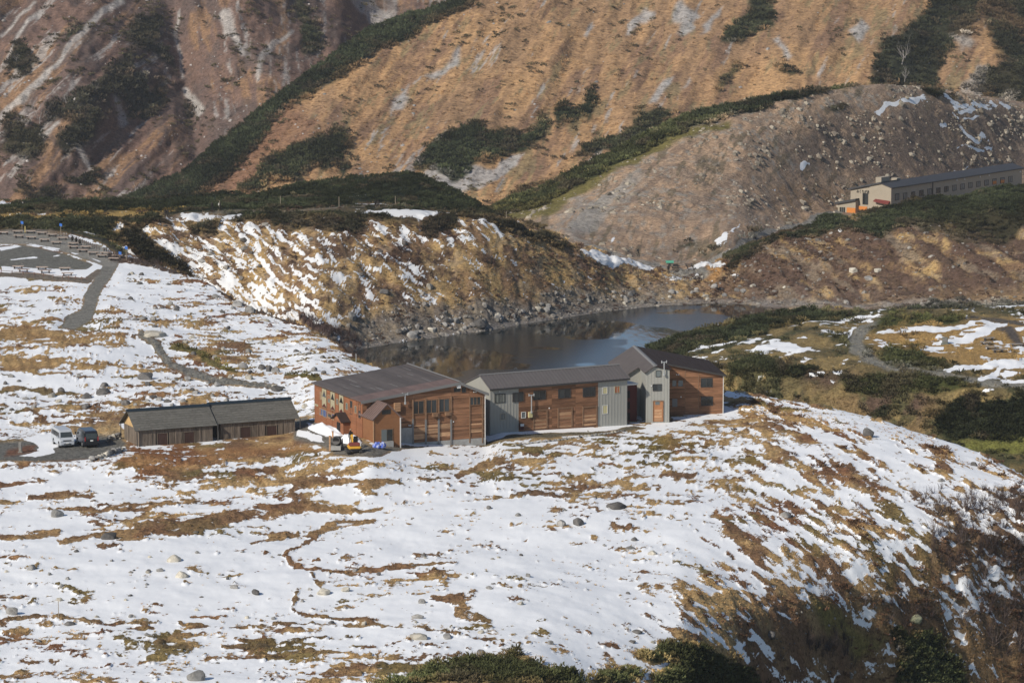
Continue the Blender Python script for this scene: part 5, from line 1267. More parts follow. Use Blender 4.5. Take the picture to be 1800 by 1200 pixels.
part('ridge_cap', prism([eA + UP * .10 - adir * .18 - UP * .03, eA + UP * .15, eA + UP * .10 + adir * .18 - UP * .06, eA + UP * .02], bdir * LB), TRIM, lodge)
for p, q in ((eL, eA), (eA, eR)):
    part('verge_board', prism([p + UP * .02, q + UP * .02, q - UP * .32, p - UP * .32], -bdir * .06), TRIM, lodge)
part('back_verge', prism([eA + bdir * LB + UP * .05, eR + bdir * LB + UP * .05, eR + bdir * LB - UP * .2, eA + bdir * LB - UP * .2], bdir * .06), TRIM, lodge)
for k in range(13):                                                # pale worn streaks: loose roofing edges
    t_ = random.uniform(.06, .9); a = eL.lerp(eA, t_) + bdir * random.uniform(2.5, 12) + UP * .03
    part('roof_batten', slab(a, a + (eA - eL).normalized() * .07, a + (eA - eL).normalized() * .07 + bdir * random.uniform(1, 3), a + bdir * random.uniform(1, 3), .02), TRIM, lodge)
# gable openings
gw = [gab.rect(z1, 925, 562, 1010, 658), gab.rect(z1, 1030, 553, 1110, 652), gab.rect(z1, 1132, 545, 1210, 642)]
gr = gab.rect(z1, 1378, 530, 1456, 588)
gs = [gab.rect(z1, 1252, 457, 1296, 484), gab.rect(z1, 1313, 453, 1339, 488)]
pan = [gab.rect(z1, 930, 748, 1020, 862), gab.rect(z1, 1036, 745, 1121, 862), gab.rect(z1, 1133, 738, 1221, 860), gab.rect(z1, 1380, 735, 1468, 806)]
fz = gab.px(*z1(1500, 850))[1]
boards(gab, 0, WL, fz + .05, gtop, lodge, CEDAR, .235, joints=(gab.px(*z1(920, 700))[0], gab.px(*z1(1228, 700))[0], gab.px(*z1(1372, 700))[0]), holes=[r for r in gw + gs + [gr] + pan])
part('foundation', gab.box(gab.px(*z1(930, 880))[0], WL + .03, ZB, fz + .03, 0, .07), CONC, lodge)
part('foundation', gab.box(gab.px(*z1(832, 880))[0], gab.px(*z1(918, 880))[0], ZB, gab.px(*z1(880, 770))[1], .035, .09), CONC, lodge, label='plain grey concrete panel beside the annex')
for r in gw: window(gab, r, lodge, FRAME_B, GLASS, .07, .09, 1)
window(gab, gr, lodge, FRAME_B, GLASS, .06, .09, 2)
for r in gs: window(gab, r, lodge, FRAME_D, GLASS, .05, .06, 1 if r is gs[0] else 0)
for x, y0, y1, ym in ((922, 560, 905, 700), (1024, 550, 905, 705), (1126, 545, 905, 700), (1224, 535, 903, 705)):
    a, zt = gab.px(*z1(x, y0)); zm = gab.px(*z1(x, ym))[1]; zb_ = gab.px(*z1(x, y1))[1]
    part('pilaster', gab.box(a - .09, a + .09, zm, zt + .2, .03, .13), FRAME_B, lodge)
    part('pilaster', gab.box(a - .10, a + .10, ZB, zm - .003, .03, .15), TRIM, lodge, label='grey lower half of the pilaster')
for x, y0, y1 in ((1372, 522, 890), (1473, 518, 890)):
    a, zt = gab.px(*z1(x, y0)); part('pilaster', gab.box(a - .07, a + .07, gab.px(*z1(x, y1))[1], zt, .03, .11), FRAME_B, lodge)
for r in pan:
    z_ = r[2]; k = 0
    while z_ < r[3] - .05:
        h_ = random.uniform(.13, .24); part('plank', gab.box(r[0], r[1], z_, min(z_ + h_, r[3]) - .012, .0, .04 + random.uniform(0, .02)), PALEWD if random.random() < .75 else CEDAR, lodge); z_ += h_
for x0, y0, x1, y1 in ((1074, 652, 1114, 682), (1174, 645, 1214, 672)):
    part('vent_hood', gab.box(*gab.rect(z1, x0, y0, x1, y1), .03, .4), FRAME_B, lodge, bevel=.02)
part('junction_box', gab.box(*gab.rect(z1, 1268, 430, 1297, 457), .03, .3), WHITEP, lodge, bevel=.02)
part('corner_trim', gab.box(WL - .05, WL + .04, ZB, gtop(WL), .03, .10), FRAME_W, lodge)
for x, y in ((1405, 487), (1420, 487), (1243, 722), (893, 752), (905, 752)):
    a, zz = gab.px(*z1(x, y)); part('wall_lamp', gab.box(a - .06, a + .06, zz - .06, zz + .06, .03, .12), WHITEP, lodge)
a, zz = gab.px(*z1(855, 585)); flue(gab.pt(a, zz, .35), 1.2, lodge)
part('wooden_box', gab.box(*gab.rect(z1, 772, 572, 820, 640), .03, .35), PALEWD, lodge, bevel=.02)
# side facade
sside = [sid.rect(z1, x0, y0, x1, y1) for x0, y0, x1, y1 in ((247, 465, 210, 612), (313, 490, 277, 632), (382, 515, 345, 655))]
def stop_(s_): return ZT - .12
sbase = 18.6
boards(sid, 0, DL, sbase, stop_, lodge, CEDAR_S, .36, joints=tuple(np.linspace(0, DL, 9)[1:-1]), holes=sside)
for s_ in np.linspace(0.05, DL - .05, 9): part('batten', sid.box(s_ - .05, s_ + .05, sbase, ZT - .15, .02, .06), CEDAR_S, lodge)
for r in sside:
    p_ = part('cream_panel', sid.box(*r, 0, .06), CREAM, lodge)
    cx = (r[0] + r[1]) / 2; hw = (r[1] - r[0]) * .36; zt = r[3] - (r[3] - r[2]) * .1; zl = r[3] - (r[3] - r[2]) * .42
    part('triangular_window', prism([sid.pt(cx - hw, zl, .062), sid.pt(cx + hw, zl, .062), sid.pt(cx, zt, .062)], sid.n * .04), GLASS, p_)
    part('base_strip', prism([sid.pt(r[0] + .05, r[2] + .06, .062), sid.pt(r[1] - .05, r[2] + .06, .062), sid.pt(cx, r[2] + .5, .062)], sid.n * .03), REDP, p_)
    for e_ in (r[0], r[1]): part('panel_frame', sid.box(e_ - .03, e_ + .03, r[2], r[3], .03, .10), FRAME_B, p_)
for x0, y0, x1, y1 in ((208, 490, 195, 545), (272, 515, 257, 570), (338, 545, 323, 585), (412, 578, 398, 625), (482, 602, 469, 655)):
    window(sid, sid.rect(z1, x0, y0, x1, y1), lodge, CREAM, GLASS_L if x0 > 220 else CREAM, .04, .07, 0)
for x0, y0, x1, y1, m_ in ((214, 620, 190, 668, BLUEP), (250, 633, 219, 685, BLUEP), (282, 652, 257, 692, GLASS), (316, 664, 286, 708, BLUEP), (350, 670, 319, 722, BLUEP)):
    window(sid, sid.rect(z1, x0, y0, x1, y1), lodge, CREAM, m_, .035, .07, 1 if m_ is BLUEP else 0)
for x0, y0, x1, y1 in ((447, 562, 433, 662), (512, 582, 498, 690)):
    window(sid, sid.rect(z1, x0, y0, x1, y1), lodge, FRAME_D, GLASS, .05, .06, 0)
part('sign_board', sid.box(*sid.rect(z1, 180, 583, 152, 598), .03, .1), CREAM, lodge)
# porch on the side facade
r = sid.rect(z1, 432, 690, 357, 815); zb_ = 18.4
porch = part('porch', sid.box(r[0], r[1], zb_, r[3] - .25, .0, .9), CEDAR_S, lodge)
cx = (r[0] + r[1]) / 2; hw = (r[1] - r[0]) / 2 + .25; zt = r[3] + .65; zl = r[3] - .25
for sg in (-1, 1):
    part('porch_roof', slab(sid.pt(cx, zt, 1.25), sid.pt(cx + sg * hw, zl, 1.25), sid.pt(cx + sg * hw, zl, 0.06), sid.pt(cx, zt, .06), .1), ROOFB, porch)
part('porch_gable', prism([sid.pt(cx - hw + .2, zl, .95), sid.pt(cx + hw - .2, zl, .95), sid.pt(cx, zt - .15, .95)], -sid.n * .88), CEDAR_S, porch)
part('doorway', sid.box(cx - .55, cx + .45, zb_, zl - .25, .902, .95), BLACKP, porch)
# annex at the near corner
AW = 3.4; AD = 3.3
f0 = C0 - bdir * AD; anx = Wall(f0, adir, -bdir); anl = Wall(f0, bdir, -adir)
aez = anx.px(*z1(605, 702))[1]; aap_s, aap_z = anx.px(*z1(716, 580))
AW = anx.px(*z1(826, 800))[0]
annex = part('annex', prism([anx.pt(0, ZB, 0), anx.pt(AW, ZB, 0), anx.pt(AW, aez, 0), anx.pt(AW / 2, aap_z - .12, 0), anx.pt(0, aez, 0)], bdir * (AD - .005)), mat('annex_wood', (0.21, 0.098, 0.045), .8, .2, var=.5, vscale=1.2, stretch=(1, 1, 5), bump=.2, col2=(0.16, 0.07, 0.032)), lodge)
for sg, nm in ((-1, 0), (1, 1)):
    ee = AW / 2 + sg * (AW / 2 + .22); ez = aez - .12 - .0
    p00, p10, p01, p11 = anx.pt(ee, ez, .25), anx.pt(ee, ez, -AD - (1.0 if sg < 0 else 0.0)), anx.pt(AW / 2, aap_z, .25), anx.pt(AW / 2, aap_z, -AD - (1.0 if sg < 0 else 0.0))
    part('annex_roof', slab(p00, p10, p11, p01, .1), ROOFL, annex)
    seams(p00 , p10, p11, p01, 9, annex, ROOFL, 'annex_seam', .05, .05)
for a_ in (0, AW): part('corner_trim', anx.box(a_ - .06, a_ + .06, ZB, aez - .05, -.02, .06), FRAME_W if a_ else PALEWD, annex)
r = anx.rect(z1, 684, 633, 746, 660)
part('window_frame', anx.box(r[0] - .05, r[1] + .05, r[2] - .05, r[3] + .05, 0, .03), FRAME_D, annex)
for k in (0, 1): part('pane', anx.box(r[0] + (r[1] - r[0]) * .5 * k + .02, r[0] + (r[1] - r[0]) * .5 * (k + 1) - .02, r[2], r[3], .03, .05), GLASS, annex)
r = anx.rect(z1, 676, 785, 762, 875)
part('door_frame', anx.box(r[0] - .10, r[1] + .10, r[2], r[3] + .10, .0, .05), FRAME_B, annex)
part('sliding_door', anx.box(r[0], (r[0] + r[1]) / 2 - .03, r[2] + .03, r[3], .05, .08), GLASS_L, annex)
part('sliding_door', anx.box((r[0] + r[1]) / 2 + .03, r[1], r[2] + .03, r[3], .05, .07), GLASS, annex)
part('annex_step', anx.box(r[0], r[1], ZB, r[2] - .02, 0, .4), CONC, annex)

# ------------------------------------------------------------------ middle wing
w0 = PY(*z2(148, 645), 356); we = PY(*z2(148, 365), 356)
wr = PZ(*z2(1018, 297), we.z / K)
wa = (wr - we); wa.z = 0; LW = wa.length; wa.normalize(); wb = Vector((-wa.y, wa.x, 0))
wing = thing('lodge_wing', 'long two-storey wing with grey ends, brown timber middle and ribbed metal roof', 'lodge', Vector((w0.x, w0.y, front.ground(w0.x, w0.y))), math.atan2(wa.y, wa.x))
ww = Wall(we, wa, -wb); WZB = 16.6; wez = we.z
RD, RH, BD = 2.5, 1.22, 7.4
s1 = ww.px(*z2(330, 500))[0]; s2 = ww.px(*z2(832, 450))[0]
prof = lambda a: [ww.pt(a, WZB, 0), ww.pt(a, wez - .06, 0), ww.pt(a, wez + RH - .12, -RD), ww.pt(a, wez + RH - .12 - (BD - RD) * .36, -BD), ww.pt(a, WZB, -BD)]
part('end_wall', prism(prof(0), wa * s1), GREYCLAD, wing, label='grey metal clad left end')
part('timber_wall', prism(prof(s1 + .003), wa * (s2 - s1 - .006)), CEDAR, wing)
part('end_wall', prism(prof(s2), wa * (LW - s2)), GREYCLAD, wing, label='grey metal clad right end')
for a_, b_ in ((0, s1), (s2, LW)):
    for s_ in np.arange(a_ + .15, b_ - .02, .42): part('cladding_rib', ww.box(s_ - .025, s_ + .025, WZB + .5, wez - .08, 0, .03), GREYCLAD, wing)
p00, p10, p01, p11 = ww.pt(-.12, wez - .12, .28), ww.pt(LW + .25, wez - .12, .28), ww.pt(-.12, wez + RH, -RD), ww.pt(LW + .25, wez + RH, -RD)
part('roof', slab(p00, p10, p11, p01, .12), ROOFM, wing)
seams(p00, p10, p11, p01, 40, wing, ROOFM)
part('back_roof', slab(ww.pt(-.12, wez + RH - .006, -RD - .01), ww.pt(LW + .25, wez + RH - .006, -RD - .01), ww.pt(LW + .25, wez + RH - (BD - RD + .3) * .36, -BD - .3), ww.pt(-.12, wez + RH - (BD - RD + .3) * .36, -BD - .3), .12), ROOFM, wing)
part('ridge_cap', prism([ww.pt(-.14, wez + RH - .02, -RD + .2), ww.pt(-.14, wez + RH + .09, -RD), ww.pt(-.14, wez + RH - .02, -RD - .2)], wa * (LW + .42)), TRIM, wing)
part('gutter', ww.box(-.12, LW + .25, wez - .34, wez - .2, .2, .32), FRAME_D, wing)
wins = [ww.rect(z2, 425, 387, 497, 436), ww.rect(z2, 582, 376, 654, 426), ww.rect(z2, 738, 364, 811, 416)]
wl = ww.rect(z2, 293, 397, 357, 449)
doors = [ww.rect(z2, 423, 507, 508, 622), ww.rect(z2, 578, 492, 665, 612), ww.rect(z2, 735, 485, 822, 602)]
boards(ww, s1 + .02, s2 - .02, WZB + .6, lambda a: wez - .25, wing, CEDAR, .24, joints=(ww.px(*z2(540, 450))[0], ww.px(*z2(690, 450))[0]), holes=wins + doors + [wl])
for r in wins: window(ww, r, wing, FRAME_D, GLASS, .07, .09, 1)
window(ww, wl, wing, FRAME_D, GLASS, .05, .12, 1)
window(ww, ww.rect(z2, 180, 405, 242, 457), wing, FRAME_D, mat('window_glass_grey', (0.10, 0.11, 0.10), .2, .5), .06, .06, 1)
window(ww, ww.rect(z2, 214, 529, 242, 565), wing, mat('frame_beige', (0.34, 0.29, 0.22), .7), GLASS_L, .06, .06, 0)
window(ww, ww.rect(z2, 348, 520, 371, 553), wing, FRAME_W, GLASS_L, .06, .09, 0)
for x0, y0, x1, y1, m_ in ((863, 363, 888, 401, YELLOWP), (863, 477, 890, 527, YELLOWP), (938, 357, 966, 395, mat('orange_shutter', (0.33, 0.125, 0.06), .8))):
    window(ww, ww.rect(z2, x0, y0, x1, y1), wing, FRAME_W if m_ is YELLOWP else CREAM, m_, .05, .06, 0, name='shutter')
for r in doors:
    f = part('boarded_door', ww.box(r[0], r[1], r[2], r[3], .0, .03), PALEWD, wing)
    for e_ in (r[0], r[1]): part('door_post', ww.box(e_ - .08, e_ + .08, r[2], r[3] + .08, .0, .11), FRAME_B, f)
    part('door_head', ww.box(r[0] + .08, r[1] - .08, r[3] - .06, r[3] + .08, .0, .11), FRAME_B, f)
    z_ = r[2]
    while z_ < r[3] - .12:
        h_ = random.uniform(.16, .26); part('plank', ww.box(r[0] + .09, r[1] - .09, z_, min(z_ + h_, r[3] - .07) - .015, .03, .055 + random.uniform(0, .02)), random.choice([PALEWD, CEDAR, CEDAR]), f); z_ += h_
a, zz = ww.px(*z2(404, 525)); flue(ww.pt(a, zz, .3), 2.2, wing)
part('meter_box', ww.box(*ww.rect(z2, 389, 516, 413, 552), .03, .25), YELLOWP, wing, bevel=.02)
part('hydrant_box', ww.box(*ww.rect(z2, 332, 592, 356, 628), .03, .35), REDP, wing, bevel=.02)
part('hydrant_sign', ww.box(*ww.rect(z2, 333, 590, 355, 606), .352, .37), WHITEP, wing)
for x, y in ((522, 493), (208, 388)):
    a, zz = ww.px(*z2(x, y)); part('wall_lamp', ww.box(a - .06, a + .06, zz - .06, zz + .06, .03, .12), WHITEP, wing)
# passage between wing and end block
part('link_passage', prism([ww.pt(LW + .02, WZB, -2.2), ww.pt(LW + 2.6, WZB, -2.2), ww.pt(LW + 2.6, wez - 1.4, -2.2), ww.pt(LW + .02, wez - 1.4, -2.2)], wb * 4), REDP, wing)
for k in range(3): part('passage_opening', ww.box(LW + .15, LW + 1.6, WZB + 1.6 + 1.35 * k, WZB + 2.5 + 1.35 * k, -2.2, -2.16), BLACKP, wing)
part('passage_roof', ww.box(LW + .02, LW + 2.6, wez - 1.38, wez - 1.2, -6.2, -1.9), FRAME_W, wing)

# ------------------------------------------------------------------ end block with stair tower
eb = Vector((-.115, .993, 0)).normalized(); ea = Vector((eb.y, -eb.x, 0))
t0 = PY(*z2(1135, 580), 365.5)
block = thing('lodge_end_block', 'end block with tall grey stair tower, brown timber wall and dark roof', 'lodge', Vector((t0.x, t0.y, front.ground(t0.x, t0.y))), math.atan2(ea.y, ea.x))
tf = Wall(t0, ea, -eb); TD = 4.8; BDP = 17.0; TZB = t0.z - 1.5
bw = Wall(t0 + eb * TD, ea, -eb)
TW = tf.px(*z2(1284, 420))[0]; zl_ = tf.px(*z2(1135, 264))[1]; rs, rz = tf.px(*z2(1192, 228)); zr_ = tf.px(*z2(1284, 241))[1]
BR, br_z = bw.px(*z2(1625, 284)); 
slR = (rz - br_z) / (BR - rs); zr_ = rz - slR * (TW - rs)
slL = (rz - zl_) / rs; XL = -1.9
part('stair_tower', prism([tf.pt(0, TZB, 0), tf.pt(TW, TZB, 0), tf.pt(TW, zr_ - .1, 0), tf.pt(rs, rz - .1, 0), tf.pt(0, zl_ - .1, 0)], eb * TD), GREYCLAD, block)
for s_ in np.arange(.2, TW, .4): part('cladding_rib', tf.box(s_ - .025, s_ + .025, TZB, min(zl_ + slL * s_, zr_ + slR * (TW - s_)) - .12, 0, .03), GREYCLAD, block)
part('wall', prism([bw.pt(XL, TZB, -.01), bw.pt(TW, TZB, -.01), bw.pt(TW, zr_ - .1, -.01), bw.pt(rs, rz - .1, -.01), bw.pt(XL, zl_ + slL * XL - .1, -.01)], eb * (BDP - TD)), GREYCLAD, block)
part('timber_wall', prism([bw.pt(TW + .003, TZB, 0), bw.pt(BR, TZB, 0), bw.pt(BR, br_z - .1, 0), bw.pt(TW + .003, zr_ - .1, 0)], eb * (BDP - TD)), CEDAR, block)
bwin = [bw.rect(z2, 1485, 306, 1553, 357), bw.rect(z2, 1487, 424, 1555, 474)]
boards(bw, TW + .02, BR, TZB + 1.45, lambda a: zr_ - slR * (a - TW) - .16, block, CEDAR, .24, joints=(bw.px(*z2(1383, 400))[0], bw.px(*z2(1468, 400))[0]), holes=bwin)
for s_ in (1383, 1468):
    a = bw.px(*z2(s_, 400))[0]; part('batten', bw.box(a - .04, a + .04, TZB + 1.4, zr_ - slR * (a - TW) - .2, .02, .06), FRAME_B, block)
part('foundation', bw.box(TW, BR + .03, TZB, TZB + 1.42, 0, .07), CONC, block)
part('corner_trim', bw.box(BR - .04, BR + .04, TZB, br_z - .12, .02, .09), FRAME_W, block)
for r in bwin: window(bw, r, block, FRAME_D, GLASS, .07, .09, 1)
for x0, x1 in ((1302, 1328), (1340, 1369)): window(bw, bw.rect(z2, x0, 318, x1, 355), block, FRAME_B, GLASS_L, .06, .08, 0)
part('panel', bw.box(*bw.rect(z2, 1302, 434, 1334, 484), .03, .07), TRIM, block)
window(tf, tf.rect(z2, 1199, 257, 1229, 294), block, FRAME_D, GLASS_L, .05, .07, 0)
window(tf, tf.rect(z2, 1181, 344, 1232, 382), block, FRAME_D, GLASS, .06, .07, 1)
r = tf.rect(z2, 1179, 446, 1246, 578)
d_ = part('door', tf.box(r[0] + .08, r[1] - .08, r[2], r[3] - .08, .0, .05), mat('door_wood', (0.36, 0.165, 0.075), .75, var=.5, vscale=3, stretch=(1, 1, 6)), block)
for e_ in (r[0], r[1] - .08): part('door_post', tf.box(e_, e_ + .08, r[2], r[3], .0, .12), FRAME_B, d_)
part('door_head', tf.box(r[0] + .08, r[1] - .08, r[3] - .08, r[3], .0, .12), FRAME_B, d_)
part('door_window', tf.box(*tf.rect(z2, 1194, 450, 1222, 472), .05, .07), GLASS_L, d_)
for k in range(4): part('door_panel', tf.box(r[0] + .2, r[1] - .2, r[2] + .12 + k * .36, r[2] + .42 + k * .36, .05, .07), PALEWD, d_)
for x, y in ((1330, 281), (1342, 281), (1357, 422), (1170, 352)):
    w__ = bw if x > 1284 else tf
    a, zz = w__.px(*z2(x, y)); part('wall_lamp', w__.box(a - .06, a + .06, zz - .06, zz + .06, .03, .12), WHITEP, block)
# roofs
def rp(s_, y_, z_): p = t0 + ea * s_ + eb * y_; return Vector((p.x, p.y, z_))
zXL = zl_ + slL * (XL - .3)
part('roof', slab(rp(rs + .01, -.25, rz), rp(BR + .3, TD - .3, br_z - slR * .3), rp(BR + .3, BDP + .3, br_z - slR * .3), rp(rs + .01, BDP + .3, rz), .13) if False else prism([rp(rs + .01, -.3, rz), rp(TW + .2, -.3, rz - slR * (TW + .2 - rs)), rp(TW + .2, TD - .35, rz - slR * (TW + .2 - rs)), rp(BR + .3, TD - .35, br_z - slR * .3), rp(BR + .3, BDP + .3, br_z - slR * .3), rp(rs + .01, BDP + .3, rz)], UP * .13), ROOFB, block)
part('roof', prism([rp(rs - .01, -.3, rz), rp(-.25, -.3, rz - slL * (rs + .25)), rp(-.25, TD - .35, rz - slL * (rs + .25)), rp(XL - .3, TD - .35, zXL), rp(XL - .3, BDP + .3, zXL), rp(rs - .01, BDP + .3, rz)], UP * .13), ROOFD, block)
for k in range(1, 9):
    t_ = k / 9
    part('roof_course', prism([rp(rs + (BR - rs) * t_, TD - .3, rz - slR * (BR - rs) * t_ + .128), rp(rs + (BR - rs) * t_ + .08, TD - .3, rz - slR * ((BR - rs) * t_ + .08) + .128), rp(rs + (BR - rs) * t_ + .08, BDP + .28, rz - slR * ((BR - rs) * t_ + .08) + .128), rp(rs + (BR - rs) * t_, BDP + .28, rz - slR * (BR - rs) * t_ + .128)], UP * .035), ROOFB, block)
part('ridge_cap', prism([rp(rs - .3, -.32, rz + .10 - slL * .3), rp(rs, -.32, rz + .19), rp(rs + .3, -.32, rz + .12)], eb * (BDP + .64)), TRIM, block)
part('verge_board', prism([rp(TW + .21, TD - .36, rz - slR * (TW + .2 - rs) + .12), rp(BR + .3, TD - .36, br_z - slR * .3 + .12), rp(BR + .3, TD - .36, br_z - slR * .3 - .1), rp(TW + .21, TD - .36, rz - slR * (TW + .2 - rs) - .1)], -eb * .04), FRAME_D, block)
a, zz = tf.px(*z2(1248, 288)); flue(tf.pt(a, zz, .3), 1.7, block)

# ------------------------------------------------------------------ two plank sheds
PLANK = mat('grey_plank', (0.155, 0.125, 0.098), .9, .15, var=.8, vscale=1.6, stretch=(6, 6, .5), bump=.3, rnd=.28, col2=(0.06, 0.047, 0.038))
SHINGLE = mat('shingle_roof', (0.115, 0.110, 0.098), .9, .15, var=.6, vscale=2.2, stretch=(1, 1, 3), bump=.3, rnd=.10, col2=(0.06, 0.057, 0.05))
RIDGEB = mat('ridge_blue_black', (0.018, 0.028, 0.038), .5)
PLY = mat('plywood', (0.50, 0.33, 0.155), .8, var=.35, vscale=1)
SHDOOR = mat('shed_door', (0.055, 0.03, 0.024), .8, var=.5, vscale=2, stretch=(5, 5, .5))
sang = math.radians(24.5); sa = Vector((math.cos(sang), math.sin(sang), 0)); sb = Vector((-sa.y, sa.x, 0))
def shed(ewall_l, eave_r, label, drs, ply, baseY):
    e = PY(*z3(*ewall_l), baseY)
    w_ = Wall(e, sa, -sb)
    er = w_.px(*z3(*eave_r))[0]
    ez = e.z; RDp, RHp = 3.1, 2.0
    gz = front.ground(e.x + sa.x * er / 2, e.y + sa.y * er / 2)
    t = thing('plank_shed', label, 'shed', Vector((e.x, e.y, front.ground(e.x, e.y))), sang, 'plank sheds in the yard')
    ov = .3; a0, a1 = .25, er - .45
    zb = gz - .7
    part('wall', prism([w_.pt(a0, zb, -ov - .03), w_.pt(a1, zb, -ov - .03), w_.pt(a1, ez + .1, -ov - .03), w_.pt(a0, ez + .1, -ov - .03)], sb * (2 * RDp - 2 * ov)), BLACKP, t, label='dark inner wall behind the planks')
    fw = Wall(w_.pt(0, ez, -ov), sa, -sb)
    dd = [fw.rect(z3, *d) for d in drs]
    x = a0
    while x < a1 - .02:
        wd = random.choice([.17, .2, .24, .28]); x1 = min(x + wd, a1)
        top = ez + .08; bot = zb
        hit = [d for d in dd if x1 > d[0] and x < d[1]]
        if hit:
            part('plank', fw.box(x, x1 - .014, hit[0][3] + .005, top, -.02, .02), PLANK, t)
        else:
            part('plank', fw.box(x, x1 - .014, bot, top, -.02, .02 + random.uniform(0, .02)), PLANK, t)
        x = x1
    for d in dd:
        p_ = part('door', fw.box(d[0] + .06, d[1] - .06, zb, d[3] - .06, -.02, .012), SHDOOR, t)
        for q in (d[0], d[1] - .06): part('door_post', fw.box(q, q + .06, zb, d[3], -.02, .05), PLANK, p_)
        part('door_rail', fw.box(d[0] + .06, d[1] - .06, d[3] - .06, d[3], -.02, .05), PLANK, p_)
    for k in np.linspace(a0, a1, 7): part('batten', fw.box(k - .05, k + .05, zb, ez + .05, .03, .08), PLANK, t) if not any(d[0] - .1 < k < d[1] + .1 for d in dd) else None
    # gable ends
    for a_, sg in ((a0, -1), (a1, 1)):
        part('gable', prism([w_.pt(a_, ez + .05, -.1), w_.pt(a_, ez + RHp - .1, -RDp), w_.pt(a_, ez + .05, -2 * RDp + .1)], sa * .05 * sg), PLY if (ply and sg < 0) else PLANK, t)
        for q in np.arange(.4, 2 * RDp - .4, .45):
            part('side_plank', prism([w_.pt(a_ + sg * .002, zb, -q), w_.pt(a_ + sg * .002, zb, -q - .40), w_.pt(a_ + sg * .002, ez + .03, -q - .40), w_.pt(a_ + sg * .002, ez + .03, -q)], sa * .04 * sg), PLANK, t)
    for a_ in (-.25, er + .05):
        for q in (-.05, -2 * RDp + .1):
            part('post', tube(w_.pt(a_ + .15, zb, q), w_.pt(a_ + .15, ez + .02, q), .06, .06, 6), FRAME_D, t)
    # shingled roof in courses
    NC = 9
    for side in (0, 1):
        for c_ in range(NC):
            q0, q1 = c_ / NC, (c_ + 1) / NC + .02
            f_ = (lambda q: (ez - .03 + RHp * q, RDp * q)) if side == 0 else (lambda q: (ez - .03 + RHp * q, 2 * RDp - RDp * q))
            (za, da), (zc, dc) = f_(q0), f_(min(q1, 1))
            cuts = np.sort(np.concatenate([[-.35, er + .15], np.linspace(-.35, er + .15, 6)[1:-1] + np.random.default_rng(c_).uniform(-.4, .4, 4)]))
            for i in range(5):
                part('shingle_course', slab(w_.pt(cuts[i] + .004, za + .03, -da), w_.pt(cuts[i + 1] - .004, za + .03, -da), w_.pt(cuts[i + 1] - .004, zc + .0, -dc), w_.pt(cuts[i] + .004, zc + .0, -dc), .06), SHINGLE, t)
    rz_ = ez - .03 + RHp
    part('ridge_cap', prism([w_.pt(-.4, rz_ - .12, -RDp + .32), w_.pt(-.4, rz_ + .16, -RDp + .06), w_.pt(-.4, rz_ + .16, -RDp - .06), w_.pt(-.4, rz_ - .12, -RDp - .32)], sa * (er + .6)), RIDGEB, t)
    return t
shed((780, 376), (1222, 341), 'left plank shed with pale plywood gable, beside the parked vans', [(887, 387, 947, 470), (1038, 380, 1099, 466)], True, 347.5)
shed((1240, 337), (1688, 311), 'right plank shed, nearer to the lodge hall', [(1356, 352, 1417, 440), (1506, 345, 1565, 428)], False, 351.5)

# ------------------------------------------------------------------ inn on the far ledge
BEIGE = mat('beige_siding', (0.33, 0.285, 0.22), .8, .2, var=.15, vscale=1, bump=.1)
BEIGED = mat('recess_grey', (0.20, 0.19, 0.175), .8)
o0 = PY(*z4(695, 325), 700); o1 = PZ(*z4(1785, 160), o0.z / K)
oa = (o1 - o0); oa.z = 0; LO = oa.length; oa.normalize(); ob = Vector((-oa.y, oa.x, 0))
ow = Wall(o0, oa, -ob); oez = o0.z; OZB = oez - 6.5
inn = thing('mountain_inn', 'long low beige inn with dark roof on the far hillside ledge', 'inn', Vector((o0.x, o0.y, hill.ground(o0.x, o0.y))), math.atan2(oa.y, oa.x))
gw_ = Wall(o0, -ob, -oa)                                           # plane of the left gable end
OD, OH = gw_.px(*z4(613, 292)); OD = -OD + .3; OH = OH - oez + .1
part('wall', prism([ow.pt(0, OZB, 0), ow.pt(0, oez - .05, 0), ow.pt(0, oez + OH - .1, -OD), ow.pt(0, oez - .05, -2 * OD), ow.pt(0, OZB, -2 * OD)], oa * LO), BEIGE, inn)
INNROOF = mat('inn_roof', (0.05, 0.05, 0.053), .6, .3, rnd=.06, var=.2, vscale=.5)
for sg in (0, 1):
    d_e, d_r = (.4, -OD) if sg == 0 else (-2 * OD - .4, -OD)
    n_p = 12
    for k in range(n_p):
        a0, a1 = -.3 + (LO + .6) * k / n_p + .01, -.3 + (LO + .6) * (k + 1) / n_p - .01
        part('roof_panel', slab(ow.pt(a0, oez - .15, d_e), ow.pt(a1, oez - .15, d_e), ow.pt(a1, oez + OH, d_r), ow.pt(a0, oez + OH, d_r), .15), INNROOF, inn)
part('fascia', ow.box(-.3, LO + .3, oez - .42, oez - .16, .34, .44), FRAME_D, inn)
part('downpipe', tube(ow.pt(ow.px(*z4(1038, 310))[0], OZB, .1), ow.pt(ow.px(*z4(1038, 310))[0], oez - .2, .1), .12, .12, 6), FRAME_D, inn)
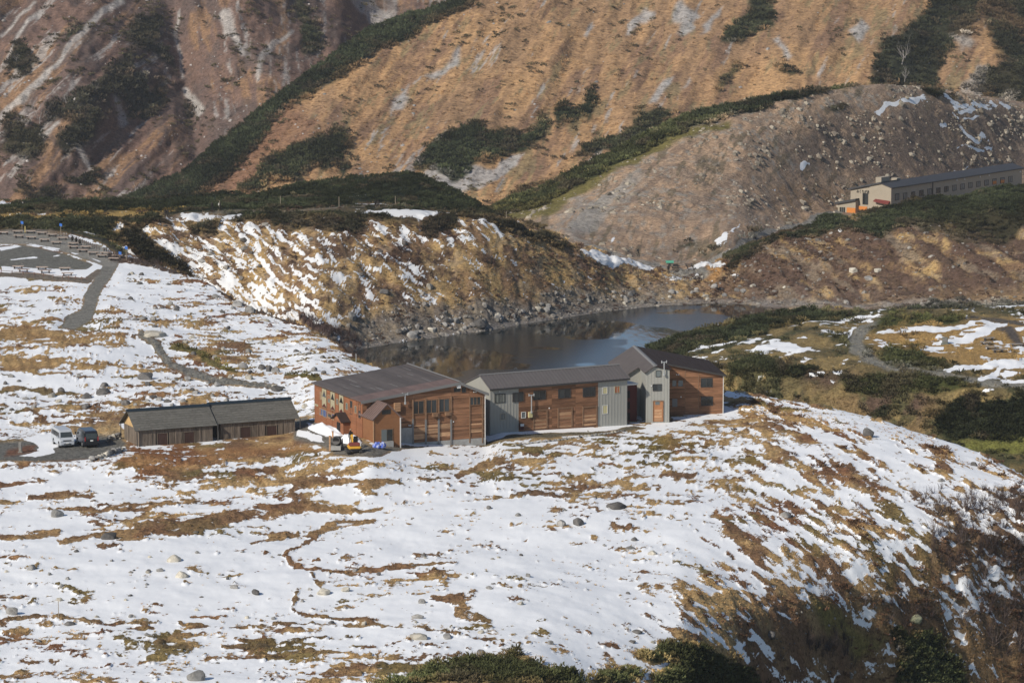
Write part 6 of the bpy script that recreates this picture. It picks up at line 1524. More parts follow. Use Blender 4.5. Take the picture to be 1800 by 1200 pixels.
for x0, y0, x1, y1, kind in [(728, 386, 757, 432, 'l'), (796, 378, 823, 422, 'l'), (863, 368, 889, 412, 'd'), (930, 356, 959, 398, 'd'), (998, 344, 1027, 385, 'l'), (1070, 335, 1100, 372, 'd'), (1138, 324, 1167, 362, 'd'), (1206, 313, 1234, 352, 'l'), (1272, 303, 1302, 342, 'l'), (1339, 292, 1367, 330, 'l'), (1405, 282, 1434, 320, 'l'), (1471, 271, 1501, 310, 'l'), (1538, 260, 1567, 300, 'o'), (1604, 250, 1634, 291, 'o'), (1671, 240, 1700, 284, 'l')]:
    r = ow.rect(z4, x0, y0, x1, y1)
    f = window(ow, r, inn, FRAME_D, GLASS if kind == 'd' else GLASS_L, .12, .1, 1)
    if kind == 'o': part('orange_shutter', ow.box(r[0], r[1], r[2], r[2] + (r[3] - r[2]) * .6, .06, .13), ORANGEP, f)
for x, y in ((1237, 268), (1302, 258), (1432, 240), (1505, 228), (1766, 198)):
    a, zz = ow.px(*z4(x, y)); part('wall_lamp', ow.box(a - .18, a + .18, zz - .16, zz + .16, 0, .2), WHITEP, inn)
# sign block behind the gable end, facing the same way
sw = Wall(o0 + oa * .15, -ob, -oa)
sA, szA = sw.px(*z4(357, 348)); sB, szB = sw.px(*z4(566, 310)); sC, szC = sw.px(*z4(612, 300))
part('sign_block', prism([sw.pt(sA, OZB, 0), sw.pt(sB, OZB, 0), sw.pt(sB, szB, 0), sw.pt(sA, szA, 0)], oa * 8), BEIGE, inn)
rw = Wall(o0 + oa * 1.8, -ob, -oa)
part('recess_wall', prism([rw.pt(sB + .01, OZB, 0), rw.pt(sC + .5, OZB, 0), rw.pt(sC + .5, szC - .1, 0), rw.pt(sB + .01, szB - .1, 0)], oa * 6), BEIGED, inn)
part('sign_roof', prism([sw.pt(sA - .5, szA - .05, .5), sw.pt(sC + .2, szC + .1, .5), sw.pt(sC + .2, szC + .1, -8.3), sw.pt(sA - .5, szA - .05, -8.3)], UP * .4), INNROOF, inn)
window(sw, sw.rect(z4, 461, 382, 499, 467), inn, FRAME_D, GLASS, .12, .12, 1)
part('recess_door', rw.box(*rw.rect(z4, 577, 382, 606, 432), .0, .1), GLASS, inn)
part('globe_lamp', rw.box(*rw.rect(z4, 577, 366, 592, 378), .0, .5), WHITEP, inn, bevel=.1)
pr_ = sw.px(*z4(620, 452))
part('porch_roof', prism([sw.pt(sw.px(*z4(566, 455))[0], pr_[1] + .1, 1.2), sw.pt(sw.px(*z4(690, 455))[0], pr_[1] - .4, 1.2), sw.pt(sw.px(*z4(690, 455))[0], pr_[1] + .2, .02), sw.pt(sw.px(*z4(566, 455))[0], pr_[1] + .5, .02)], UP * .25), mat('porch_red', (0.16, 0.035, 0.03), .7), inn)
lw = Wall(o0 - oa * 1.2, -ob, -oa)
lA, lzA = lw.px(*z4(250, 466)); lB, lzB = lw.px(*z4(398, 440))
part('low_block', prism([lw.pt(lA, OZB, 0), lw.pt(lB, OZB, 0), lw.pt(lB, lzB, 0), lw.pt(lA, lzA, 0)], oa * 6), BEIGE, inn)
part('low_roof', prism([lw.pt(lA - .5, lzA - .1, .5), lw.pt(lB + .2, lzB + .02, .5), lw.pt(lB + .2, lzB + .02, -6.2), lw.pt(lA - .5, lzA - .1, -6.2)], UP * .5), INNROOF, inn)
r = lw.rect(z4, 264, 494, 312, 546)
for k in range(3): part('entrance_pane', lw.box(r[0] + (r[1] - r[0]) * k / 3 + .06, r[0] + (r[1] - r[0]) * (k + 1) / 3 - .06, r[2], r[3], 0, .08), GLASS, inn)
for x0, y0, x1, y1, w__ in ((326, 499, 398, 540, lw), (412, 487, 495, 530, sw)):
    part('orange_screen', w__.box(*w__.rect(z4, x0, y0, x1, y1), .0, .15), ORANGEP, inn)
for x0, y0, x1, y1 in ((612, 242, 680, 292), (742, 250, 775, 272)):
    q = Wall(o0 + ob * (OD + .3), oa, -ob); r = q.rect(z4, x0, y0, x1, y1)
    part('chimney', prism([q.pt(r[0], oez, 0), q.pt(r[1], oez, 0), q.pt(r[1], r[3], 0), q.pt(r[0], r[3], 0)], ob * 1.5), BEIGE, inn)
# lettering
cu = bpy.data.curves.new('sign_lettering', 'FONT'); cu.body = 'みくりが池温泉'; cu.size = 1.0; cu.extrude = .06; cu.align_x = 'CENTER'; cu.align_y = 'CENTER'
to = bpy.data.objects.new('sign_lettering', cu); COL.objects.link(to)
dg = bpy.context.evaluated_depsgraph_get(); dg.update()
tm = bpy.data.meshes.new_from_object(to.evaluated_get(dg))
bpy.data.objects.remove(to)
xs = [v.co.x for v in tm.vertices]; ys = [v.co.y for v in tm.vertices]
print('text verts', len(xs), min(xs or [0]), max(xs or [0]), min(ys or [0]), max(ys or [0]))
r = sw.rect(z4, 408, 352, 555, 378)
if xs:
    sx_ = (r[1] - r[0]) / (max(xs) - min(xs)); sy_ = (r[3] - r[2]) / (max(ys) - min(ys)) * 1.1
    cx, cy = (max(xs) + min(xs)) / 2, (max(ys) + min(ys)) / 2
    za_, zb2 = sw.px(*z4(408, 366))[1], sw.px(*z4(555, 366))[1]
    for v in tm.vertices:
        p = sw.pt((r[0] + r[1]) / 2 + (v.co.x - cx) * sx_, (r[2] + r[3]) / 2 + (v.co.y - cy) * sy_, .06 + v.co.z)
        v.co = mw(inn).inverted() @ p
    tm.materials.clear(); tm.materials.append(FRAME_D)
    to = bpy.data.objects.new('sign_lettering', tm); COL.objects.link(to); to.parent = inn; to['label'] = 'dark Japanese lettering on the beige wall'

# ------------------------------------------------------------------ vans
TYRE = mat('tyre', (0.02, 0.02, 0.02), .9); RIM = mat('rim', (0.35, 0.36, 0.37), .4, .5, .6)
def lbox(x0, x1, y0, y1, q0, q1, bm=None, bev=0):
    bm = bm or bmesh.new()
    vs = [bm.verts.new((x, y, z)) for x in (x0, x1) for y in (y0, y1) for z in (q0, q1)]
    for f in ((0, 1, 3, 2), (4, 6, 7, 5), (0, 4, 5, 1), (2, 3, 7, 6), (0, 2, 6, 4), (1, 5, 7, 3)): bm.faces.new([vs[i] for i in f])
    return bm
def lpart(name, bm, material, parent, smooth=False, bevel=0.0, label=None, seg=2):
    """bm in the thing's own coordinates"""
    if bevel: bmesh.ops.bevel(bm, geom=bm.edges[:], offset=bevel, segments=seg, affect='EDGES')
    bmesh.ops.recalc_face_normals(bm, faces=bm.faces[:])
    me = bpy.data.meshes.new(name); bm.to_mesh(me); bm.free(); me.materials.append(material)
    if smooth: me.polygons.foreach_set('use_smooth', [True] * len(me.polygons))
    o = bpy.data.objects.new(name, me); COL.objects.link(o); o.parent = parent
    if label: o['label'] = label
    return o
def van(loc, rotz, paint, glass, label, tailfirst):
    t = thing('parked_van', label, 'van', loc, rotz, 'vans parked in the yard')
    hw = lambda z: .85 if z < .95 else .85 - (z - .95) * .13
    prof = [(-2.34, .30), (-2.36, .55), (-2.35, 1.05), (-2.27, 1.72), (-2.15, 1.92), (-1.8, 1.98), (.9, 1.98), (1.3, 1.93), (1.55, 1.80), (2.05, 1.13), (2.27, 1.02), (2.34, .80), (2.34, .35), (2.2, .27), (-2.2, .27)]
    bm = bmesh.new(); L_ = [bm.verts.new((x, -hw(z), z)) for x, z in prof]; R_ = [bm.verts.new((x, hw(z), z)) for x, z in prof]
    n = len(prof); bm.faces.new(L_[::-1]); bm.faces.new(R_)
    for i in range(n): bm.faces.new((L_[i], L_[(i + 1) % n], R_[(i + 1) % n], R_[i]))
    lpart('body', bm, paint, t, bevel=.05, seg=2)
    def quad(name, pts, m_, off):
        bm = bmesh.new(); v = [Vector(p) for p in pts]; nn = (v[1] - v[0]).cross(v[2] - v[0]).normalized()
        prism([p - nn * .01 for p in v], nn * off, bm); return lpart(name, bm, m_, t)
    ws = [(2.0, -.70, 1.2), (2.0, .70, 1.2), (1.59, .64, 1.75), (1.59, -.64, 1.75)]
    quad('windscreen', ws, glass, .03)
    quad('rear_window', [(-2.34, .66, 1.12), (-2.34, -.66, 1.12), (-2.27, -.62, 1.72), (-2.27, .62, 1.72)], glass, .03)
    for sy in (-1, 1):
        for x0, x1, x2, x3 in ((.95, 1.78, 1.42, .95), (-.35, .85, .85, -.35), (-1.2, -.45, -.45, -1.2), (-2.1, -1.3, -1.3, -2.0)):
            p = [(x0, sy * .842, 1.15), (x1, sy * .842, 1.15), (x2, sy * .772, 1.70), (x3, sy * .772, 1.70)]
            quad('side_window', p if sy < 0 else p[::-1], glass, .025)
        lpart('headlight', lbox(2.28, 2.37, sy * .80, sy * .52, .78, .98), mat('lamp_clear', (0.6, 0.62, 0.64), .2, .5), t, bevel=.02)
        lpart('tail_light', lbox(-2.39, -2.33, sy * .82, sy * .70, .85, 1.35), mat('lamp_red', (0.32, 0.02, 0.02), .3, .5), t, bevel=.015)
        m = lpart('mirror', lbox(1.72, 1.86, sy * .92, sy * 1.08, 1.15, 1.38), FRAME_D if tailfirst else paint, t, bevel=.03)
        for x in (1.55, -1.05):
            wl_ = lpart('wheel', tube((x, sy * .66, .32), (x, sy * .86, .32), .32, .32, 18), TYRE, t, bevel=0)
            lpart('rim', tube((x, sy * .855, .32), (x, sy * .872, .32), .2, .19, 14), RIM, wl_)
        lpart('wheel_arch', tube((1.55, sy * .80, .34), (1.55, sy * .857, .34), .39, .39, 18), BLACKP, t); lpart('wheel_arch', tube((-1.05, sy * .80, .34), (-1.05, sy * .857, .34), .39, .39, 18), BLACKP, t)
        lpart('door_handle', lbox(.62, .78, sy * .85, sy * .875, 1.02, 1.06), FRAME_D, t)
    lpart('grille', lbox(2.30, 2.365, -.48, .48, .80, .92), FRAME_D, t, bevel=.015)
    lpart('bumper', lbox(2.26, 2.42, -.80, .80, .36, .60), paint, t, bevel=.05)
    lpart('air_intake', lbox(2.40, 2.428, -.45, .45, .42, .52), BLACKP, t)
    lpart('rear_bumper', lbox(-2.42, -2.30, -.80, .80, .36, .58), paint, t, bevel=.04)
    lpart('number_plate', lbox(2.425, 2.44, -.17, .17, .52, .68), WHITEP, t); lpart('number_plate', lbox(-2.40, -2.385, -.17, .17, .82, .98), WHITEP, t)
    for sy in (-.3, .3): lpart('wiper', tube((2.03, sy, 1.22), (1.85, sy + .35, 1.42), .012, .012, 5), BLACKP, t)
    return t
def gp(s, u, v): p = s.at(u, v); return Vector((p.x, p.y, s.ground(p.x, p.y)))
def gp2(u, v):
    c = []
    for s in (bankS, hill):
        i, j = s.ij(u, v); c.append((abs(s.V[i, j] - v), s))
    return gp(min(c, key=lambda k: k[0])[1], u, v)
hd = math.atan2(-.93, .36)
PAINTW = mat('van_paint_silver', (0.42, 0.44, 0.47), .35, .5); PAINTB = mat('van_paint_black', (0.015, 0.016, 0.02), .22, .5)
p = gp(front, 119, 787); d = Vector((math.cos(hd), math.sin(hd), 0))
q = p - d * 2.4; q.z = front.ground(q.x, q.y) - .02
van(q, hd, PAINTW, GLASS, 'silver van with its nose towards the viewer, left of the black van', False)
p = gp(front, 161.5, 787); hd2 = hd + math.pi - .03; d = Vector((math.cos(hd2), math.sin(hd2), 0))
q = p + d * 2.4; q.z = front.ground(q.x, q.y) - .02
van(q, hd2, PAINTB, GLASS, 'black van seen from behind, parked right of the silver van', True)

# ------------------------------------------------------------------ mini excavator, drum mixer, building materials
YEL = mat('machine_yellow', (0.62, 0.34, 0.035), .45, .4, var=.35, vscale=2, col2=(0.40, 0.21, 0.03)); RUBBER = mat('track_rubber', (0.03, 0.03, 0.03), .9); STEEL = mat('dark_steel', (0.09, 0.085, 0.08), .6, .4, .3); RUST = mat('rusty_steel', (0.17, 0.085, 0.05), .8, var=.6, vscale=3)
p = gp(front, 622, 795); hx = math.radians(100)
ex = thing('mini_excavator', 'yellow cabless mini excavator seen from behind beside the annex', 'excavator', p, hx)
for sy in (-1, 1):
    prof = [(-1.0, .25), (-.85, .05), (.85, .05), (1.0, .25), (.88, .46), (-.88, .46)]
    bm = prism([Vector((x, sy * .72 - .17, z)) for x, z in prof], Vector((0, .34, 0))); tr = lpart('track', bm, RUBBER, ex, bevel=.04)
    for x in (-.8, -.27, .27, .8): lpart('track_roller', tube((x, sy * .72 - .19, .26), (x, sy * .72 + .19, .26), .13, .13, 10), STEEL, tr)
lpart('undercarriage', lbox(-.5, .5, -.55, .55, .22, .5), STEEL, ex); lpart('slew_ring', tube((0, 0, .5), (0, 0, .6), .42, .42, 18), STEEL, ex)
lpart('body', lbox(-1.0, .55, -.72, .72, .6, .95), YEL, ex, bevel=.10); lpart('engine_cover', lbox(-1.02, -.35, -.60, .66, .95, 1.32), mat('counterweight_red', (0.20, 0.05, 0.04), .5, var=.4, vscale=3), ex, bevel=.08)
lpart('rear_hood', lbox(-.9, .2, .2, .7, .95, 1.12), YEL, ex, bevel=.08); lpart('hood_stripe', lbox(-1.03, -.4, -.66, -.60, .95, 1.28), WHITEP, ex)
st = lpart('seat', lbox(-.3, .2, -.42, .08, .95, 1.2), BLACKP, ex, bevel=.05); lpart('seat_back', lbox(-.42, -.28, -.42, .08, 1.2, 2.0), BLACKP, st, bevel=.05)
lpart('control_lever', tube((.3, -.35, .95), (.42, -.35, 1.6), .025, .02, 6), STEEL, ex); lpart('control_lever', tube((.3, 0, .95), (.42, 0, 1.6), .025, .02, 6), STEEL, ex)
lpart('boom', prism([Vector(v) for v in ((.6, -.1, .7), (1.5, -.1, 1.9), (2.2, -.1, 1.7), (2.2, -.1, 1.5), (1.55, -.1, 1.65), (.8, -.1, .65))], Vector((0, .2, 0))), YEL, ex, bevel=.02)
lpart('dipper_arm', prism([Vector(v) for v in ((2.1, -.08, 1.75), (2.4, -.08, 1.6), (2.35, -.08, .6), (2.2, -.08, .6))], Vector((0, .16, 0))), YEL, ex, bevel=.02)
lpart('bucket', prism([Vector(v) for v in ((2.15, -.3, .62), (2.45, -.3, .65), (2.35, -.3, .15), (2.0, -.3, .05), (1.85, -.3, .3))], Vector((0, .6, 0))), STEEL, ex, bevel=.02); lpart('boom_cylinder', tube((.75, .12, .75), (1.45, .12, 1.6), .06, .05, 8), STEEL, ex)
lpart('dozer_blade', lbox(1.15, 1.25, -.85, .85, .05, .4), YEL, ex, bevel=.02)

p = gp(front, 592, 792)
mx = thing('drum_mixer', 'grey drum mixer with dark round mouth left of the yellow excavator', 'mixer', p, math.radians(-95))
bm = bmesh.new(); rings = [(-.55, .18), (-.45, .5), (0, .62), (.35, .55), (.62, .40), (.66, .40)]; pr = None
for x, r_ in rings:
    ring = [bm.verts.new((x * .95, r_ * math.cos(6.2832 * k / 20), 1.05 + r_ * math.sin(6.2832 * k / 20) + x * .25)) for k in range(20)]
    if pr: [bm.faces.new((pr[k], ring[k], ring[(k + 1) % 20], pr[(k + 1) % 20])) for k in range(20)]
    else: bm.faces.new(ring)
    pr = ring
lpart('drum', bm, STEEL, mx, smooth=True)
bm = bmesh.new(); ring = [bm.verts.new((.675, .37 * math.cos(6.2832 * k / 20), 1.215 + .37 * math.sin(6.2832 * k / 20))) for k in range(20)]; bm.faces.new(ring); lpart('drum_mouth', bm, BLACKP, mx)
bm = bmesh.new(); [bm.verts.new((0, 0, 0)) for _ in range(0)]
lpart('rim_ring', tube((.60, 0, 1.2), (.66, 0, 1.215), .46, .46, 20), STEEL, mx)
lpart('hopper', prism([Vector((.3, -.6, .05)), Vector((1.0, -.55, .15)), Vector((.95, -.55, .6)), Vector((.3, -.6, .62))], Vector((0, 1.15, 0))), CONC, mx, bevel=.02)
for sy in (-.62, .62): lpart('leg', lbox(-.45, .25, sy - .05, sy + .05, -.1, .9), STEEL, mx)
for sy in (-.62, .62): lpart('frame_post', lbox(-.5, -.4, sy - .05, sy + .05, -.1, 1.3), RUST, mx)
lpart('axle', tube((-.1, -.7, .3), (-.1, .7, .3), .05, .05, 8), STEEL, mx)
for u_, v_, h_, lab in ((585, 777, 1.3, 'weathered wooden post standing behind the drum mixer'), (580, 791, 1.7, 'weathered wooden post at the left side of the drum mixer')):
    p = gp(front, u_, v_); t = thing('timber_post', lab, 'post', p)
    part('post', prism([p + Vector((x, y, -.3)) for x, y in ((-.1, -.1), (.1, -.1), (.1, .1), (-.1, .1))], UP * (h_ + .3)), PALEWD, t, bevel=.02); part('cap', prism([p + Vector((x, y, h_)) for x, y in ((-.13, -.13), (.13, -.13), (.13, .13), (-.13, .13))], UP * .05), PALEWD, t)

def crumple(bm, amp, seed):
    from mathutils import noise as mn
    for v in bm.verts: v.co += v.co.normalized() * amp * mn.noise(v.co * 3.1 + Vector((seed, 0, 0))) if v.co.length > .01 else Vector((0, 0, 0))
TARP = mat('blue_tarp', (0.03, 0.08, 0.42), .5, .4, var=.9, vscale=2.6, col2=(0.55, 0.58, 0.62))
p = gp(front, 667, 788)
tt = thing('tarp_bundle', 'blue and white tarpaulin bundle in front of the annex door', 'tarpaulin', p)
for x, y, s_, nm in ((-.28, 0, .42, 'bundle'), (.32, .1, .38, 'bundle')):
    bm = bmesh.new(); bmesh.ops.create_icosphere(bm, subdivisions=3, radius=s_); crumple(bm, .22, 5 + x)
    for v in bm.verts: v.co = Vector((v.co.x + x, v.co.y + y, max(v.co.z * .95 + .35, -.05)))
    lpart(nm, bm, TARP, tt)
lpart('tie_rope', tube((-.6, -.3, .4), (.6, -.25, .45), .02, .02, 5), WHITEP, tt)
for k in range(5):
    u_ = 694 + k * 2.6; p = gp(front, u_, 787.5)
    b_ = p + Vector((0, 0, -.05)); q = C0 - bdir * .1 + adir * ((p - C0).dot(adir) + .25 * (k - 2) * .3); q = Vector((q.x, q.y, b_.z + 1.55 + .12 * (k % 3)))
    t = bpy.data.objects.new('timber_plank', None)
    bpy.data.objects.remove(t)
    bm = bmesh.new(); e = adir * .085; nn = -bdir * .03
    prism([b_ - e, b_ + e, q + e, q - e], nn, bm); bmesh.ops.recalc_face_normals(bm, faces=bm.faces[:])
    me = bpy.data.meshes.new('timber_plank')
    o = bpy.data.objects.new('timber_plank', me); o.location = b_
    for v in bm.verts: v.co -= b_
    bm.to_mesh(me); bm.free(); me.materials.append(PALEWD if k % 2 else CEDAR); COL.objects.link(o)
    o['label'] = 'loose timber plank leaning beside the annex, %s from the left' % ordinal(k + 1); o['category'] = 'plank'; o['group'] = 'planks leaning beside the annex'

# snow banked against the lodge
SNOWM = mat('snow', (0.80, 0.82, 0.85), .6, .2, var=.1, vscale=2, bump=.3, col2=(0.74, 0.77, 0.82))
def snow_pile(u0, v0, u1, v1, wid, hgt, label, seed):
    a = gp(front, u0, v0); b = gp(front, u1, v1); c = (a + b) / 2; L_ = (b - a).length / 2 + .6; ang = math.atan2(b.y - a.y, b.x - a.x)
    n = 26; bm = bmesh.new(); g = {}
    xs = np.linspace(-1.15, 1.15, n); X, Y = np.meshgrid(xs, xs, indexing='ij')
    nz_ = fbm(X * 1.6 + seed, Y * 1.6, 4, seed)
    for i in range(n):
        for j in range(n):
            r_ = math.hypot(X[i, j], Y[i, j]); z = hgt * max(0, 1 - r_ ** 1.6) * (1 + .22 * nz_[i, j]) - .15 * (r_ > 1)
            x_, y_ = X[i, j] * L_, Y[i, j] * wid
            wx_, wy_ = c.x + x_ * math.cos(ang) - y_ * math.sin(ang), c.y + x_ * math.sin(ang) + y_ * math.cos(ang)
            g[i, j] = bm.verts.new((x_, y_, front.ground(wx_, wy_) - c.z + z))
    for i in range(n - 1):
        for j in range(n - 1): bm.faces.new((g[i, j], g[i + 1, j], g[i + 1, j + 1], g[i, j + 1]))
    me = bpy.data.meshes.new('snow_pile'); bm.to_mesh(me); bm.free(); me.materials.append(SNOWM); me.polygons.foreach_set('use_smooth', [True] * len(me.polygons))
    o = bpy.data.objects.new('snow_pile', me); o.location = c; o.rotation_euler.z = ang; COL.objects.link(o)
    o['label'] = label; o['category'] = 'snow pile'; o['group'] = 'snow piled against the lodge'
snow_pile(548, 748, 594, 764, 1.2, .7, 'long snow bank against the left side of the lodge hall', 3)
snow_pile(604, 771, 628, 779, 1.0, .8, 'snow heap right of the porch behind the excavator', 8)

# ------------------------------------------------------------------ people
SKIN = mat('skin', (0.45, 0.27, 0.19), .6); HAIR = mat('hair', (0.02, 0.016, 0.013), .7)
def cloth(name, c): return mat('cloth_' + name, c, .9, .1, var=.25, vscale=8)
def human(pose):
    """one continuous skinned body; returns mesh with slots hair, skin, jacket, trousers, shoes"""
    J = {'pel': (0, 0, .95, .135), 'wst': (0, 0, 1.08, .125), 'che': (0, .0, 1.30, .15), 'nck': (0, 0, 1.47, .06), 'hd0': (0, -.01, 1.56, .085), 'hd1': (0, -.015, 1.66, .10), 'hd2': (0, -.01, 1.73, .075)}
    E_ = [('pel', 'wst'), ('wst', 'che'), ('che', 'nck'), ('nck', 'hd0'), ('hd0', 'hd1'), ('hd1', 'hd2')]
    for sg, S in ((-1, 'l'), (1, 'r')):
        J[S + 'sh'] = (sg * .19, 0, 1.40, .075)
        if pose == 'sit':
            J[S + 'el'] = (sg * .24, -.06, 1.14, .052); J[S + 'wr'] = (sg * .15, -.26, 1.05, .036); J[S + 'ha'] = (sg * .12, -.33, 1.03, .042)
            J[S + 'hp'] = (sg * .10, -.04, .92, .10); J[S + 'kn'] = (sg * .12, -.44, .93, .068); J[S + 'an'] = (sg * .12, -.46, .53, .045); J[S + 'fo'] = (sg * .12, -.60, .48, .045)
        else:
            st_ = .16 * sg if pose == 'walk' else 0.03 * sg
            J[S + 'el'] = (sg * .25, .03 + st_ * .5, 1.13, .052); J[S + 'wr'] = (sg * .25, -.07 + st_, .90, .036); J[S + 'ha'] = (sg * .245, -.10 + st_ * 1.1, .80, .044)
            J[S + 'hp'] = (sg * .10, 0, .88, .10); J[S + 'kn'] = (sg * .105, -.03 - st_ * .8, .50, .066); J[S + 'an'] = (sg * .105, .02 - st_ * 1.6, .09, .045); J[S + 'fo'] = (sg * .115, -.13 - st_ * 1.6, .045, .045)
        E_ += [('che', S + 'sh'), (S + 'sh', S + 'el'), (S + 'el', S + 'wr'), (S + 'wr', S + 'ha'), ('pel', S + 'hp'), (S + 'hp', S + 'kn'), (S + 'kn', S + 'an'), (S + 'an', S + 'fo')]
    names = list(J); me = bpy.data.meshes.new('body')
    me.from_pydata([J[n_][:3] for n_ in names], [(names.index(a), names.index(b)) for a, b in E_], [])
    o = bpy.data.objects.new('body', me); COL.objects.link(o)
    o.modifiers.new('skin', 'SKIN'); sv = me.skin_vertices[0].data
    for i, n_ in enumerate(names): sv[i].radius = (J[n_][3] * (1.25 if n_ in ('pel', 'che', 'wst') else 1), J[n_][3]); sv[i].use_root = n_ == 'pel'
    ms = o.modifiers.new('sub', 'SUBSURF'); ms.levels = 1; ms.render_levels = 1
    dg = bpy.context.evaluated_depsgraph_get(); dg.update()
    m2 = bpy.data.meshes.new_from_object(o.evaluated_get(dg)); bpy.data.objects.remove(o)
    base = .48 if pose == 'sit' else 0.0
    pts = [Vector(J[n_][:3]) for n_ in names]
    for pl in m2.polygons:
        c = pl.center; near = names[min(range(len(names)), key=lambda i: (pts[i] - c).length)]
        if near in ('hd0', 'hd1', 'hd2'): idx = 0 if (c.z > 1.70 or c.y > .03) else 1
        elif near == 'nck' or near[1:] == 'ha': idx = 1
        elif near in ('wst', 'che') or near[1:] in ('sh', 'el', 'wr'): idx = 2
        elif near[1:] == 'fo': idx = 4
        else: idx = 3
        pl.material_index = idx; pl.use_smooth = True
    zm = min(v.co.z for v in m2.vertices)
    for v in m2.vertices: v.co.z -= zm
    return m2, zm
HM = {k: human(k) for k in ('stand', 'walk', 'sit')}
def person(loc, rotz, pose, jk, tr, label, pack=None, hat=None, group=None):
    t = thing('person', label, 'person', loc, rotz, group)
    me, zm = HM[pose]; me = me.copy(); me.materials.clear()
    for m_ in (HAIR, SKIN, jk, tr, HAIR): me.materials.append(m_)
    b = bpy.data.objects.new('body', me); COL.objects.link(b); b.parent = t
    if pack: lpart('backpack', lbox(-.17, .17, .13, .36, 1.02 - zm, 1.50 - zm), pack, t, bevel=.06)
    if hat:
        bm = bmesh.new(); bmesh.ops.create_uvsphere(bm, u_segments=12, v_segments=8, radius=.118)
        for v in bm.verts:
            v.co = Vector((v.co.x, v.co.y - .01, max(v.co.z, -.01) + 1.69 - zm))
        tube((0, -.03, 1.675 - zm), (0, -.03, 1.69 - zm), .16, .15, 12, bm); lpart('hat', bm, hat, t, smooth=True)
    for sx in (-.035, .035):
        bm = bmesh.new(); bmesh.ops.create_icosphere(bm, subdivisions=1, radius=.012); [setattr(v, 'co', v.co + Vector((sx, -.112, 1.645 - zm))) for v in bm.verts]; lpart('eye', bm, HAIR, t)
    bm = bmesh.new(); bmesh.ops.create_icosphere(bm, subdivisions=1, radius=.018); [setattr(v, 'co', v.co + Vector((0, -.118, 1.615 - zm))) for v in bm.verts]; lpart('nose', bm, SKIN, t)
    return t
NAVY = cloth('navy', (0.018, 0.024, 0.05)); REDC = cloth('red', (0.55, 0.035, 0.03)); BLUEC = cloth('blue', (0.08, 0.22, 0.42)); WHITEC = cloth('white', (0.55, 0.52, 0.48)); PINKC = cloth('pink', (0.30, 0.10, 0.13)); DARKC = cloth('dark', (0.03, 0.03, 0.034)); ROYAL = cloth('royal', (0.04, 0.07, 0.28)); TANC = cloth('tan', (0.36, 0.25, 0.16))
person(gp(front, 616.5, 781), math.pi + .4, 'stand', NAVY, NAVY, 'worker in dark navy clothes and pale cap standing behind the excavator', hat=TANC)

# ------------------------------------------------------------------ benches
BTOP = mat('bench_slat', (0.36, 0.285, 0.235), .85, .2, var=.4, vscale=3, rnd=.12); BLEG = mat('bench_leg', (0.06, 0.05, 0.045), .85)
BDARK = mat('bench_dark', (0.06, 0.05, 0.044), .85, rnd=.15, var=.3, vscale=3)
def bench_proto(top, leg, L_=1.9, W_=.85, h=.52):
    t = thing('bench', 'bench', 'bench', (0, 0, 0))
    for k in range(3): lpart('slat', lbox(-L_ / 2, L_ / 2, -W_ / 2 + k * W_ / 3 + .015, -W_ / 2 + (k + 1) * W_ / 3 - .015, h - .09, h), top, t)
    for sx in (-1, 1):
        lpart('leg', lbox(sx * L_ * .32 - .09, sx * L_ * .32 + .09, -W_ * .38, W_ * .38, -.15, h - .09), leg, t)
    lpart('stretcher', lbox(-L_ * .3, L_ * .3, -.05, .05, .12, .2), leg, t)
    return t
def copy_tree(root):
    r = root.copy(); COL.objects.link(r)
    for ch in list(root.children):
        c = ch.copy(); COL.objects.link(c); c.parent = r
    return r
def place(pr, used, loc, rz, label, group):
    o = copy_tree(pr) if used else pr
    o.location = loc; o.rotation_euler = (0, 0, rz); o['label'] = label; o['group'] = group
    return o
b1 = bench_proto(BTOP, BLEG); used = False
for row, pts in (('back', [(50, 238), (235, 228), (405, 226), (553, 246), (690, 268), (825, 316), (968, 382), (1135, 434), (1395, 510), (1545, 550)]), ('front', [(252, 286), (415, 304), (590, 340), (745, 370), (970, 426), (1095, 470), (1230, 505), (1345, 540), (1505, 584)])):
    for k, (x, y) in enumerate(pts):
        place(b1, used, gp(front, x / 7.5, 380 + y / 7.5), random.uniform(-.12, .12) - .1, 'low slatted bench on the viewing terrace, %s from the left in the %s row' % (ordinal(k + 1), row), 'benches on the viewing terrace'); used = True
for k, (x, y, w_) in enumerate([(240, 697, 0), (555, 703, 0), (855, 717, 0), (310, 741, 1), (600, 757, 1), (890, 779, 1)]):
    place(b1, True, gp(front, x / 7.5, 380 + y / 7.5), random.uniform(-.06, .06), 'low bench standing in snow below the gravel field, %s of six' % (('upper left', 'upper middle', 'upper right', 'lower left', 'lower middle', 'lower right')[k]), 'benches in the snow strip')
b2 = bench_proto(BDARK, BLEG, 1.75, .5, .45); used = False
for k, (x, y) in enumerate([(685, 402), (708, 430), (725, 457), (905, 396), (928, 424), (943, 456)]):
    place(b2, used, gp2(1100 + x / 8.18, 420 + y / 8.18), .05, 'dark bench on the stone platform at the saddle, %s column, %s' % (('left', 'right')[k // 3], ('rear', 'middle', 'front')[k % 3]), 'benches on the saddle platform'); used = True
b3 = bench_proto(mat('bench_grey', (0.22, 0.20, 0.18), .9), BLEG, 1.8, .7, .45); used = False
for k, (u_, v_) in enumerate([(1738, 599), (1733, 605), (1743, 613), (1755, 619), (1787, 609)]):
    place(b3, used, gp(knoll, u_, v_), random.uniform(-.4, .4), 'grey bench on the golden knoll near the right edge, %s' % ('farthest of five', 'leftmost of five', 'middle of five', 'nearest of five', 'rightmost of five')[k], 'benches on the knoll'); used = True
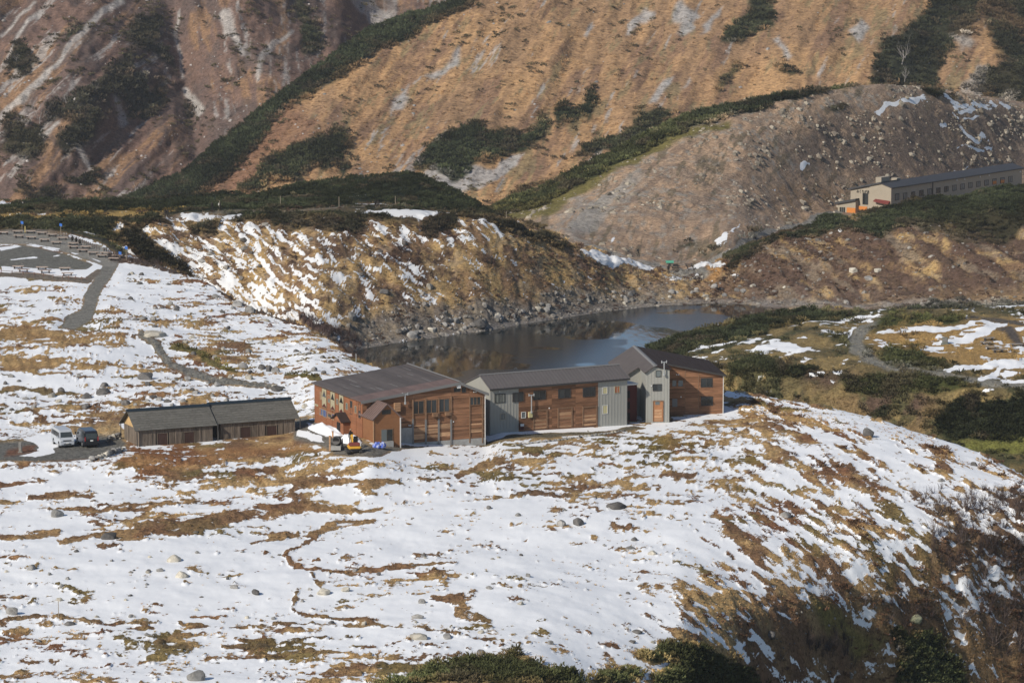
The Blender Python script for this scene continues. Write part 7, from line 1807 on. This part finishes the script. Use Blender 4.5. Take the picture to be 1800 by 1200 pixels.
# people at the terrace and on the trails
def seat(u_, v_, jk, lab, hat=None):
    p = gp(front, u_, v_); person(p, math.pi + random.uniform(-.5, .5), 'sit', jk, DARKC, lab, hat=hat)
seat(127.5, 426, WHITEC, 'person in a pale top sitting on the terrace, left of three')
seat(134, 429, BLUEC, 'person in a blue jacket sitting on the terrace, middle of three')
seat(140, 432, REDC, 'person in a red jacket sitting on the terrace, right of three')
for u_, v_, jk, pk, lab in [(290.5, 383, PINKC, DARKC, 'hiker in a faded pink jacket on the bank trail, left of a pair'), (294.5, 383, PINKC, None, 'hiker in a faded pink jacket on the bank trail, right of a pair'), (373, 371, BLUEC, DARKC, 'hiker in light blue walking the trail among the pines'), (387, 371, DARKC, WHITEC, 'hiker in dark clothes with pale pack beside a trail pole'), (664.5, 367, ROYAL, None, 'hiker in a bright blue jacket on the snowy bank trail'), (660, 367, DARKC, None, 'hiker in dark clothes beside the one in bright blue')]:
    person(gp(bankS, u_, v_), random.uniform(-1, 2), 'walk', jk, DARKC, lab, pack=pk)
person(gp(hill, 1122.5, 451), 1.2, 'walk', DARKC, DARKC, 'hiker all in black on the scree path near the saddle', pack=DARKC)
person(gp2(1175, 480), .4, 'stand', WHITEC, DARKC, 'person in a white top at the left edge of the saddle platform')

# ------------------------------------------------------------------ poles, fences, markers
WOODP = mat('pole_wood', (0.28, 0.23, 0.17), .9, var=.3, vscale=4); BLUES = mat('sign_blue', (0.05, 0.17, 0.55), .6)
def pole(s, u_, v_, top_v, label, flag=False, col=WOODP, r_=.06, group=None):
    p = gp(s, u_, v_); h = (v_ - top_v) / (F / p.y)
    t = thing('marker_pole', label, 'pole', p, 0, group)
    part('pole', tube(p - UP * .3, p + UP * h, r_, r_ * .8, 8), col, t)
    part('pole_cap', tube(p + UP * h, p + UP * (h + .05), r_ * 1.1, r_ * .6, 8), col, t)
    if flag: part('blue_sign', prism([p + UP * (h - .1) + Vector((-.22, -.08, 0)), p + UP * (h - .2) + Vector((.25, -.08, 0)), p + UP * (h + .30) + Vector((.25, -.08, 0)), p + UP * (h + .38) + Vector((-.22, -.08, 0))], Vector((0, .04, 0))), BLUES, t)
pole(front, 39, 409, 392, 'pole with blue sign at the left back of the terrace', True)
pole(front, 44.5, 409, 398, 'short thick yellowish post at the terrace back edge', False, mat('post_yellow', (0.42, 0.34, 0.14), .8), .14)
pole(front, 107, 413, 396, 'pole with blue sign at the middle of the terrace fence', True)
pole(front, 222, 457, 436, 'pole with blue sign at the right end of the terrace', True)
pole(front, 211, 455, 446, 'short post with blue sign near the terrace end', True)
for u_, v_, tv in ((386, 366, 353), (493, 362, 345), (596, 363, 346), (695, 363, 345), (890, 388, 372)):
    pole(bankS, u_, v_, tv, {386: 'thin trail pole beside two hikers among the pines', 493: 'thin trail pole in the pines below a small snow patch', 596: 'thin trail pole left of the snowy trail stretch', 695: 'thin trail pole right of the hiker in bright blue', 890: 'thin trail pole at the right end of the bank crest'}[u_], False, WOODP, .07, 'trail poles along the bank')
pole(bankS, 1257, 457, 433, 'tall thin pole on the path right of the saddle', False, METAL, .06)
pole(bankS, 1241, 472, 465, 'short dark stake in the snow right of the platform', False, FRAME_D, .06)
pole(front, 103, 1086, 1058, 'thin bare stake beside the foreground track at left', False, WOODP, .035)
pole(front, 626, 640, 622, 'thin white-topped stake on the plateau rim above the lodge roof', False, METAL, .05)
def fence(name, label, pts, step, h, col, rail=True):
    P = [gp(front, *q) for q in pts]; t = thing(name, label, 'fence', P[0])
    for a, b in zip(P[:-1], P[1:]):
        n = max(1, int((b - a).length / step))
        for k in range(n):
            q = a.lerp(b, k / n); q.z = front.ground(q.x, q.y); part('post', tube(q - UP * .2, q + UP * h, .075, .065, 6), col, t)
        if rail: part('rail', tube(a + UP * h * .8, b + UP * h * .8, .04, .04, 6), col, t)
fence('rail_fence', 'low dark post fence along the back of the viewing terrace', [(60, 409), (95, 412), (125, 420), (170, 438), (195, 447), (214, 456)], 1.3, .75, mat('fence_brown', (0.13, 0.10, 0.085), .9, var=.3, vscale=3))
fence('post_fence', 'low post fence below the gravel field at left', [(2, 480), (60, 484), (110, 490), (155, 495)], 1.7, .6, mat('fence_red_brown', (0.16, 0.09, 0.07), .9), True)
# information stone on the terrace, markers
def slab_marker(s, u_, v_, w_, h_, name, label, cat, m_):
    p = gp(s, u_, v_); t = thing(name, label, cat, p, random.uniform(-.2, .2)); 
    bm = lbox(-w_ / 2, w_ / 2, -w_ * .25, w_ * .25, -.3, h_); o = lpart('stone', bm, m_, t, bevel=.06); lpart('base', lbox(-w_ * .7, w_ * .7, -w_ * .45, w_ * .45, -.3, .12), m_, t, bevel=.04); lpart('plaque', lbox(-w_ * .35, w_ * .35, -w_ * .27, -w_ * .25, h_ * .4, h_ * .85), TRIM, t)
slab_marker(front, 183, 442, 1.1, .75, 'plaque_stone', 'grey plaque stone at the terrace fence', 'plaque', mat('stone_grey', (0.2, 0.21, 0.21), .9, var=.4, vscale=3))
slab_marker(knoll, 1661, 606, .85, 1.05, 'stone_marker', 'squat stone marker on snow beside the knoll path', 'marker', mat('stone_green', (0.15, 0.155, 0.13), .9, var=.4, vscale=3))
slab_marker(front, 36, 795, .4, 1.25, 'stone_pillar', 'grey stone pillar at the yard entrance left of the vans', 'pillar', mat('stone_pillar', (0.19, 0.18, 0.16), .9, var=.5, vscale=3))
slab_marker(front, 218, 791, .45, .5, 'notice_board', 'small white notice board at the left shed corner', 'sign', WHITEP)
# hut with green roof at the saddle
p = gp2(1177, 466); hut = thing('green_roof_hut', 'tiny hut with green roof behind the saddle platform', 'hut', p, .1)
lpart('wall', lbox(-.65, .65, -.5, .5, -.3, .7), mat('hut_wood', (0.2, 0.17, 0.14), .9), hut)
for sg in (-1, 1): lpart('roof', prism([Vector((-.8, 0, 1.05)), Vector((.8, 0, 1.05)), Vector((.8, sg * .7, .66)), Vector((-.8, sg * .7, .66))], UP * .07), mat('green_roof', (0.09, 0.33, 0.22), .6), hut)
lpart('door', lbox(-.25, .15, -.53, -.5, -.1, .55), FRAME_D, hut)
# rubble walls: each stone a part
def rubble(name, label, pts, s, size, rows=2):
    P = [gp(s, *q) for q in pts]; t = thing(name, label, 'stone wall', P[0])
    for a, b in zip(P[:-1], P[1:]):
        n = max(1, int((b - a).length / (size * .8)))
        for k in range(n):
            for r_ in range(rows):
                q = a.lerp(b, (k + random.random() * .7) / n); q.z = s.ground(q.x, q.y) + r_ * size * .45
                o = bpy.data.objects.new('stone', random.choice(BMESH[random.choice(['grey', 'grey', 'pale', 'dark'])])); COL.objects.link(o); o.parent = t
                d_ = size * random.uniform(.75, 1.3); o.location = q + Vector((0, random.uniform(-.2, .2), size * .12)) - t.location; o.scale = (d_, d_, d_); o.rotation_euler = (0, 0, random.uniform(0, 6.28))
rubble('rubble_wall', 'low rubble wall between the yard and the rusty grass', [(160, 810), (185, 803), (215, 792)], front, .6)
rubble('rubble_wall', 'rubble wall at the back of the yard beside the left shed', [(188, 776), (212, 770)], front, .55, 3)
rubble('rubble_kerb', 'line of small stones along the track in front of the lodge wing', [(900, 783), (980, 775), (1060, 763), (1100, 757)], front, .4, 1)
rubble('retaining_wall', 'stone retaining wall along the front of the saddle platform', [(1158, 478), (1172, 488), (1195, 493), (1222, 491), (1235, 486)], bankS, .55, 1)

# ------------------------------------------------------------------ birches and bare shrubs: each its own
BIRCH = mat('birch_bark', (0.27, 0.245, 0.225), .85, var=.4, vscale=1); TWIGS = mat('shrub_twigs', (0.10, 0.075, 0.066), .9, rnd=.3, var=.2)
def birch(s, u_, v_, px_, label, seed):
    p = s.at(u_, v_); h = px_ / (F / p.y); r = random.Random(seed)
    t = thing('bare_birch', label, 'tree', p, 0, 'bare white birches on the mountains')
    top = Vector((r.uniform(-.18, .18) * h, 0, h * .55)); mid = Vector((r.uniform(-.1, .1) * h, r.uniform(-.1, .1) * h, h * .28))
    bm = tube((0, 0, -.5), mid, .05 * h * .55, .035 * h * .6, 6); tube(mid, top, .035 * h * .6, .02 * h * .6, 6, bm); lpart('trunk', bm, BIRCH, t)
    me = twig_mesh(seed, BIRCH, 9, .011, .85); cr = bpy.data.objects.new('crown', me); COL.objects.link(cr); cr.parent = t; cr.location = mid * .95; cr.scale = (h * .85, h * .85, h * .72)
for k, (s, u_, v_, px_, lab) in enumerate([(brownm, 118, 190, 34, 'bare birch on the dark spur of the brown mountain'), (brownm, 70, 218, 38, 'wide bare birch at the left on the brown mountain'), (brownm, 398, 208, 26, 'bare birch just above the pine ridge, lower of two'), (brownm, 414, 196, 24, 'bare birch just above the pine ridge, upper of two'), (golden, 240, 318, 32, 'leaning bare birch at the lower end of the pine ridge'), (brownm, 54, 325, 24, 'small bare birch low on the brown mountain'), (golden, 1585, 112, 44, 'tallest bare birch on the dark pine slope at upper right'), (golden, 1590, 145, 30, 'smaller bare birch below the tallest one at upper right'), (brownm, 165, 165, 20, 'small bare birch beside the pale gully streak'), (brownm, 30, 110, 18, 'small bare birch at the upper left edge')]):
    birch(s, u_, v_, px_, lab, 700 + k)
SHM = [twig_mesh(800 + i, TWIGS, 16, .012, .95) for i in range(6)]
def shrub(u_, v_, w_, label, k):
    p = gp(front, u_, v_); d_ = w_ / (F / p.y)
    t = thing('bare_shrub', label, 'shrub', p - UP * .05, random.uniform(0, 6), 'bare shrubs on the right bank')
    o = bpy.data.objects.new('twigs', SHM[k % 6]); COL.objects.link(o); o.parent = t; o.scale = (d_ * .8, d_ * .8, d_ * .72)
for k, (u_, v_, w_, lab) in enumerate([(1650, 905, 60, 'bare shrub at the top of the bank, left end of the row'), (1700, 895, 60, 'bare shrub in the top row on the bank, left of centre'), (1745, 900, 62, 'bare shrub in the top row on the bank, right of centre'), (1790, 905, 62, 'bare shrub at the right end of the top row'), (1640, 935, 50, 'bare shrub in the second row, left end'), (1690, 950, 60, 'bare shrub in the second row, middle'), (1740, 960, 66, 'bare shrub in the second row, right of middle'), (1785, 965, 66, 'bare shrub in the second row at the picture edge'), (1670, 1000, 56, 'bare shrub mid bank, left of two'), (1730, 1012, 62, 'bare shrub mid bank, right of two'), (1790, 1030, 60, 'bare shrub mid bank at the right edge'), (1695, 1095, 66, 'fan-shaped bare shrub spread on a snow patch'), (1745, 1130, 62, 'bare shrub low on the bank right of the fan-shaped one'), (1792, 1140, 60, 'bare shrub low on the bank at the right edge'), (1455, 1140, 60, 'bare purple shrub in the rusty hollow, lower one'), (1450, 1048, 40, 'small bare shrub at the head of the green gully'), (1600, 1100, 54, 'bare shrub around the moss-green boulder'), (1560, 1095, 40, 'bare shrub left of the moss-green boulder'), (1520, 1060, 40, 'small bare shrub above the moss-green boulder'), (1765, 1080, 56, 'bare shrub on snow below the right edge rows'), (1620, 1045, 40, 'small bare shrub left of the bare mid-bank pair'), (1370, 1160, 44, 'bare shrub beside the bottom pines')]):
    shrub(u_, v_, w_, lab, k)

# ------------------------------------------------------------------ thin mountain haze
bm = lbox(-520, 560, -30, 1420, -85, 175)
me = bpy.data.meshes.new('haze'); bmesh.ops.recalc_face_normals(bm, faces=bm.faces[:]); bm.to_mesh(me); bm.free()
m = bpy.data.materials.new('haze_air'); m.use_nodes = True
for nd in list(m.node_tree.nodes):
    if nd.type == 'BSDF_PRINCIPLED': m.node_tree.nodes.remove(nd)
pv = m.node_tree.nodes.new('ShaderNodeVolumePrincipled'); pv.inputs['Color'].default_value = (0.88, 0.93, 1.0, 1); pv.inputs['Density'].default_value = 0.00005
m.node_tree.links.new(pv.outputs[0], [nd for nd in m.node_tree.nodes if nd.type == 'OUTPUT_MATERIAL'][0].inputs['Volume'])
me.materials.append(m); hz = bpy.data.objects.new('haze', me); COL.objects.link(hz)
hz['kind'] = 'stuff'; hz['label'] = 'thin pale haze over the whole landscape'; hz['category'] = 'haze'
